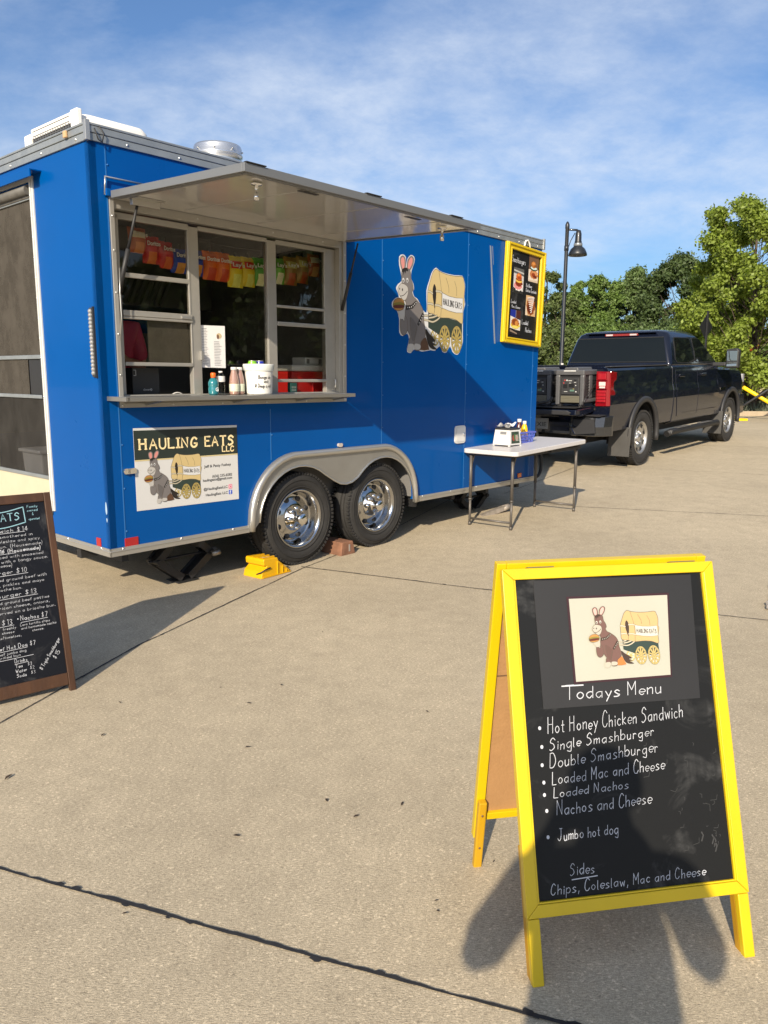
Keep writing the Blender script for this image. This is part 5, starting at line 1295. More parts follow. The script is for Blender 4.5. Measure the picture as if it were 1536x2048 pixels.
g = MB(); g.tube([(-.155, -.04, .03), (-.165, -.10, .055), (-.12, -.115, .075), (-.06, -.112, .08)], .006, 8); g.build('chock_rope', M_black, ck)
wb = thing('wheel_block', 'reddish brown wooden block wedged behind the front trailer tyre', 'wheel block', trailer.matrix_basis @ Vector((2.165, .10, 0)), TR_ROT)
g = MB(); g.loft([[(x, y, z) for x, z in ((-.10, 0), (.075, 0), (.045, .115), (-.085, .115))] for y in (-.12, .12)], smooth=False)
g.build('block_body', mat('creosote_wood', (0.20, 0.095, 0.055), .8, var=.35, vscale=14, bump=.3, bscale=40), wb, bevel=.006, fixn=True)
g = MB(); g.bar((.0, -.122, .03), (.0, -.122, .09), .014, .004, up=(0, 1, 0)); g.build('block_staple', mat('staple_grey', (.5, .5, .48), .4, metal=.7), wb)

# ------------------------------------------------------------ behind the serving window (trailer coordinates)
def tr(x, y, z): return trailer.matrix_basis @ Vector((x, y, z))
# goods on the sill
SILL = 1.368
def lb(name, label, x, y, prof, m, cp, mc, lab=None, cat='bottle'): return bottle(name, label, 0, 0, prof, m, cp, mc, tr(x, y, SILL), lab, cat)
M_clearp = glass('clear_plastic', (.82, .86, .86), .03)
lb('drink_bottle', 'teal sports drink bottle with orange cap on the serving shelf', .802, -.045, [(0, 0), (.030, 0), (.036, .01), (.037, .045), (.033, .055), (.037, .065), (.036, .085), (.026, .105), (.015, .115)], mat('teal_drink', (0.02, 0.16, 0.19), .12, coat=.6), [(0, .150), (.015, .150), (.018, .145), (.018, .118), (.012, .115)], mat('orange_cap', hexc('E8641A'), .4), None)
g = MB(); FQ = frame((-.012, -.0385, .026), (1, 0, 0), (0, 0, 1)); g.X = Matrix.Identity(4); printed(g, 'G', 0, 0, .034, FQ, 0, bold=.0012); gq = g.build('bottle_letter', mat('letter_white', (.8, .8, .8), .5), bpy.data.objects['drink_bottle'])
gq.rotation_euler = (0, 0, TR_ROT - ang - rad(0))
lb('water_bottle', 'clear water bottle with white label on the serving shelf', .876, -.03, [(0, 0), (.026, 0), (.029, .01), (.028, .03), (.029, .05), (.028, .07), (.029, .09), (.027, .12), (.014, .145), (.013, .152)], M_clearp, [(0, .162), (.0145, .162), (.0145, .150), (.01, .15)], M_white, ([(.0295, .088), (.030, .09), (.030, .125), (.0295, .127)], M_white))
for i, (x, y) in enumerate(((.975, -.05), (1.035, -.035))):
    lb('sauce_bottle', ['pink sauce in a clear bottle with white lid nearer the sports drink', 'pink sauce in a clear bottle with white lid touching the tip bucket'][i], x, y, [(0, 0), (.030, 0), (.034, .01), (.034, .085), (.030, .12), (.020, .16), (.018, .172)], mat('pink_sauce', (0.33, 0.20, 0.16), .12, coat=.7), [(0, .190), (.021, .190), (.022, .182), (.022, .170), (.015, .168)], M_white, ([(.0345, .022), (.035, .024), (.035, .072), (.0345, .074)], mat('sauce_label', (.55, .58, .45), .5)))['group'] = 'sauce bottles on the serving shelf'
# tip bucket
tbk = thing('tip_bucket', 'white plastic tip bucket with handwritten note on the serving shelf', 'bucket', tr(1.185, -.065, SILL), TR_ROT)
g = MB(); g.lathe([(0, .002), (.092, 0), (.096, .01), (.102, .165)], 32); g.lathe([(.102, .165), (.108, .213), (.111, .214), (.111, .206)], 32)
g.build('bucket_body', mat('frosted_plastic', (.74, .73, .69), .4), tbk)
g = MB(); g.lathe([(.107, .1655), (.1085, .172), (.1135, .206), (.112, .208)], 32); g.build('bucket_rim', mat('frosted_rim', (.60, .63, .60), .3), tbk)
g = MB()
class _Cyl:
    def __init__(s, r, th0, z0): s.r, s.t, s.z = r, th0, z0
    def __matmul__(s, v):
        a = s.t + v[0] / s.r; return Vector((s.r * math.sin(a) + v[2] * math.sin(a), -(s.r + v[2]) * math.cos(a) , s.z + v[1]))
cy = _Cyl(.103, -.42, 0)
for (t_, x, z, wd) in (('Booge do', -.03, .112, .10), ('and', .01, .083, .035), ('# Deup a dol', -.055, .050, .13)): hand(g, t_, x, z, .024, cy, .0006, w=.0032, width=wd)
g.build('handwritten_note', mat('marker_ink', (.03, .03, .035), .6), tbk)
for i, (x, c, l) in enumerate(((-.035, hexc('76B82A'), 'green'), (.032, hexc('1E2C96'), 'dark blue'))):
    cn = thing('drink_can', l + ' drink can sticking out of the tip bucket', 'can', tr(1.185 + x, -.04, SILL + .125), TR_ROT)
    g = MB(); g.lathe([(0, 0), (.030, 0), (.033, .005), (.033, .095), (.027, .11)], 24); g.build('can_body', mat(l.replace(' ', '_') + '_can', c, .25, coat=.3), cn)
    g = MB(); g.lathe([(.027, .11), (.0275, .114), (.025, .113), (.024, .108), (0, .108)], 24); g.build('can_top', M_alu_b, cn)
# cooler, red tub, box, printer, till, keypad
CT = 1.312
ch = thing('drinks_cooler', 'red drinks cooler with white lid behind the right window', 'cooler', tr(1.98, .36, CT), TR_ROT)
M_redp = mat('red_plastic', (0.50, 0.018, 0.016), .35)
g = MB(); g.box(-.21, .22, -.13, .14, 0, .225); g.build('cooler_body', M_redp, ch, bevel=.012)
g = MB(); g.box(-.22, .23, -.14, .15, .226, .275); g.build('cooler_lid', M_white, ch, bevel=.012)
g = MB(); g.box(.0, .02, -.143, -.13, .05, .16); g.box(.10, .21, -.150, -.13, .03, .07); g.build('cooler_handle', M_redp, ch, bevel=.006)
cb = thing('carton', 'small white carton lying on top of the red cooler', 'carton', tr(2.06, .36, CT + .2765), TR_ROT)
g = MB(); g.box(-.10, .12, -.08, .08, 0, .062); g.build('carton_body', mat('carton_white', (.62, .62, .60), .6), cb, bevel=.003)
g = MB(); g.box(-.085, -.055, -.0812, -.08, .012, .05); g.box(.05, .085, -.0812, -.08, .012, .05); g.build('carton_print', mat('carton_print', (.18, .18, .18), .6), cb)
kp = thing('card_reader', 'teal card reader with keypad beside the red cooler', 'card reader', tr(1.715, .17, CT), TR_ROT)
g = MB(); g.box(-.035, .035, -.02, .02, 0, .135); g.build('reader_body', mat('teal_plastic', (0.03, 0.12, 0.11), .4), kp, bevel=.006)
g = MB(); [g.box(-.024 + i * .017, -.012 + i * .017, -.0225, -.02, .025 + j * .022, .040 + j * .022) for i in range(3) for j in range(4)]; g.build('keypad', mat('key_grey', (.25, .32, .30), .5), kp)
pr = thing('receipt_terminal', 'black receipt terminal in the lower left of the serving window', 'terminal', tr(.42, .26, CT), TR_ROT)
g = MB(); g.box(-.10, .10, -.08, .09, 0, .235); g.box(-.10, -.098, -.0805, -.08, 0, .235); g.build('terminal_body', M_blackp, pr, bevel=.01)
g = MB(); FT = frame((-.005, -.0812, .085), (1, 0, 0), (0, 0, 1)); printed(g, 'clover', -.02, 0, .02, FT, 0, width=.05); g.ribbon([(-.085, .10), (-.07, .10), (-.07, .135), (-.085, .135)], .004, FT); g.ribbon(ellipse(.04, .006, .006, .006, 12), .003, FT); g.build('terminal_lettering', mat('letter_grey', (.6, .6, .6), .5), pr)
wl = thing('white_cable', 'coil of white cable beside the black receipt terminal', 'cable', tr(.66, .16, CT + .004), TR_ROT)
g = MB(); g.tube([(.05 * math.cos(t) - .0, .02, .032 + .032 * math.sin(t)) for t in [k * .3 - .6 for k in range(15)]], .005, 8); g.build('cable_loop', M_white, wl)
# kitchen hood behind (dark ribbed filter bank) and red shelf goods
hd = thing('hood_filters', 'ribbed steel grease filter bank behind the hanging chip bags', 'extractor hood', tr(.62, 1.45, 2.10), TR_ROT)
g = MB(); g.box(-.5, 1.5, .30, .75, 0, .65); g.build('hood_shell', mat('hood_steel', (.14, .14, .14), .4, metal=.5), hd)
g = MB(); [g.bar((-.45 + k * .06, .29, .02), (-.45 + k * .06, .10, .24), .030, .02) for k in range(24)]; g.build('filter_baffle', mat('baffle_steel', (.20, .20, .20), .35, metal=.6), hd)

# hanging chip bags
M_dark0 = mat('cord_grey', (.12, .12, .12), .7)
rodo = thing('hanging_cord', 'thin cord the snack bags hang from inside the window', 'cord', tr(1.3, .35, 2.46), TR_ROT)
g = MB(); g.tube([(-.86 + k * .18, 0, .05 - .10 * math.cos((k - 4.8) / 4.9 * 1.2) + .035) for k in range(11)], .002, 6); g.build('cord_line', M_dark0, rodo)
def chip_bag(name_label, x, zt, zb_, wd, cols, text, yaw, tilt, tcol=(.8, .78, .7)):
    b = thing('snack_bag', name_label, 'snack bag', tr(x, .35, zt), TR_ROT + yaw, 'snack bags hanging in the serving window')
    ht = (zt - zb_) * 1.1; wd *= 1.14; nx_, nz = 9, 13; g = MB()
    vs = []; r = random.Random(hash(text) % 99 + int(x * 100))
    for s in (-1, 1):
        for j in range(nz):
            v = j / (nz - 1)
            for i in range(nx_):
                u = i / (nx_ - 1) * 2 - 1
                prof = max(0.0, math.sin(math.pi * min(1, max(0, (v - .05) / .9)))) ** .55 * (1 - u * u) ** .6
                pinch = 1 - .05 * math.sin(math.pi * v)
                yy = s * .044 * prof + (r.uniform(-.0035, .0035) if 0 < i < nx_ - 1 else 0)
                vs.append((u * wd / 2 * pinch + tilt * v * .1, yy + (.004 * math.sin(9 * u) if j in (0, nz - 1) else 0), -v * ht))
    base = nx_ * nz
    for s in (0, 1):
        for j in range(nz - 1):
            v = (j + .5) / (nz - 1); g.cur = 0 if (v < .52) else (1 if v > .62 and s == 0 else 0)
            for i in range(nx_ - 1):
                if s == 0 and v > .55: g.cur = 1 if (2 <= i <= 5) else 0
                elif s == 0 and .15 < v < .45 and 1 <= i <= 6: g.cur = 2
                else: g.cur = 0
                a = s * base + j * nx_ + i; f = (a, a + nx_, a + nx_ + 1, a + 1)
                g.add([], []); g.f.append(list(f)); g.mi.append(g.cur); g.sm.append(True)
    off = len(g.v); g.v += [Vector(p) for p in vs]
    g.build('bag_film', [mat('bag_' + c, tuple(min(.85, q * 1.3) for q in hexc(c)), .4, coat=.08, var=.12, vscale=20) for c in cols], b)
    g = MB(); FT = frame((0, -.0495, -ht * .36), (1, 0, 0), (0, 0, 1))
    printed(g, text, -wd * .38, 0, .04, FT, 0, width=wd * .76, bold=.001); g.build('bag_lettering', mat('bag_text_%02d' % int(tcol[0] * 99), tcol, .4), b)
    # clip to the cord
    g = MB(); g.box(-.006, .006, -.006, .006, -.004, .03); g.build('bag_clip', M_black, b)
    return b
BAGS = [
 ('brown orange snack bag at the left end of the hanging row', .50, 2.475, 2.325, .125, ('A8522A', 'C98048', 'D8C8A8'), 'Fritos', .06, .1),
 ('red snack bag beside the brown orange one at the left end', .605, 2.432, 2.268, .110, ('B81C1C', 'D86A28', 'A81818'), 'Doritos', -.08, .0),
 ('red snack bag touching the first blue bag', .718, 2.412, 2.248, .110, ('BC1E1E', 'D0602A', 'A81818'), 'Doritos', .1, .1),
 ('blue snack bag just right of the two red bags', .835, 2.376, 2.225, .120, ('1A3FA0', 'C98A3A', '16348A'), 'Doritos', -.05, -.1),
 ('blue snack bag touching the first orange bag', .965, 2.385, 2.222, .118, ('1C42A6', 'C98A3A', '16348A'), 'Doritos', .07, .05),
 ('orange snack bag just right of the blue bags', 1.092, 2.392, 2.208, .118, ('D2641C', 'B83A1A', 'C85618'), 'Doritos', -.06, .02),
 ('orange snack bag touching the first yellow bag', 1.205, 2.394, 2.206, .118, ('D86A1E', 'B83A1A', 'C85618'), 'Doritos', .05, .0),
 ('yellow snack bag just right of the orange bags', 1.318, 2.384, 2.176, .125, ('E8C018', 'F0DA60', 'C8301C'), "Lay's", -.04, .0),
 ('yellow snack bag touching the first green bag', 1.437, 2.388, 2.190, .118, ('E6BC16', 'F0DA60', 'C8301C'), "Lay's", .06, .06),
 ('bright green snack bag just right of the yellow bags', 1.552, 2.396, 2.206, .118, ('4E9A2E', 'D8D8A0', '3E8424'), "Lay's", -.05, .0),
 ('pale green snack bag touching the olive bags', 1.742, 2.416, 2.236, .118, ('66A83A', 'DDE0B0', '4E8A2C'), "Lay's", .05, .0),
 ('olive and brown snack bag just right of the green bags', 1.868, 2.438, 2.240, .122, ('8A6A2A', 'A04A24', 'B8B060'), "Lay's", -.06, .0),
 ('olive and brown snack bag touching the right end bag', 2.0, 2.458, 2.264, .122, ('8E6E2C', 'A04A24', 'B8B060'), "Lay's", .06, .0),
 ('brown orange snack bag at the right end of the hanging row', 2.125, 2.490, 2.328, .118, ('B05A2A', 'D0A060', 'E0D0B0'), 'Fritos', .0, .0)]
for b_ in BAGS: chip_bag(*b_)
# ------------------------------------------------------------ people
def skin_mesh(name, verts, edges, radii, root, m, parent, levels=2):
    me = bpy.data.meshes.new(name); me.from_pydata([tuple(v) for v in verts], edges, [])
    o = bpy.data.objects.new(name, me); scene.collection.objects.link(o)
    md = o.modifiers.new('skin', 'SKIN'); md.use_smooth_shade = True
    lay = me.skin_vertices[0].data
    for i, r_ in enumerate(radii):
        lay[i].radius = r_ if isinstance(r_, tuple) else (r_, r_); lay[i].use_root = (i == root)
    sb = o.modifiers.new('sub', 'SUBSURF'); sb.levels = levels; sb.render_levels = levels
    bpy.context.view_layer.update()
    nm = bpy.data.meshes.new_from_object(o.evaluated_get(bpy.context.evaluated_depsgraph_get()))
    bpy.data.objects.remove(o); bpy.data.meshes.remove(me)
    nm.name = name; nm.materials.clear(); nm.materials.append(m)
    for p in nm.polygons: p.use_smooth = True
    o = bpy.data.objects.new(name, nm); scene.collection.objects.link(o); o.parent = parent
    return o
M_skin = mat('skin', (0.48, 0.27, 0.19), .5, var=.06, vscale=9)
def person(label, loc, rotz, J, shirt, pants, hair, scale=1.0, hairlen=.0, loose=1.0):
    """J: joints facing +Y: hip, chest, neck, head, and for s in L/R: shoulder, elbow, wrist, tip, hipj, knee, ankle, toe"""
    p = thing('person', label, 'person', loc, rotz); p.scale = (scale,) * 3
    V = []; E = []; Rr = []
    def a(v, r, par=None):
        V.append(Vector(v)); Rr.append(r)
        if par is not None: E.append((par, len(V) - 1))
        return len(V) - 1
    J = {k: Vector(v) for k, v in J.items()}
    hip = a(J['hip'], (.155, .115)); wst = a(J['hip'].lerp(J['chest'], .45), (.135, .105), hip); chs = a(J['chest'], (.165, .12), wst)
    up_ = a(J['chest'].lerp(J['neck'], .55), (.125, .085), chs)
    nk_ = a(J['neck'], .056, up_); nk2 = a(J['neck'].lerp(J['head'], .45), .058, nk_)
    fw = (J['face'] - J['head']).normalized()
    hd0 = a(J['head'] + Vector((0, 0, -.02)) + fw * .012, (.070, .078), nk2); hd1 = a(J['head'] + Vector((0, 0, .055)), (.078, .092), hd0); a(J['head'] + Vector((0, 0, .105)) - fw * .01, (.052, .066), hd1)
    for s in 'LR':
        sh = a(J['sh' + s], .062, up_); el0 = a(J['sh' + s].lerp(J['el' + s], .5), .050, sh); el = a(J['el' + s], .041, el0); fm = a(J['el' + s].lerp(J['wr' + s], .4), .040, el); wr = a(J['wr' + s], .027, fm)
        d = (J['tip' + s] - J['wr' + s]); ln = d.length; d.normalize(); side_ = J['palm' + s].normalized(); side_ = (side_ - d * side_.dot(d)).normalized()   # direction of the finger row
        pn = d.cross(side_)
        pl = a(J['wr' + s] + d * ln * .45, (.040, .016), wr)
        curl = J.get('curl' + s, pn)
        for k in range(4):
            off = (k - 1.5) * .020; L1 = [.030, .034, .032, .025][k]
            b0 = a(J['wr' + s] + d * ln * .60 + side_ * off, .011, pl); b1 = a(V[b0] + d * L1 + curl * .006, .0095, b0); b2 = a(V[b1] + d * L1 * .55 + curl * .020, .0085, b1); a(V[b2] + d * .006 + curl * .020, .0075, b2)
        t0 = a(J['wr' + s] + d * ln * .25 + side_ * -.030, .013, pl); t1 = a(V[t0] + d * .020 - side_ * .024 + curl * .008, .011, t0); a(V[t1] + d * .022 - side_ * .004 + curl * .012, .009, t1)
        hj = a(J['hj' + s], .100, hip); kn0 = a(J['hj' + s].lerp(J['kn' + s], .5), .080, hj); kn = a(J['kn' + s], .056, kn0); cf = a(J['kn' + s].lerp(J['an' + s], .35), .058, kn); an = a(J['an' + s], .036, cf); a(J['toe' + s], (.036, .026), an)
    body = skin_mesh('body', V, E, Rr, 0, M_skin, p)
    # face
    hc = J['head'] + Vector((0, 0, .045)); rt_ = fw.cross(Vector((0, 0, 1)))
    g = MB()
    for s in (-1, 1): g.lathe([(0, -.010), (.007, -.006), (.010, 0), (.007, .006), (0, .010)], 10, hc + fw * .080 + rt_ * (.030 * s), 'Y')
    g.build('eye', mat('eye_dark', (.03, .02, .015), .2), p)
    g = MB(); n0 = hc + fw * .088 + Vector((0, 0, -.028)); g.loft([[n0 + rt_ * x + fw * y + Vector((0, 0, z)) for x, y in ((-w_, -.02), (w_, -.02), (w_ * .5, dpt), (-w_ * .5, dpt))] for z, w_, dpt in ((.032, .008, -.008), (.0, .016, .012), (-.010, .014, .004))]); g.build('nose', M_skin, p, bevel=.003)
    g = MB(); m0 = hc + fw * .079 + Vector((0, 0, -.060)); g.loft([[m0 + rt_ * x + Vector((0, 0, z)) + fw * dpt for x, z in ((-.024, 0), (0, .005), (.024, 0), (0, -.006))] for dpt in (-.01, .008)]); g.build('mouth', mat('lips', (.35, .14, .12), .4), p)
    g = MB()
    for s in (-1, 1): g.lathe([(0, -.008), (.018, -.006), (.022, 0), (.018, .006), (0, .008)], 12, hc + rt_ * (.080 * s) + Vector((0, 0, -.015)), 'X')
    g.build('ear', M_skin, p)
    # hair cap
    g = MB(); c = hc + Vector((0, 0, .022)) - fw * .014
    for i in range(8):
        pass
    secs = []
    for i in range(9):
        t = rad(-15 - hairlen + (105 + hairlen) * i / 8); sec = []
        for j in range(20):
            q = 2 * math.pi * j / 20; dd = rt_ * math.cos(q) * .098 + fw * math.sin(q) * .112
            fy = math.sin(q)
            tt = max(t, rad(28)) if fy > .45 else t
            sec.append(c + dd * max(.02, math.cos(tt)) + Vector((0, 0, .105 * math.sin(tt))))
        secs.append(sec)
    g.loft(secs, cap=True); g.build('hair', mat('hair_' + hair, hair, .55, var=.3, vscale=30), p)
    # clothing: shirt and trousers grown round the same bones
    V2 = []; E2 = []; R2 = []
    def b(v, r, par=None):
        V2.append(Vector(v)); R2.append(r)
        if par is not None: E2.append((par, len(V2) - 1))
        return len(V2) - 1
    h_ = b(J['hip'] + Vector((0, 0, -.05)), (.178 * loose, .142)); h2 = b(J['hip'] + Vector((0, 0, .05)), (.174 * loose, .138), h_); w_ = b(J['hip'].lerp(J['chest'], .5), (.162 * loose, .130), h2); c_ = b(J['chest'], (.180 * (1 + (loose - 1) * .5), .138), w_); u_ = b(J['chest'].lerp(J['neck'], .58), (.130, .095), c_); b(J['neck'] + Vector((0, 0, -.01)), .068, u_)
    for s in 'LR':
        s0 = b(J['sh' + s], .078, u_); s1 = b(J['sh' + s].lerp(J['el' + s], .5), .070, s0); b(J['sh' + s].lerp(J['el' + s], .92), .066, s1)
    skin_mesh('shirt', V2, E2, R2, 0, shirt, p)
    V2.clear(); E2.clear(); R2.clear()
    h_ = b(J['hip'] + Vector((0, 0, .02)), (.165, .128))
    for s in 'LR':
        j0 = b(J['hj' + s] + Vector((0, 0, -.03)), .106, h_); k0 = b(J['hj' + s].lerp(J['kn' + s], .5), .090, j0); k1 = b(J['kn' + s], .068, k0); b(J['kn' + s].lerp(J['an' + s], .92), .060, k1)
    skin_mesh('trousers', V2, E2, R2, 0, pants, p)
    V2.clear(); E2.clear(); R2.clear()
    for s in 'LR':
        g = MB(); an, to = J['an' + s], J['toe' + s]; d = Vector((to.x - an.x, to.y - an.y, 0)).normalized(); sd_ = Vector((-d.y, d.x, 0))
        g.loft([[Vector((an.x, an.y, 0)) + d * x + sd_ * y + Vector((0, 0, z)) for x, y in ((-.075, -.035), (.06, -.045), (.165, -.04), (.185, 0), (.165, .04), (.06, .045), (-.075, .035))] for z in (.0, .03, .065)]); g.build('shoe', mat('shoe_grey', (.08, .08, .085), .6), p, bevel=.012)
    return p
# photographer, standing right behind the lens (throws the long shadow over the yellow sign)
JP = dict(hip=(-.045, -.47, .96), chest=(-0.045, -0.44, 1.31), neck=(-0.05, -0.43, 1.51), head=(-0.055, -0.405, 1.64), face=(-0.05, -0.3, 1.625),
          shL=(-.235, -.43, 1.45), elL=(-.360, -.315, 1.15), wrL=(-.115, -.115, 1.385), tipL=(-.040, -.034, 1.475), palmL=(0, .0, 1),
          shR=(.150, -.43, 1.45), elR=(.270, -.355, 1.15), wrR=(.115, -.115, 1.385), tipR=(.052, -.034, 1.475), palmR=(0, .0, 1),
          hjL=(-.135, -.47, .90), knL=(-.14, -.45, .50), anL=(-.145, -.49, .085), toeL=(-.16, -.36, .03), hjR=(.045, -.47, .90), knR=(.06, -.45, .50), anR=(.06, -.49, .085), toeR=(.085, -.36, .03))
JP['curlL'] = Vector((.6, -.2, .1)); JP['curlR'] = Vector((-.6, -.2, .1))
person('person in a grey shirt standing behind the camera holding up a phone', (0, 0, 0), 0, JP, mat('grey_shirt', (.16, .17, .19), .85), mat('dark_jeans', (.03, .04, .07), .85), '2a1c12', loose=1.25)
ph = thing('smartphone', 'black smartphone held upright by the person behind the camera', 'phone', (0, -.016, 1.44))
g = MB(); FPh = frame((0, 0, 0), (1, 0, 0), (0, 0, 1)); g.plate(rrect(-.037, .037, -.078, .078, .010), [], FPh @ Matrix.Translation((0, 0, .004)), .008); g.build('phone_body', M_blackp, ph, bevel=.002)
# seller inside the trailer
JS = dict(hip=(0, 0, .95), chest=(0, .0, 1.25), neck=(0, .0, 1.43), head=(0, .03, 1.55), face=(.03, .14, 1.54),
          shL=(-.175, 0, 1.39), elL=(-.215, .03, 1.12), wrL=(-.05, .20, 1.16), tipL=(.06, .23, 1.22), palmL=(0, 0, 1), shR=(.175, 0, 1.39), elR=(.23, .04, 1.12), wrR=(.12, .22, 1.22), tipR=(.04, .26, 1.33), palmR=(1, 0, 0),
          hjL=(-.09, 0, .90), knL=(-.095, .01, .48), anL=(-.10, -.02, .085), toeL=(-.11, .11, .03), hjR=(.09, 0, .90), knR=(.095, .01, .48), anR=(.10, -.02, .085), toeR=(.11, .11, .03))
person('person in a pink T-shirt standing inside the trailer at the left window', tr(.52, .80, .44), TR_ROT + rad(180) - rad(12), JS, mat('pink_shirt', (.62, .075, .15), .85, var=.08, vscale=6), mat('black_apron', (.02, .02, .022), .85), '3a2a1c')
# ------------------------------------------------------------ pickup truck
TK = Vector((3.968, 11.864, 0)); TKY = rad(40.3); TK.z = gz(TK.x, TK.y)
t_ang = rad(90) - TKY
tsl = math.atan2(gz(0, TK.y + 4 * math.cos(TKY)) - TK.z, 4.0)
tk = thing('pickup_truck', 'black crew cab pickup truck with its tailgate down and red tail light', 'pickup truck', TK, 0)
tk.rotation_euler = (Matrix.Rotation(t_ang, 4, 'Z') @ Matrix.Rotation(-tsl, 4, 'Y')).to_euler()
M_car = mat('black_blue_paint', (0.0045, 0.0065, 0.0150), .22, coat=.55, coat_rough=.02, spec=.2)
M_carglass = glass('privacy_glass', (.10, .11, .11))
M_dark = mat('black_trim', (0.014, 0.014, 0.015), .6)
M_dtrim = mat('grey_black_trim', (0.028, 0.028, 0.030), .5)
TWd_ = 2.06; WB = 4.20
def half(pts):            # right side points bottom->top, mirrored into a closed section (y,z)
    return pts + [(TWd_ - y, z) for y, z in reversed(pts)]
def sec(x, pts): return [(x, y, z) for y, z in half(pts)]
lowp = lambda z0, ztop, ys=.0, yt=.07: [(.13 + ys, z0), (.035 + ys, z0 + .04), (.012 + ys, z0 + .20), (.0 + ys, .98), (.004 + ys, 1.10), (.030 + ys, 1.20), (.040 + ys, 1.32), (.05 + ys, ztop - .05), (yt + ys, ztop - .012), (yt + .05 + ys, ztop)]
def evalmesh(o):
    bpy.context.view_layer.update()
    nm = bpy.data.meshes.new_from_object(o.evaluated_get(bpy.context.evaluated_depsgraph_get()))
    old = o.data; o.modifiers.clear(); o.data = nm; bpy.data.meshes.remove(old); return o
def cutter(mb):
    o = mb.build('cutter', M_dark, tk, fixn=True); return o
def cut(o, cs):
    for c in cs:
        m = o.modifiers.new('cut', 'BOOLEAN'); m.operation = 'DIFFERENCE'; m.object = c; m.solver = 'EXACT'
    evalmesh(o)
    for c in cs:
        me = c.data; bpy.data.objects.remove(c); bpy.data.meshes.remove(me)
    return o
def arch(x):
    g = MB(); z0 = .43; pts = [(x - .505, .2)] + arc_pts(x, z0 + .05, .505, 180, 0, 20) + [(x + .505, .2)]
    g.loft([[(px, y, pz) for px, pz in pts] for y in (-.1, .34)], smooth=False); return cutter(g)
def arch2(x):
    g = MB(); z0 = .43; pts = [(x - .505, .2)] + arc_pts(x, z0 + .05, .505, 180, 0, 20) + [(x + .505, .2)]
    g.loft([[(px, y, pz) for px, pz in pts] for y in (TWd_ - .34, TWd_ + .1)], smooth=False); return cutter(g)
# bed
g = MB(); g.loft([sec(x, lowp(.56, 1.50)) for x in (-1.235, -1.20, 1.155)], smooth=False)
bed = g.build('bed', M_car, tk, fixn=True)
c1 = MB(); c1.box(-1.5, 1.08, .22, TWd_ - .22, .90, 1.7)
cut(bed, [cutter(c1), arch(0), arch2(0)])
bv = bed.modifiers.new('b', 'BEVEL'); bv.width = .012; bv.segments = 2; bv.limit_method = 'ANGLE'; bv.angle_limit = rad(40)
g = MB(); g.box(-1.2, 1.08, .221, TWd_ - .221, .901, .93)
for k in range(12): g.box(-1.2, 1.07, .30 + k * .125, .36 + k * .125, .9305, .945)
g.build('bed_liner', M_dark, bed)
g = MB(); g.box(-1.15, 1.10, .05, .15, 1.4985, 1.515); g.box(-1.15, 1.10, TWd_ - .15, TWd_ - .05, 1.4985, 1.515); g.builds('bed_rail_cap', M_dtrim, bed, bevel=.008)
# cab lower and front end
g = MB(); g.loft([sec(x, lowp(.54, zt)) for x, zt in ((1.185, 1.50), (2.4, 1.49), (3.35, 1.47))], smooth=False)
cab = g.build('cab_body', M_car, tk, bevel=.012, fixn=True)
g = MB(); g.loft([sec(x, [(.13 + i_, z0), (.035 + i_, z0 + .04), (.012 + i_, z0 + .18), (.0 + i_, .98), (.0 + i_, 1.14), (.02 + i_, 1.22), (.035 + i_, 1.30), (.06 + i_, zt - .06), (.12 + i_, zt - .015), (.30 + i_, zt + .02)]) for x, zt, z0, i_ in ((3.36, 1.455, .54, 0), (4.2, 1.43, .54, 0), (4.85, 1.40, .56, .01), (5.02, 1.36, .58, .05), (5.12, 1.28, .60, .12))], smooth=False)
fro = g.build('front_fender', M_car, tk, fixn=True); cut(fro, [arch(WB), arch2(WB)])
bv = fro.modifiers.new('b', 'BEVEL'); bv.width = .014; bv.segments = 2; bv.limit_method = 'ANGLE'; bv.angle_limit = rad(40)
g = MB(); g.loft([[(x, y, z + .0) for y, z in ((.36, zt), (.40, zt + .045), (1.66, zt + .045), (1.70, zt))] for x, zt in ((3.36, 1.46), (4.2, 1.44), (4.95, 1.385))], smooth=False); g.build('hood', M_car, tk, bevel=.02, fixn=True)
# greenhouse
def gh(z, xr, xf, yi, r): return [(x, y, z) for x, y in rrect(xr, xf, yi, TWd_ - yi, r, 6)]
GH = [(1.47, 1.20, 3.62, .085, .06), (1.53, 1.215, 3.50, .095, .07), (1.94, 1.33, 2.80, .205, .10), (2.015, 1.365, 2.62, .245, .12), (2.058, 1.41, 2.50, .31, .16), (2.078, 1.55, 2.36, .48, .18)]
g = MB(); g.loft([gh(*s) for s in GH], smooth=True); ghs = g.build('cab_roof', M_car, tk)
def ghat(z):
    for a, b in zip(GH[:-1], GH[1:]):
        if a[0] <= z <= b[0]:
            t = (z - a[0]) / (b[0] - a[0]); return [a[i] + (b[i] - a[i]) * t for i in range(1, 4)]
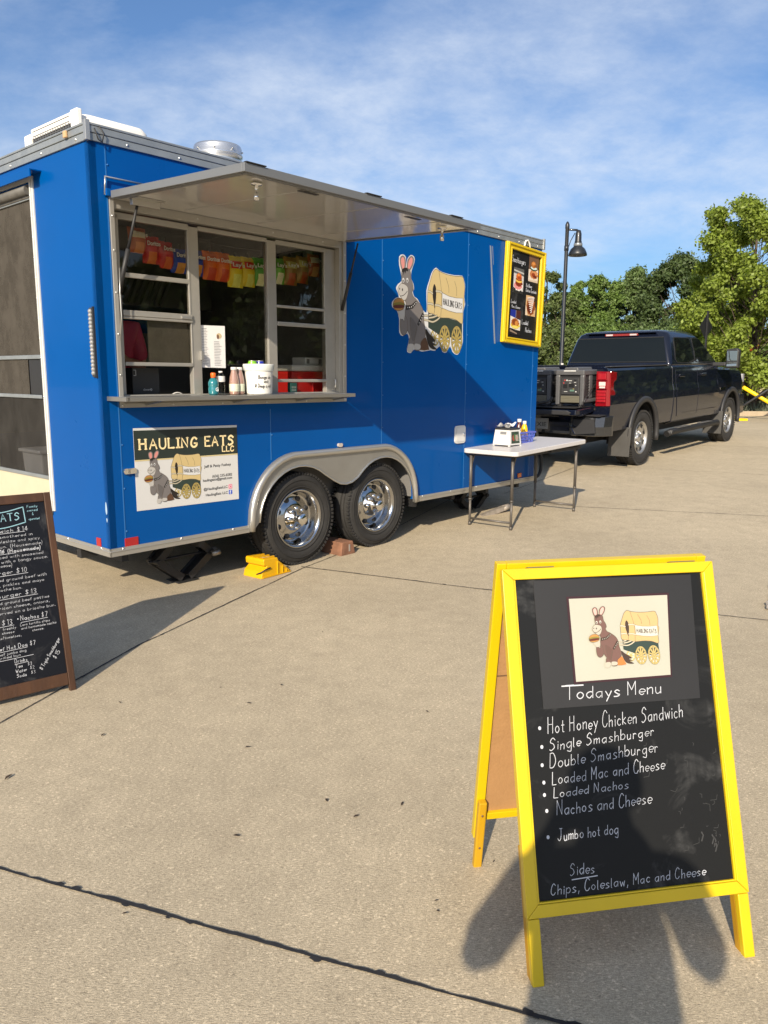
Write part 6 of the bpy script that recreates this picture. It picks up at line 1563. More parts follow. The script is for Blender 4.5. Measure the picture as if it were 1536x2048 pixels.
# rear window
def rg(y, z, o=.006): xr, xf, yi = ghat(z); return (xr - o, y, z)
g = MB(); n_ = 6; pts = []
for k in range(n_): 
    z = 1.555 + (1.945 - 1.555) * k / (n_ - 1); yi = ghat(z)[2] + .075
    pts.append([rg(yi, z), rg(TWd_ - yi, z), (rg(0, z)[0] + .004, TWd_ - yi, z), (rg(0, z)[0] + .004, yi, z)])
g.loft(pts, smooth=False); M_rearglass = mat('dark_rear_glass', (0.006, 0.008, 0.008), .02, coat=.0, spec=.32)
rgl = g.build('rear_window', M_rearglass, tk, fixn=True)
g = MB()
for z in (1.552, 1.952): yi = ghat(z)[2] + .07; g.bar(rg(yi, z, .008), rg(TWd_ - yi, z, .008), .012, .012)
g.build('window_seal', M_dark, rgl)
g = MB(); x_ = ghat(1.995)[0]; g.box(x_ - .035, x_ + .02, .72, 1.30, 1.985, 2.025)
bl_ = g.build('brake_light', mat('brake_lens', (0.22, 0.02, 0.02), .2, coat=.6), tk, bevel=.006); g = MB(); g.box(x_ - .0365, x_ - .03, .74, .86, 1.992, 2.018); g.box(x_ - .0365, x_ - .03, 1.16, 1.28, 1.992, 2.018); g.builds('cargo_lamp', mat('cargo_lens', (.5, .42, .42), .2), bl_)
g = MB(); g.loft([[(x_ - .05 + s, y, 2.036 + zz) for y in (.40, 1.66)] + [(x_ + .08, 1.60, 2.046 + zz), (x_ + .08, .46, 2.046 + zz)] for s, zz in ((0, -.006), (.01, .008))], smooth=False); g.build('roof_spoiler', M_car, tk, bevel=.004, fixn=True)
# side windows (both sides)
def sidepoly(pts, side_, name, m, o=.006, th=.008, par=tk):
    g = MB(); P = []; Q = []
    for x, z in pts:
        yi = ghat(z)[2]
        P.append((x, (yi - o) if side_ == 0 else TWd_ - yi + o, z)); Q.append((x, (yi - o + th) if side_ == 0 else TWd_ - yi + o - th, z))
    k = len(P); fs = [tuple(range(k)), tuple(range(2 * k - 1, k - 1, -1))] + [(i, i + k, (i + 1) % k + k, (i + 1) % k) for i in range(k)]
    g.add(P + Q, fs, False); return g.build(name, m, par, fixn=True)
rw = smooth_closed([(1.50, 1.545), (2.26, 1.545), (2.25, 1.72), (2.23, 1.94), (1.80, 1.945), (1.57, 1.935), (1.515, 1.75)], 3); rw = [(x, min(1.94, max(1.54, z))) for x, z in rw]
fw_ = smooth_closed([(2.42, 1.545), (3.32, 1.545), (3.06, 1.72), (2.76, 1.92), (2.55, 1.942), (2.40, 1.935), (2.41, 1.72)], 3); fw_ = [(x, min(1.94, max(1.54, z))) for x, z in fw_]
for sd_ in (0, 1):
    sidepoly([(x * 1.0 + (.02 if x > 1.9 else -.02), z + (.012 if z > 1.7 else -.012)) for x, z in rw], sd_, 'window_seal', M_dark, .004, .006); sidepoly([(x + (.02 if x > 2.9 else -.02), z + (.012 if z > 1.7 else -.012)) for x, z in fw_], sd_, 'window_seal', M_dark, .004, .006)
    sidepoly(rw, sd_, 'side_window', M_rearglass, .009, .006); sidepoly(fw_, sd_, 'side_window', M_rearglass, .009, .006)
g = MB(); g.loft([[(ghat(z)[1] + .006, y, z) for y in (ghat(z)[2] + .10, TWd_ - ghat(z)[2] - .10)] + [(ghat(z)[1] - .004, TWd_ - ghat(z)[2] - .10, z), (ghat(z)[1] - .004, ghat(z)[2] + .10, z)] for z in (1.54, 1.7, 1.93)], smooth=False); g.build('windscreen', M_rearglass, tk, fixn=True)
# doors: panels standing a few millimetres proud, following the side
LP = lowp(.54, 1.48)
def yat(z):
    for a, b in zip(LP[1:-1], LP[2:]):
        if a[1] <= z <= b[1]: return a[0] + (b[0] - a[0]) * (z - a[1]) / (b[1] - a[1])
    return .07
def door(x0, x1, z0, z1, rnotch=None):
    g = MB(); zs = [z0, .72, .80, .90, .98, 1.04, 1.10, 1.15, 1.20, 1.32, 1.40, z1]
    secs = []
    for z in zs:
        a_, b_ = x0, x1
        if rnotch and z < rnotch[1]: a_ = x0 + math.sqrt(max(0, 1 - (z / rnotch[1]) ** 2)) * rnotch[0] if False else x0 + max(0, (rnotch[1] - z)) * rnotch[0]
        y = yat(z) - .007; secs.append([(a_, y, z), (b_, y, z), (b_, y + .01, z), (a_, y + .01, z)])
    g.loft(secs, smooth=False); return g.build('door', M_car, tk, bevel=.003, fixn=True)
d1 = door(1.30, 2.31, .66, 1.455, (.30, .95)); d2 = door(2.325, 3.42, .66, 1.455)
for d, xh in ((d1, 1.40), (d2, 2.45)):
    g = MB(); y = yat(1.33) - .03; g.box(xh, xh + .24, y - .012, y + .012, 1.305, 1.345); g.box(xh + .005, xh + .03, y, y + .03, 1.31, 1.34); g.box(xh + .20, xh + .235, y, y + .03, 1.31, 1.34); g.build('handle', M_car, d, bevel=.006)
    g = MB(); xa = 1.62 if d is d1 else 2.34; xb = 2.30 if d is d1 else 3.40; g.box(xa, xb, yat(.70) - .010, yat(.70) - .003, .70, .73); g.build('door_moulding', M_car, d, bevel=.002)
g = MB(); g.box(3.50, 3.80, -.008, .006, 1.02, 1.06); g.build('fender_badge', M_chrome, tk)
# wheel arch trims, liners
for x in (0, WB):
    g = MB(); pts = arc_pts(x, .48, .515, -14, 194, 26); secs = []
    for i, (px, pz) in enumerate(pts):
        n2 = Vector((px - x, pz - .48)).normalized()
        secs.append([(px + n2.x * a_, b_, pz + n2.y * a_) for a_, b_ in ((-.022, -.030), (.055, -.014), (.062, .012), (-.022, .05))])
    g.loft(secs); g.build('wheel_arch_trim', M_dtrim, tk, fixn=True)
    g = MB(); pts = arc_pts(x, .48, .50, 0, 180, 16); g.loft([[(px, y, pz) for y in (.02, .36)] for px, pz in pts], closed=False, cap=False); g.box(x - .5, x + .5, .36, .37, .35, .98); g.build('arch_liner', M_dark, tk)
# wheels
def truck_wheel(x, y, flip=False):
    hub = bpy.data.objects.new('wheel', None); scene.collection.objects.link(hub); hub.parent = tk; hub.location = (x, y, .42); hub.empty_display_size = .1
    if flip: hub.rotation_euler = (0, 0, math.pi)
    g = MB(); g.lathe(tyre_prof(.42, .245, .275), 64, axis='Y')
    for k in range(60):
        t = 2 * math.pi * k / 60
        g.X = Matrix.Rotation(-t, 4, 'Y')
        for (a, b, o_) in ((-.138, -.09, 0), (.09, .138, .02), (-.06, -.02, .01), (.02, .06, -.005)): g.box(.395 if abs(a) > .1 else .41, .4225, a, b, -.012 + o_, .012 + o_)
    g.X = Matrix.Identity(4); g.build('tyre', M_rubber, hub)
    g = MB(); g.lathe([(.248, -.105), (.254, -.112), (.246, -.120), (.232, -.112), (.222, -.075), (.215, -.065), (.195, -.075), (.165, -.085), (.130, -.070), (.105, -.055), (.075, -.055), (.070, -.085), (.050, -.098), (0, -.098)], 56, axis='Y')
    g.build('rim', mat('steel_rim', (0.50, 0.49, 0.47), .32, metal=.85, rvar=.1, vscale=12), hub)
    g = MB()
    for k in range(8):
        t = 2 * math.pi * (k + .5) / 8; g.X = Matrix.Rotation(-t, 4, 'Y') @ Matrix.Translation((.190, -.077, 0))
        g.plate([(-.030, -.022), (.022, -.040), (.022, .040), (-.030, .022)], [], frame((0, -.012, 0), (1, 0, 0), (0, 0, 1)), .004)
    g.X = Matrix.Identity(4); g.builds('rim_opening', M_dark, hub)
    g = MB()
    for k in range(8): t = 2 * math.pi * k / 8; g.lathe([(.014, -.055), (.013, -.088), (0, -.092)], 10, (.090 * math.cos(t), 0, .090 * math.sin(t)), 'Y')
    g.builds('lug_nut', M_chrome, hub)
    return hub
for x in (0, WB): truck_wheel(x, .155); truck_wheel(x, TWd_ - .155, True)
# tail lights
for yy in (0, 1):
    g = MB(); Y = (lambda y: y) if yy == 0 else (lambda y: TWd_ - y)
    pr_ = [(.008, .965), (.205, .955), (.205, 1.445), (.012, 1.445), (.010, 1.34), (.075, 1.29), (.070, 1.18), (.008, 1.14)] if False else [(.006, .965), (.205, .955), (.205, 1.448), (.006, 1.448)]
    g.loft([[(x, Y(y), z) for y, z in ((a, .965), (.210, .960), (.210, 1.445), (b, 1.440))] for x, a, b in ((-1.268, .05, .06), (-1.245, .012, .03), (-1.232, .0, .02))], smooth=False)
    # wrap onto the side: upper and lower lobes
    g.plate([(-1.24, .97), (-1.08, .985), (-1.07, 1.16), (-1.13, 1.20), (-1.13, 1.29), (-1.05, 1.33), (-1.04, 1.43), (-1.24, 1.445)], [], frame((0, Y(.008), 0), (1, 0, 0), (0, 0, 1)) if yy == 0 else frame((0, Y(.008), 0), (-1, 0, 0), (0, 0, 1)) @ Matrix.Scale(-1, 4, (1, 0, 0)), .012)
    tl_ = g.build('tail_light', mat('tail_lens', (0.20, 0.003, 0.007), .12, coat=.6), tk, bevel=.008, fixn=True)
    g = MB(); g.box(-1.276, -1.262, Y(.07), Y(.165), 1.245, 1.30); g.box(-1.276, -1.262, Y(.075), Y(.16), 1.212, 1.238); g.builds('reverse_lamp', mat('reverse_lens', (.62, .52, .50), .15, coat=.5), tl_, bevel=.004)
    g = MB(); g.box(-1.273, -1.262, Y(.07), Y(.185), 1.335, 1.415); g.box(-1.273, -1.262, Y(.065), Y(.19), 1.02, 1.18); g.builds('brake_lens_inner', mat('tail_lens2', (.32, .014, .02), .12, coat=.8), tl_, bevel=.005)
    g = MB()
    for zz in (1.01, 1.055, 1.10, 1.145, 1.19): g.box(-1.2745, -1.2725, Y(.06), Y(.195), zz, zz + .006)
    g.box(-1.2705, -1.268, Y(.045), Y(.205), 1.312, 1.322); g.box(-1.2705, -1.268, Y(.045), Y(.205), 1.196, 1.204); g.build('lens_ridge', mat('lens_dark', (.06, .002, .003), .2, coat=.5), tl_)
# tailgate lying open
g = MB(); TGx = -1.80; g.loft([[(x, y, z) for x, z in ((-1.245, .885), (-1.245, .955), (TGx, .935), (TGx - .01, .86), (-1.62, .835))] for y in (.235, TWd_ - .235)], smooth=False)
tg = g.build('tailgate', M_car, tk, bevel=.014, fixn=True)
g = MB(); g.box(-1.78, -1.26, .26, TWd_ - .26, .956, .962); g.build('tailgate_liner', M_dark, tg)
g = MB(); g.loft([[(TGx - .013, y, z) for y, z in ((.30, .90), (.33, .86), (1.73, .86), (1.76, .90), (1.70, .93), (.36, .93))], [(TGx - .03, y, z) for y, z in ((.32, .90), (.34, .87), (1.72, .87), (1.74, .90), (1.69, .92), (.37, .92))]], smooth=False); g.build('tailgate_step', M_dtrim, tg, bevel=.004, fixn=True)
g = MB(); g.tube([(-1.25, .225, 1.28), (TGx + .1, .245, .96)], .006, 6); g.build('tailgate_cable', M_dark, tg)
# rear bumper with corner steps
g = MB()
for yy in (0, 1):
    Y = (lambda y: y) if yy == 0 else (lambda y: TWd_ - y)
    g.loft([[(x, Y(y), z) for x, z in ((-1.16, .54), (xb, .55), (xb - .015, .68), (xb + .02, .82), (-1.16, .83))] for y, xb in ((-.025, -1.20), (.02, -1.36), (.12, -1.44), (.46, -1.47), (.52, -1.42))], smooth=False)
g.box(-1.40, -1.20, .52, TWd_ - .52, .56, .74)
bp = g.build('rear_bumper', mat('bumper_black', (0.018, 0.019, 0.021), .25, coat=.8), tk, bevel=.012, fixn=True)
g = MB(); g.box(-1.46, -1.20, .05, .48, .8305, .842); g.box(-1.46, -1.20, TWd_ - .48, TWd_ - .05, .8305, .842); g.builds('bumper_pad', M_dtrim, bp, bevel=.004)
g = MB(); g.loft([[(-1.478, y, z) for y, z in ((.10, .60), (.40, .57), (.44, .66), (.43, .78), (.12, .79))], [(-1.45, y, z) for y, z in ((.10, .60), (.40, .57), (.44, .66), (.43, .78), (.12, .79))]], smooth=False); g.build('bumper_step', M_dtrim, bp, fixn=True)
g = MB(); g.bar((-1.475, .46, .66), (-1.475, .40, .575), .012, .012); g.build('bumper_edge_shine', M_chrome, bp)
g = MB(); g.box(-1.42, -1.405, .86, 1.18, .62, .775); pl_ = g.build('license_plate', mat('plate_grey', (.30, .30, .29), .4), tk, bevel=.003)
g = MB(); FPl = frame((-1.4206, 1.14, .66), (0, -1, 0), (0, 0, 1)); printed(g, 'EXIE', .045, 0, .085, FPl, .0, width=.20, bold=.001); g.build('plate_lettering', mat('plate_ink', (.03, .03, .035), .5), pl_)
g = MB(); g.box(-1.55, -1.2, .98, 1.08, .46, .54); g.tube([(-1.55, 1.03, .54), (-1.55, 1.03, .60)], .025, 10); g.build('tow_hitch', M_dark, tk)
g = MB(); g.tube([(-1.33, .42, .44), (-1.12, .44, .45), (-.9, .55, .50), (-.6, .6, .5)], [.052, .048, .045, .045], 16, caps=False); g.tube([(-1.30, .42, .44), (-1.20, .425, .446)], .044, 16); g.build('exhaust_pipe', mat('exhaust_steel', (.26, .21, .16), .4, metal=.7, var=.2, vscale=10), tk)
g = MB(); g.lathe([(.043, 0), (0, .001)], 16, (-1.325, .42, .44), 'X'); g.build('exhaust_mouth', M_dark, tk)
# mud flaps, running board, underside
for x, z0 in ((-.53, .19), (WB - .54, .20)):
    g = MB(); g.loft([[(x - .03 + dx, y, z) for dx, z in ((0, .62), (-.02, .45), (-.05, z0), (-.035, z0), (-.005, .45), (.012, .62))] for y in (-.035, .30)], smooth=False); g.build('mud_flap', mat('mud_flap_rubber', (.055, .053, .05), .6, var=.15, vscale=5), tk, bevel=.004, fixn=True)
g = MB(); g.tube([(1.00, .02, .40), (1.12, -.01, .43), (3.40, -.01, .43), (3.52, .02, .40)], .052, 12); rbd = g.build('running_board', M_dark, tk)
g = MB()
for x in (1.35, 2.45): g.box(x, x + .55, -.06, .03, .475, .487)
g.box(1.03, 1.16, -.045, .03, .40, .455)
g.builds('step_pad', mat('step_grey', (.10, .10, .10), .5), rbd, bevel=.004)
g = MB(); g.box(-1.1, 4.9, .55, 1.5, .38, .56); g.box(1.0, 3.5, .15, 1.9, .46, .56); g.tube([(0, .2, .42), (0, 1.86, .42)], .07, 10); g.tube([(WB, .2, .42), (WB, 1.86, .42)], .06, 10); g.build('underbody', M_dark, tk)
# front bumper, headlight
g = MB(); g.loft([[(x, y, z) for x, z in ((4.70, .50), (xb, .52), (xb + .02, .70), (xb, .88), (4.70, .90))] for y, xb in ((-.01, 4.98), (.10, 5.16), (.4, 5.24), (1.66, 5.24), (1.96, 5.16), (2.07, 4.98))], smooth=False); g.build('front_bumper', M_car, tk, bevel=.012, fixn=True)
g = MB(); g.box(4.93, 5.06, .035, .30, 1.12, 1.28); g.build('headlight', mat('headlight_lens', (.4, .4, .42), .1, coat=.6), tk, bevel=.01)
g = MB(); g.box(5.0, 5.16, .30, 1.76, .92, 1.32); g.build('grille', M_dark, tk, bevel=.01)
# tow mirrors
for yy in (0, 1):
    Y = (lambda y: y) if yy == 0 else (lambda y: TWd_ - y)
    g = MB(); g.loft([[(x, Y(y), z) for y, z in ((-.34, 1.42), (-.12, 1.41), (-.115, 1.75), (-.30, 1.77), (-.345, 1.72))] for x in (3.30, 3.42)], smooth=False); mr_ = g.build('tow_mirror', M_dark, tk, bevel=.02, fixn=True)
    g = MB(); g.box(3.26, 3.36, Y(-.13), Y(.10), 1.455, 1.52); g.build('mirror_arm', M_dtrim, mr_, bevel=.012)
    g = MB(); g.box(3.28, 3.34, Y(.02), Y(.13), 1.40, 1.51); g.build('mirror_foot', M_car, mr_, bevel=.01)
    g = MB(); g.box(3.292, 3.2995, Y(-.318), Y(-.14), 1.54, 1.72); g.box(3.292, 3.2995, Y(-.315), Y(-.14), 1.445, 1.525); g.build('mirror_glass', mat('mirror_silver', (.55, .62, .62), .02, metal=1.0), mr_, bevel=.003)
g = MB(); g.tube([(3.75, 1.9, 1.45), (3.70, 1.9, 2.1)], .004, 6); g.build('antenna', M_dark, tk)

# ------------------------------------------------------------ generators on the tailgate
TKM = tk.matrix_basis
def generator(label, y):
    loc = TKM @ Vector((-1.30, y, .965)); gn = thing('generator', label, 'generator', loc, 0, 'generators on the tailgate'); gn.rotation_euler = tk.rotation_euler
    # local: front face toward -X, width along Y, X back
    gn.scale = (1.05, 1.08, 1.08); Wg, Dg, Hg = .40, .52, .49
    M_gg = mat('generator_grey', (.085, .085, .088), .5, var=.1, vscale=12); M_gd = mat('generator_dark', (.022, .022, .024), .55); M_gp = mat('generator_panel', (.035, .035, .036), .45)
    g = MB(); g.box(-.20, .27, -Wg / 2 + .02, Wg / 2 - .02, .03, .42); g.build('case', M_gd, gn, bevel=.025)
    g = MB()
    for s in (-1, 1):
        y0 = s * (Wg / 2 - .03)
        g.loft([[(x, y0 + dy, z) for x, z in ((-.235, .02), (-.21, .02), (-.18, .36), (-.17, .44), (-.215, .45), (-.235, .38))] for dy in (-.028, .028)], smooth=False)
        g.box(-.17, .27, y0 - .022, y0 + .022, .05, .10); g.box(.2, .28, y0 - .022, y0 + .022, .05, .45); g.box(-.05, .04, y0 - .024, y0 + .024, .10, .40)
    g.box(-.235, .28, -Wg / 2, Wg / 2, .40, .465); g.build('roll_frame', M_gg, gn, bevel=.012, fixn=False)
    g = MB(); g.loft([[(x, y_, z) for y_, z in ((-.11, .44), (.11, .44), (.09, .50), (-.09, .50))] for x in (-.20, .22)], smooth=False); g.build('carry_handle', M_gg, gn, bevel=.012, fixn=True)
    g = MB(); g.box(-.242, -.225, -.085, .085, .446, .462); g.build('handle_trim', mat('light_grey_trim', (.55, .55, .53), .4), gn, bevel=.004)
    g = MB(); g.box(-.217, -.20, -.125, .125, .15, .36); pn = g.build('control_panel', M_gp, gn, bevel=.008)
    g = MB(); FG = frame((-.2175, 0, 0), (0, -1, 0), (0, 0, 1)); r_ = random.Random(3)
    cols = [(.5, .5, .48), (.4, .05, .05), (.25, .2, .06), (.10, .18, .14), (.012, .012, .012)]
    for (cx, cz, w_, h_, c) in ((-.075, .335, .02, .014, 1), (-.045, .335, .018, .018, 0), (.0, .33, .05, .008, 0), (.07, .335, .03, .02, 4), (-.07, .26, .055, .05, 4), (.02, .27, .07, .05, 4), (.08, .27, .012, .012, 0), (.03, .205, .06, .024, 3), (.05, .225, .02, .01, 2), (-.06, .19, .05, .006, 0), (.0, .30, .03, .006, 0), (.085, .19, .02, .012, 0), (-.09, .30, .012, .02, 1), (.07, .31, .03, .006, 0)):
        g.cur = c; g.plate([(cx - w_ / 2, cz - h_ / 2), (cx + w_ / 2, cz - h_ / 2), (cx + w_ / 2, cz + h_ / 2), (cx - w_ / 2, cz + h_ / 2)], [], FG @ Matrix.Translation((0, 0, .003)), .003)
    g.build('control', [mat('ctl_%d' % i, c, .4) for i, c in enumerate(cols)], pn)
    g = MB(); g.box(-.215, -.2, -.13, .13, .05, .135); [g.box(-.219, -.215, -.12, .12, .06 + k * .02, .068 + k * .02) for k in range(4)]; g.build('vent_panel', mat('vent_olive', (.13, .12, .085), .6), gn, bevel=.004)
    g = MB(); [g.box(-.12 + k * .0, .22, s * (Wg / 2 - .015) - .004, s * (Wg / 2 - .015) + .004, .12 + k * .035, .13 + k * .035) for k in range(7) for s in (-1, 1)]; g.build('side_louvre', M_gd, gn)
    g = MB()
    for x in (-.18, .23):
        for s in (-1, 1): g.box(x - .03, x + .03, s * .15 - .025, s * .15 + .025, 0, .031)
    g.builds('rubber_foot', M_gd, gn)
    return gn
generator('grey portable generator at the right, beside the red tail light', .475)
generator('grey portable generator at the left, half hidden by the trailer edge', .985)
cbo = thing('power_cable', 'thick black power cable curving from the generators down to the trailer', 'cable', TKM @ Vector((-1.76, .62, 1.0)))
inv_ = cbo.matrix_basis.inverted()
pp_ = [TKM @ Vector(v) for v in ((-1.76, .62, 1.10), (-1.80, .66, 1.04), (-1.84, .78, 1.02), (-1.88, .92, .95), (-1.92, 1.05, .80), (-2.0, 1.15, .62))] + [tr(5.7, .40, .55), tr(5.45, .25, .45)]
g = MB(); g.tube([inv_ @ Vector((*p, )) for p in [tuple(q) for q in [Vector(s) for s in smooth3(pp_)]]] if False else [inv_ @ p for p in pp_], .016, 10); g.build('cable_line', M_dark, cbo)
cb2 = thing('power_cable', 'black cable looping down at the front end of the trailer above the ground', 'cable', tr(5.17, .05, .8))
pp2 = [Vector((.02, 0, .25)), Vector((.10, -.02, .05)), Vector((.15, -.05, -.20)), Vector((.13, -.06, -.36)), Vector((.04, -.04, -.42)), Vector((-.05, .10, -.38))]
cb2.rotation_euler = (0, 0, TR_ROT)
g = MB(); q_ = []
for i in range(len(pp2) - 1):
    a, b_, c, d = pp2[max(i - 1, 0)], pp2[i], pp2[i + 1], pp2[min(i + 2, len(pp2) - 1)]
    for j in range(6):
        t = j / 6; q_.append(0.5 * ((2 * b_) + (c - a) * t + (2 * a - 5 * b_ + 4 * c - d) * t * t + (-a + 3 * b_ - 3 * c + d) * t ** 3))
g.tube(q_, .019, 10); g.build('cable_line', M_dark, cb2)
# ------------------------------------------------------------ trees
def leaf_mat(name, col, var=.35, trans=.35):
    m = bpy.data.materials.new(name); m.use_nodes = True; t = m.node_tree; t.nodes.clear(); lk = t.links
    o = t.nodes.new('ShaderNodeOutputMaterial'); p = t.nodes.new('ShaderNodeBsdfPrincipled'); tl_ = t.nodes.new('ShaderNodeBsdfTranslucent'); ms = t.nodes.new('ShaderNodeMixShader'); ms.inputs[0].default_value = trans
    at = t.nodes.new('ShaderNodeAttribute'); at.attribute_name = 'leaf_tone'
    mr = t.nodes.new('ShaderNodeMapRange'); mr.inputs['To Min'].default_value = 1 - var; mr.inputs['To Max'].default_value = 1 + var; lk.new(at.outputs['Fac'], mr.inputs['Value'])
    v = t.nodes.new('ShaderNodeVectorMath'); v.operation = 'SCALE'; v.inputs[0].default_value = col; lk.new(mr.outputs[0], v.inputs['Scale'])
    lk.new(v.outputs[0], p.inputs['Base Color']); p.inputs['Roughness'].default_value = .5; p.inputs['Specular IOR Level'].default_value = .35
    g_ = t.nodes.new('ShaderNodeVectorMath'); g_.operation = 'MULTIPLY'; g_.inputs[1].default_value = (1.25, 1.25, .45); lk.new(v.outputs[0], g_.inputs[0]); lk.new(g_.outputs[0], tl_.inputs[0])
    lk.new(p.outputs[0], ms.inputs[1]); lk.new(tl_.outputs[0], ms.inputs[2]); lk.new(ms.outputs[0], o.inputs[0]); return m
M_bark = mat('bark', (0.075, 0.055, 0.040), .9, var=.35, vscale=9, bump=.5, bscale=25)
def leaf_cloud(name, centres, radii, n, size, m, parent, seed, shell=.55, elong=1.7, upright=0.0):
    rg_ = np.random.default_rng(seed)
    centres = np.asarray(centres, float); radii = np.asarray(radii, float)
    if radii.ndim == 1: radii = np.repeat(radii[:, None], 3, 1)
    wgt = (radii.prod(1)) ** .67; idx = rg_.choice(len(centres), n, p=wgt / wgt.sum())
    d = rg_.normal(size=(n, 3)); d /= np.linalg.norm(d, axis=1)[:, None]
    rr = (shell + (1 - shell) * rg_.random(n)) * (1 + np.where(rg_.random(n) < .35, .42, .15) * rg_.normal(size=n))
    pos = centres[idx] + d * radii[idx] * rr[:, None]
    nrm = rg_.normal(size=(n, 3)) * .8 + d * .8 + np.array([0, 0, .5]); nrm /= np.linalg.norm(nrm, axis=1)[:, None]
    ax = rg_.normal(size=(n, 3)); ax[:, 2] -= .4; ax -= nrm * (ax * nrm).sum(1)[:, None]; ax /= np.linalg.norm(ax, axis=1)[:, None]
    bx = np.cross(nrm, ax); s = size * (.6 + .8 * rg_.random(n))[:, None]
    a = pos + ax * s * elong * .5; c = pos - ax * s * elong * .5; b = pos + bx * s * .5 + nrm * s * .12; d2 = pos - bx * s * .5 + nrm * s * .12
    V = np.stack([a, b, c, d2], 1).reshape(-1, 3)
    me = bpy.data.meshes.new(name); me.vertices.add(4 * n); me.vertices.foreach_set('co', V.ravel()); me.loops.add(4 * n); me.polygons.add(n)
    me.loops.foreach_set('vertex_index', np.arange(4 * n, dtype=np.int32)); me.polygons.foreach_set('loop_start', np.arange(0, 4 * n, 4, dtype=np.int32)); me.polygons.foreach_set('loop_total', np.full(n, 4, dtype=np.int32))
    me.update(calc_edges=True)
    at = me.attributes.new('leaf_tone', 'FLOAT', 'FACE'); tone = np.clip(.5 + .28 * rg_.normal(size=n), 0, 1); at.data.foreach_set('value', tone.astype(np.float32))
    me.materials.append(m); o = bpy.data.objects.new(name, me); scene.collection.objects.link(o); o.parent = parent; return o
def tree(kind, label, loc, h, cr, n, size, m, seed, trunk=.12, low=.12, clumps=26, spread=1.0, shape='round', group=None, rotz=0, ncl=.30, cat='tree'):
    r = random.Random(seed); t = thing(kind, label, cat, loc, rotz, group)
    C_ = []; Rd = []; g = MB()
    tp = [(0, 0, -.1)]; x = y = 0
    for k in range(1, 7): x += r.uniform(-.05, .05) * h * .25; y += r.uniform(-.05, .05) * h * .25; tp.append((x, y, h * .88 * k / 6))
    g.tube(tp, [trunk * (1 - .85 * k / 6) + .01 for k in range(7)], 10)
    for k in range(clumps):
        v = low + (1 - low) * ((k + r.random()) / clumps)
        if shape == 'round': w_ = math.sin(math.pi * min(1, (v - low) / (1 - low) * .86 + .14)) ** .6
        elif shape == 'cone': w_ = (1 - (v - low) / (1 - low)) ** .75 + .08
        else: w_ = (.55 + .45 * math.sin(math.pi * min(1, (v - low) / (1 - low) * .8 + .15)))
        a = k * 2.39996 + r.uniform(-.5, .5); q = cr * w_ * (.35 + .65 * math.sqrt(r.random()))
        c = (q * math.cos(a), q * math.sin(a), h * v * .96); C_.append(c); s = cr * ncl * r.uniform(.65, 1.25) * spread; Rd.append((s, s, s * r.uniform(.6, .95)))
        zb_ = h * max(.08, v - .28); tt = zb_ / (h * .88) * 6; i = min(5, int(tt)); p0 = Vector(tp[i]).lerp(Vector(tp[i + 1]), tt - i)
        mid = p0.lerp(Vector(c), .5) + Vector((0, 0, -.05 * h)); g.tube([p0, mid, c], [trunk * .30 * (1 - v * .6), trunk * .2 * (1 - v * .6), .006], 6)
        for _ in range(2):
            e = Vector(c) + Vector((r.uniform(-1, 1), r.uniform(-1, 1), r.uniform(-.4, 1))) * s * 1.1; g.tube([c, e], [.010, .003], 5)
    g.build('trunk', M_bark, t); leaf_cloud('crown', C_, Rd, n, size, m, t, seed); return t
Mg1 = leaf_mat('leaf_mid_green', (0.135, 0.205, 0.050)); Mg2 = leaf_mat('leaf_dark_green', (0.078, 0.115, 0.040)); Mg3 = leaf_mat('leaf_yellow_green', (0.225, 0.29, 0.05), .45, .45); Mg4 = leaf_mat('leaf_olive', (0.115, 0.15, 0.05)); Mg5 = leaf_mat('leaf_blue_green', (0.13, 0.19, 0.068))
def at(u, y, dz=0):
    """ground point seen at picture column u (of 1536) at distance y"""
    x = (u - 768) / 1547.75 * y * .985
    return (x, y, gz(x, y) + dz)
tree('broadleaf_tree', 'mid green rounded tree directly behind the street lamp', at(1180, 44), 5.25, 1.75, 42000, .095, Mg1, 21, clumps=80, low=.04, shape='col', ncl=.20)
tree('broadleaf_tree', 'feathery mid green tree standing between the rounded tree and the darker olive tree', at(1258, 45), 5.9, 1.7, 30000, .09, Mg5, 22, clumps=80, low=.05, shape='cone', ncl=.21)
tree('broadleaf_tree', 'dark olive green tree behind the pickup cab roof', at(1345, 43), 6.3, 2.4, 42000, .10, Mg2, 23, clumps=90, low=.05, shape='round', ncl=.20)
tree('birch_tree', 'tall bright yellow green tree at the right edge, tallest in view', at(1508, 23, -.05), 6.25, 2.15, 80000, .060, Mg3, 24, trunk=.10, clumps=130, low=.17, shape='col', ncl=.155)
tree('birch_tree', 'bright yellow green tree low in front of the tallest one, behind the diamond sign', at(1432, 25), 3.9, 1.35, 34000, .062, Mg3, 25, trunk=.08, clumps=60, low=.10, shape='col', ncl=.21)
tree('broadleaf_tree', 'slim olive green tree just right of the trailer end', at(1085, 43), 5.8, 1.0, 15000, .10, Mg4, 26, clumps=26, low=.05, shape='col', ncl=.30)
tree('broadleaf_tree', 'small olive tree with pale tips between trailer end and lamp', at(1118, 41), 4.2, 1.0, 15000, .10, Mg4, 27, clumps=20, low=.03, shape='col')
tree('broadleaf_tree', 'far dark tree showing above the olive tree right of the pickup roof', at(1425, 52), 6.9, 2.4, 24000, .12, Mg2, 28, clumps=30, low=.06, shape='round')
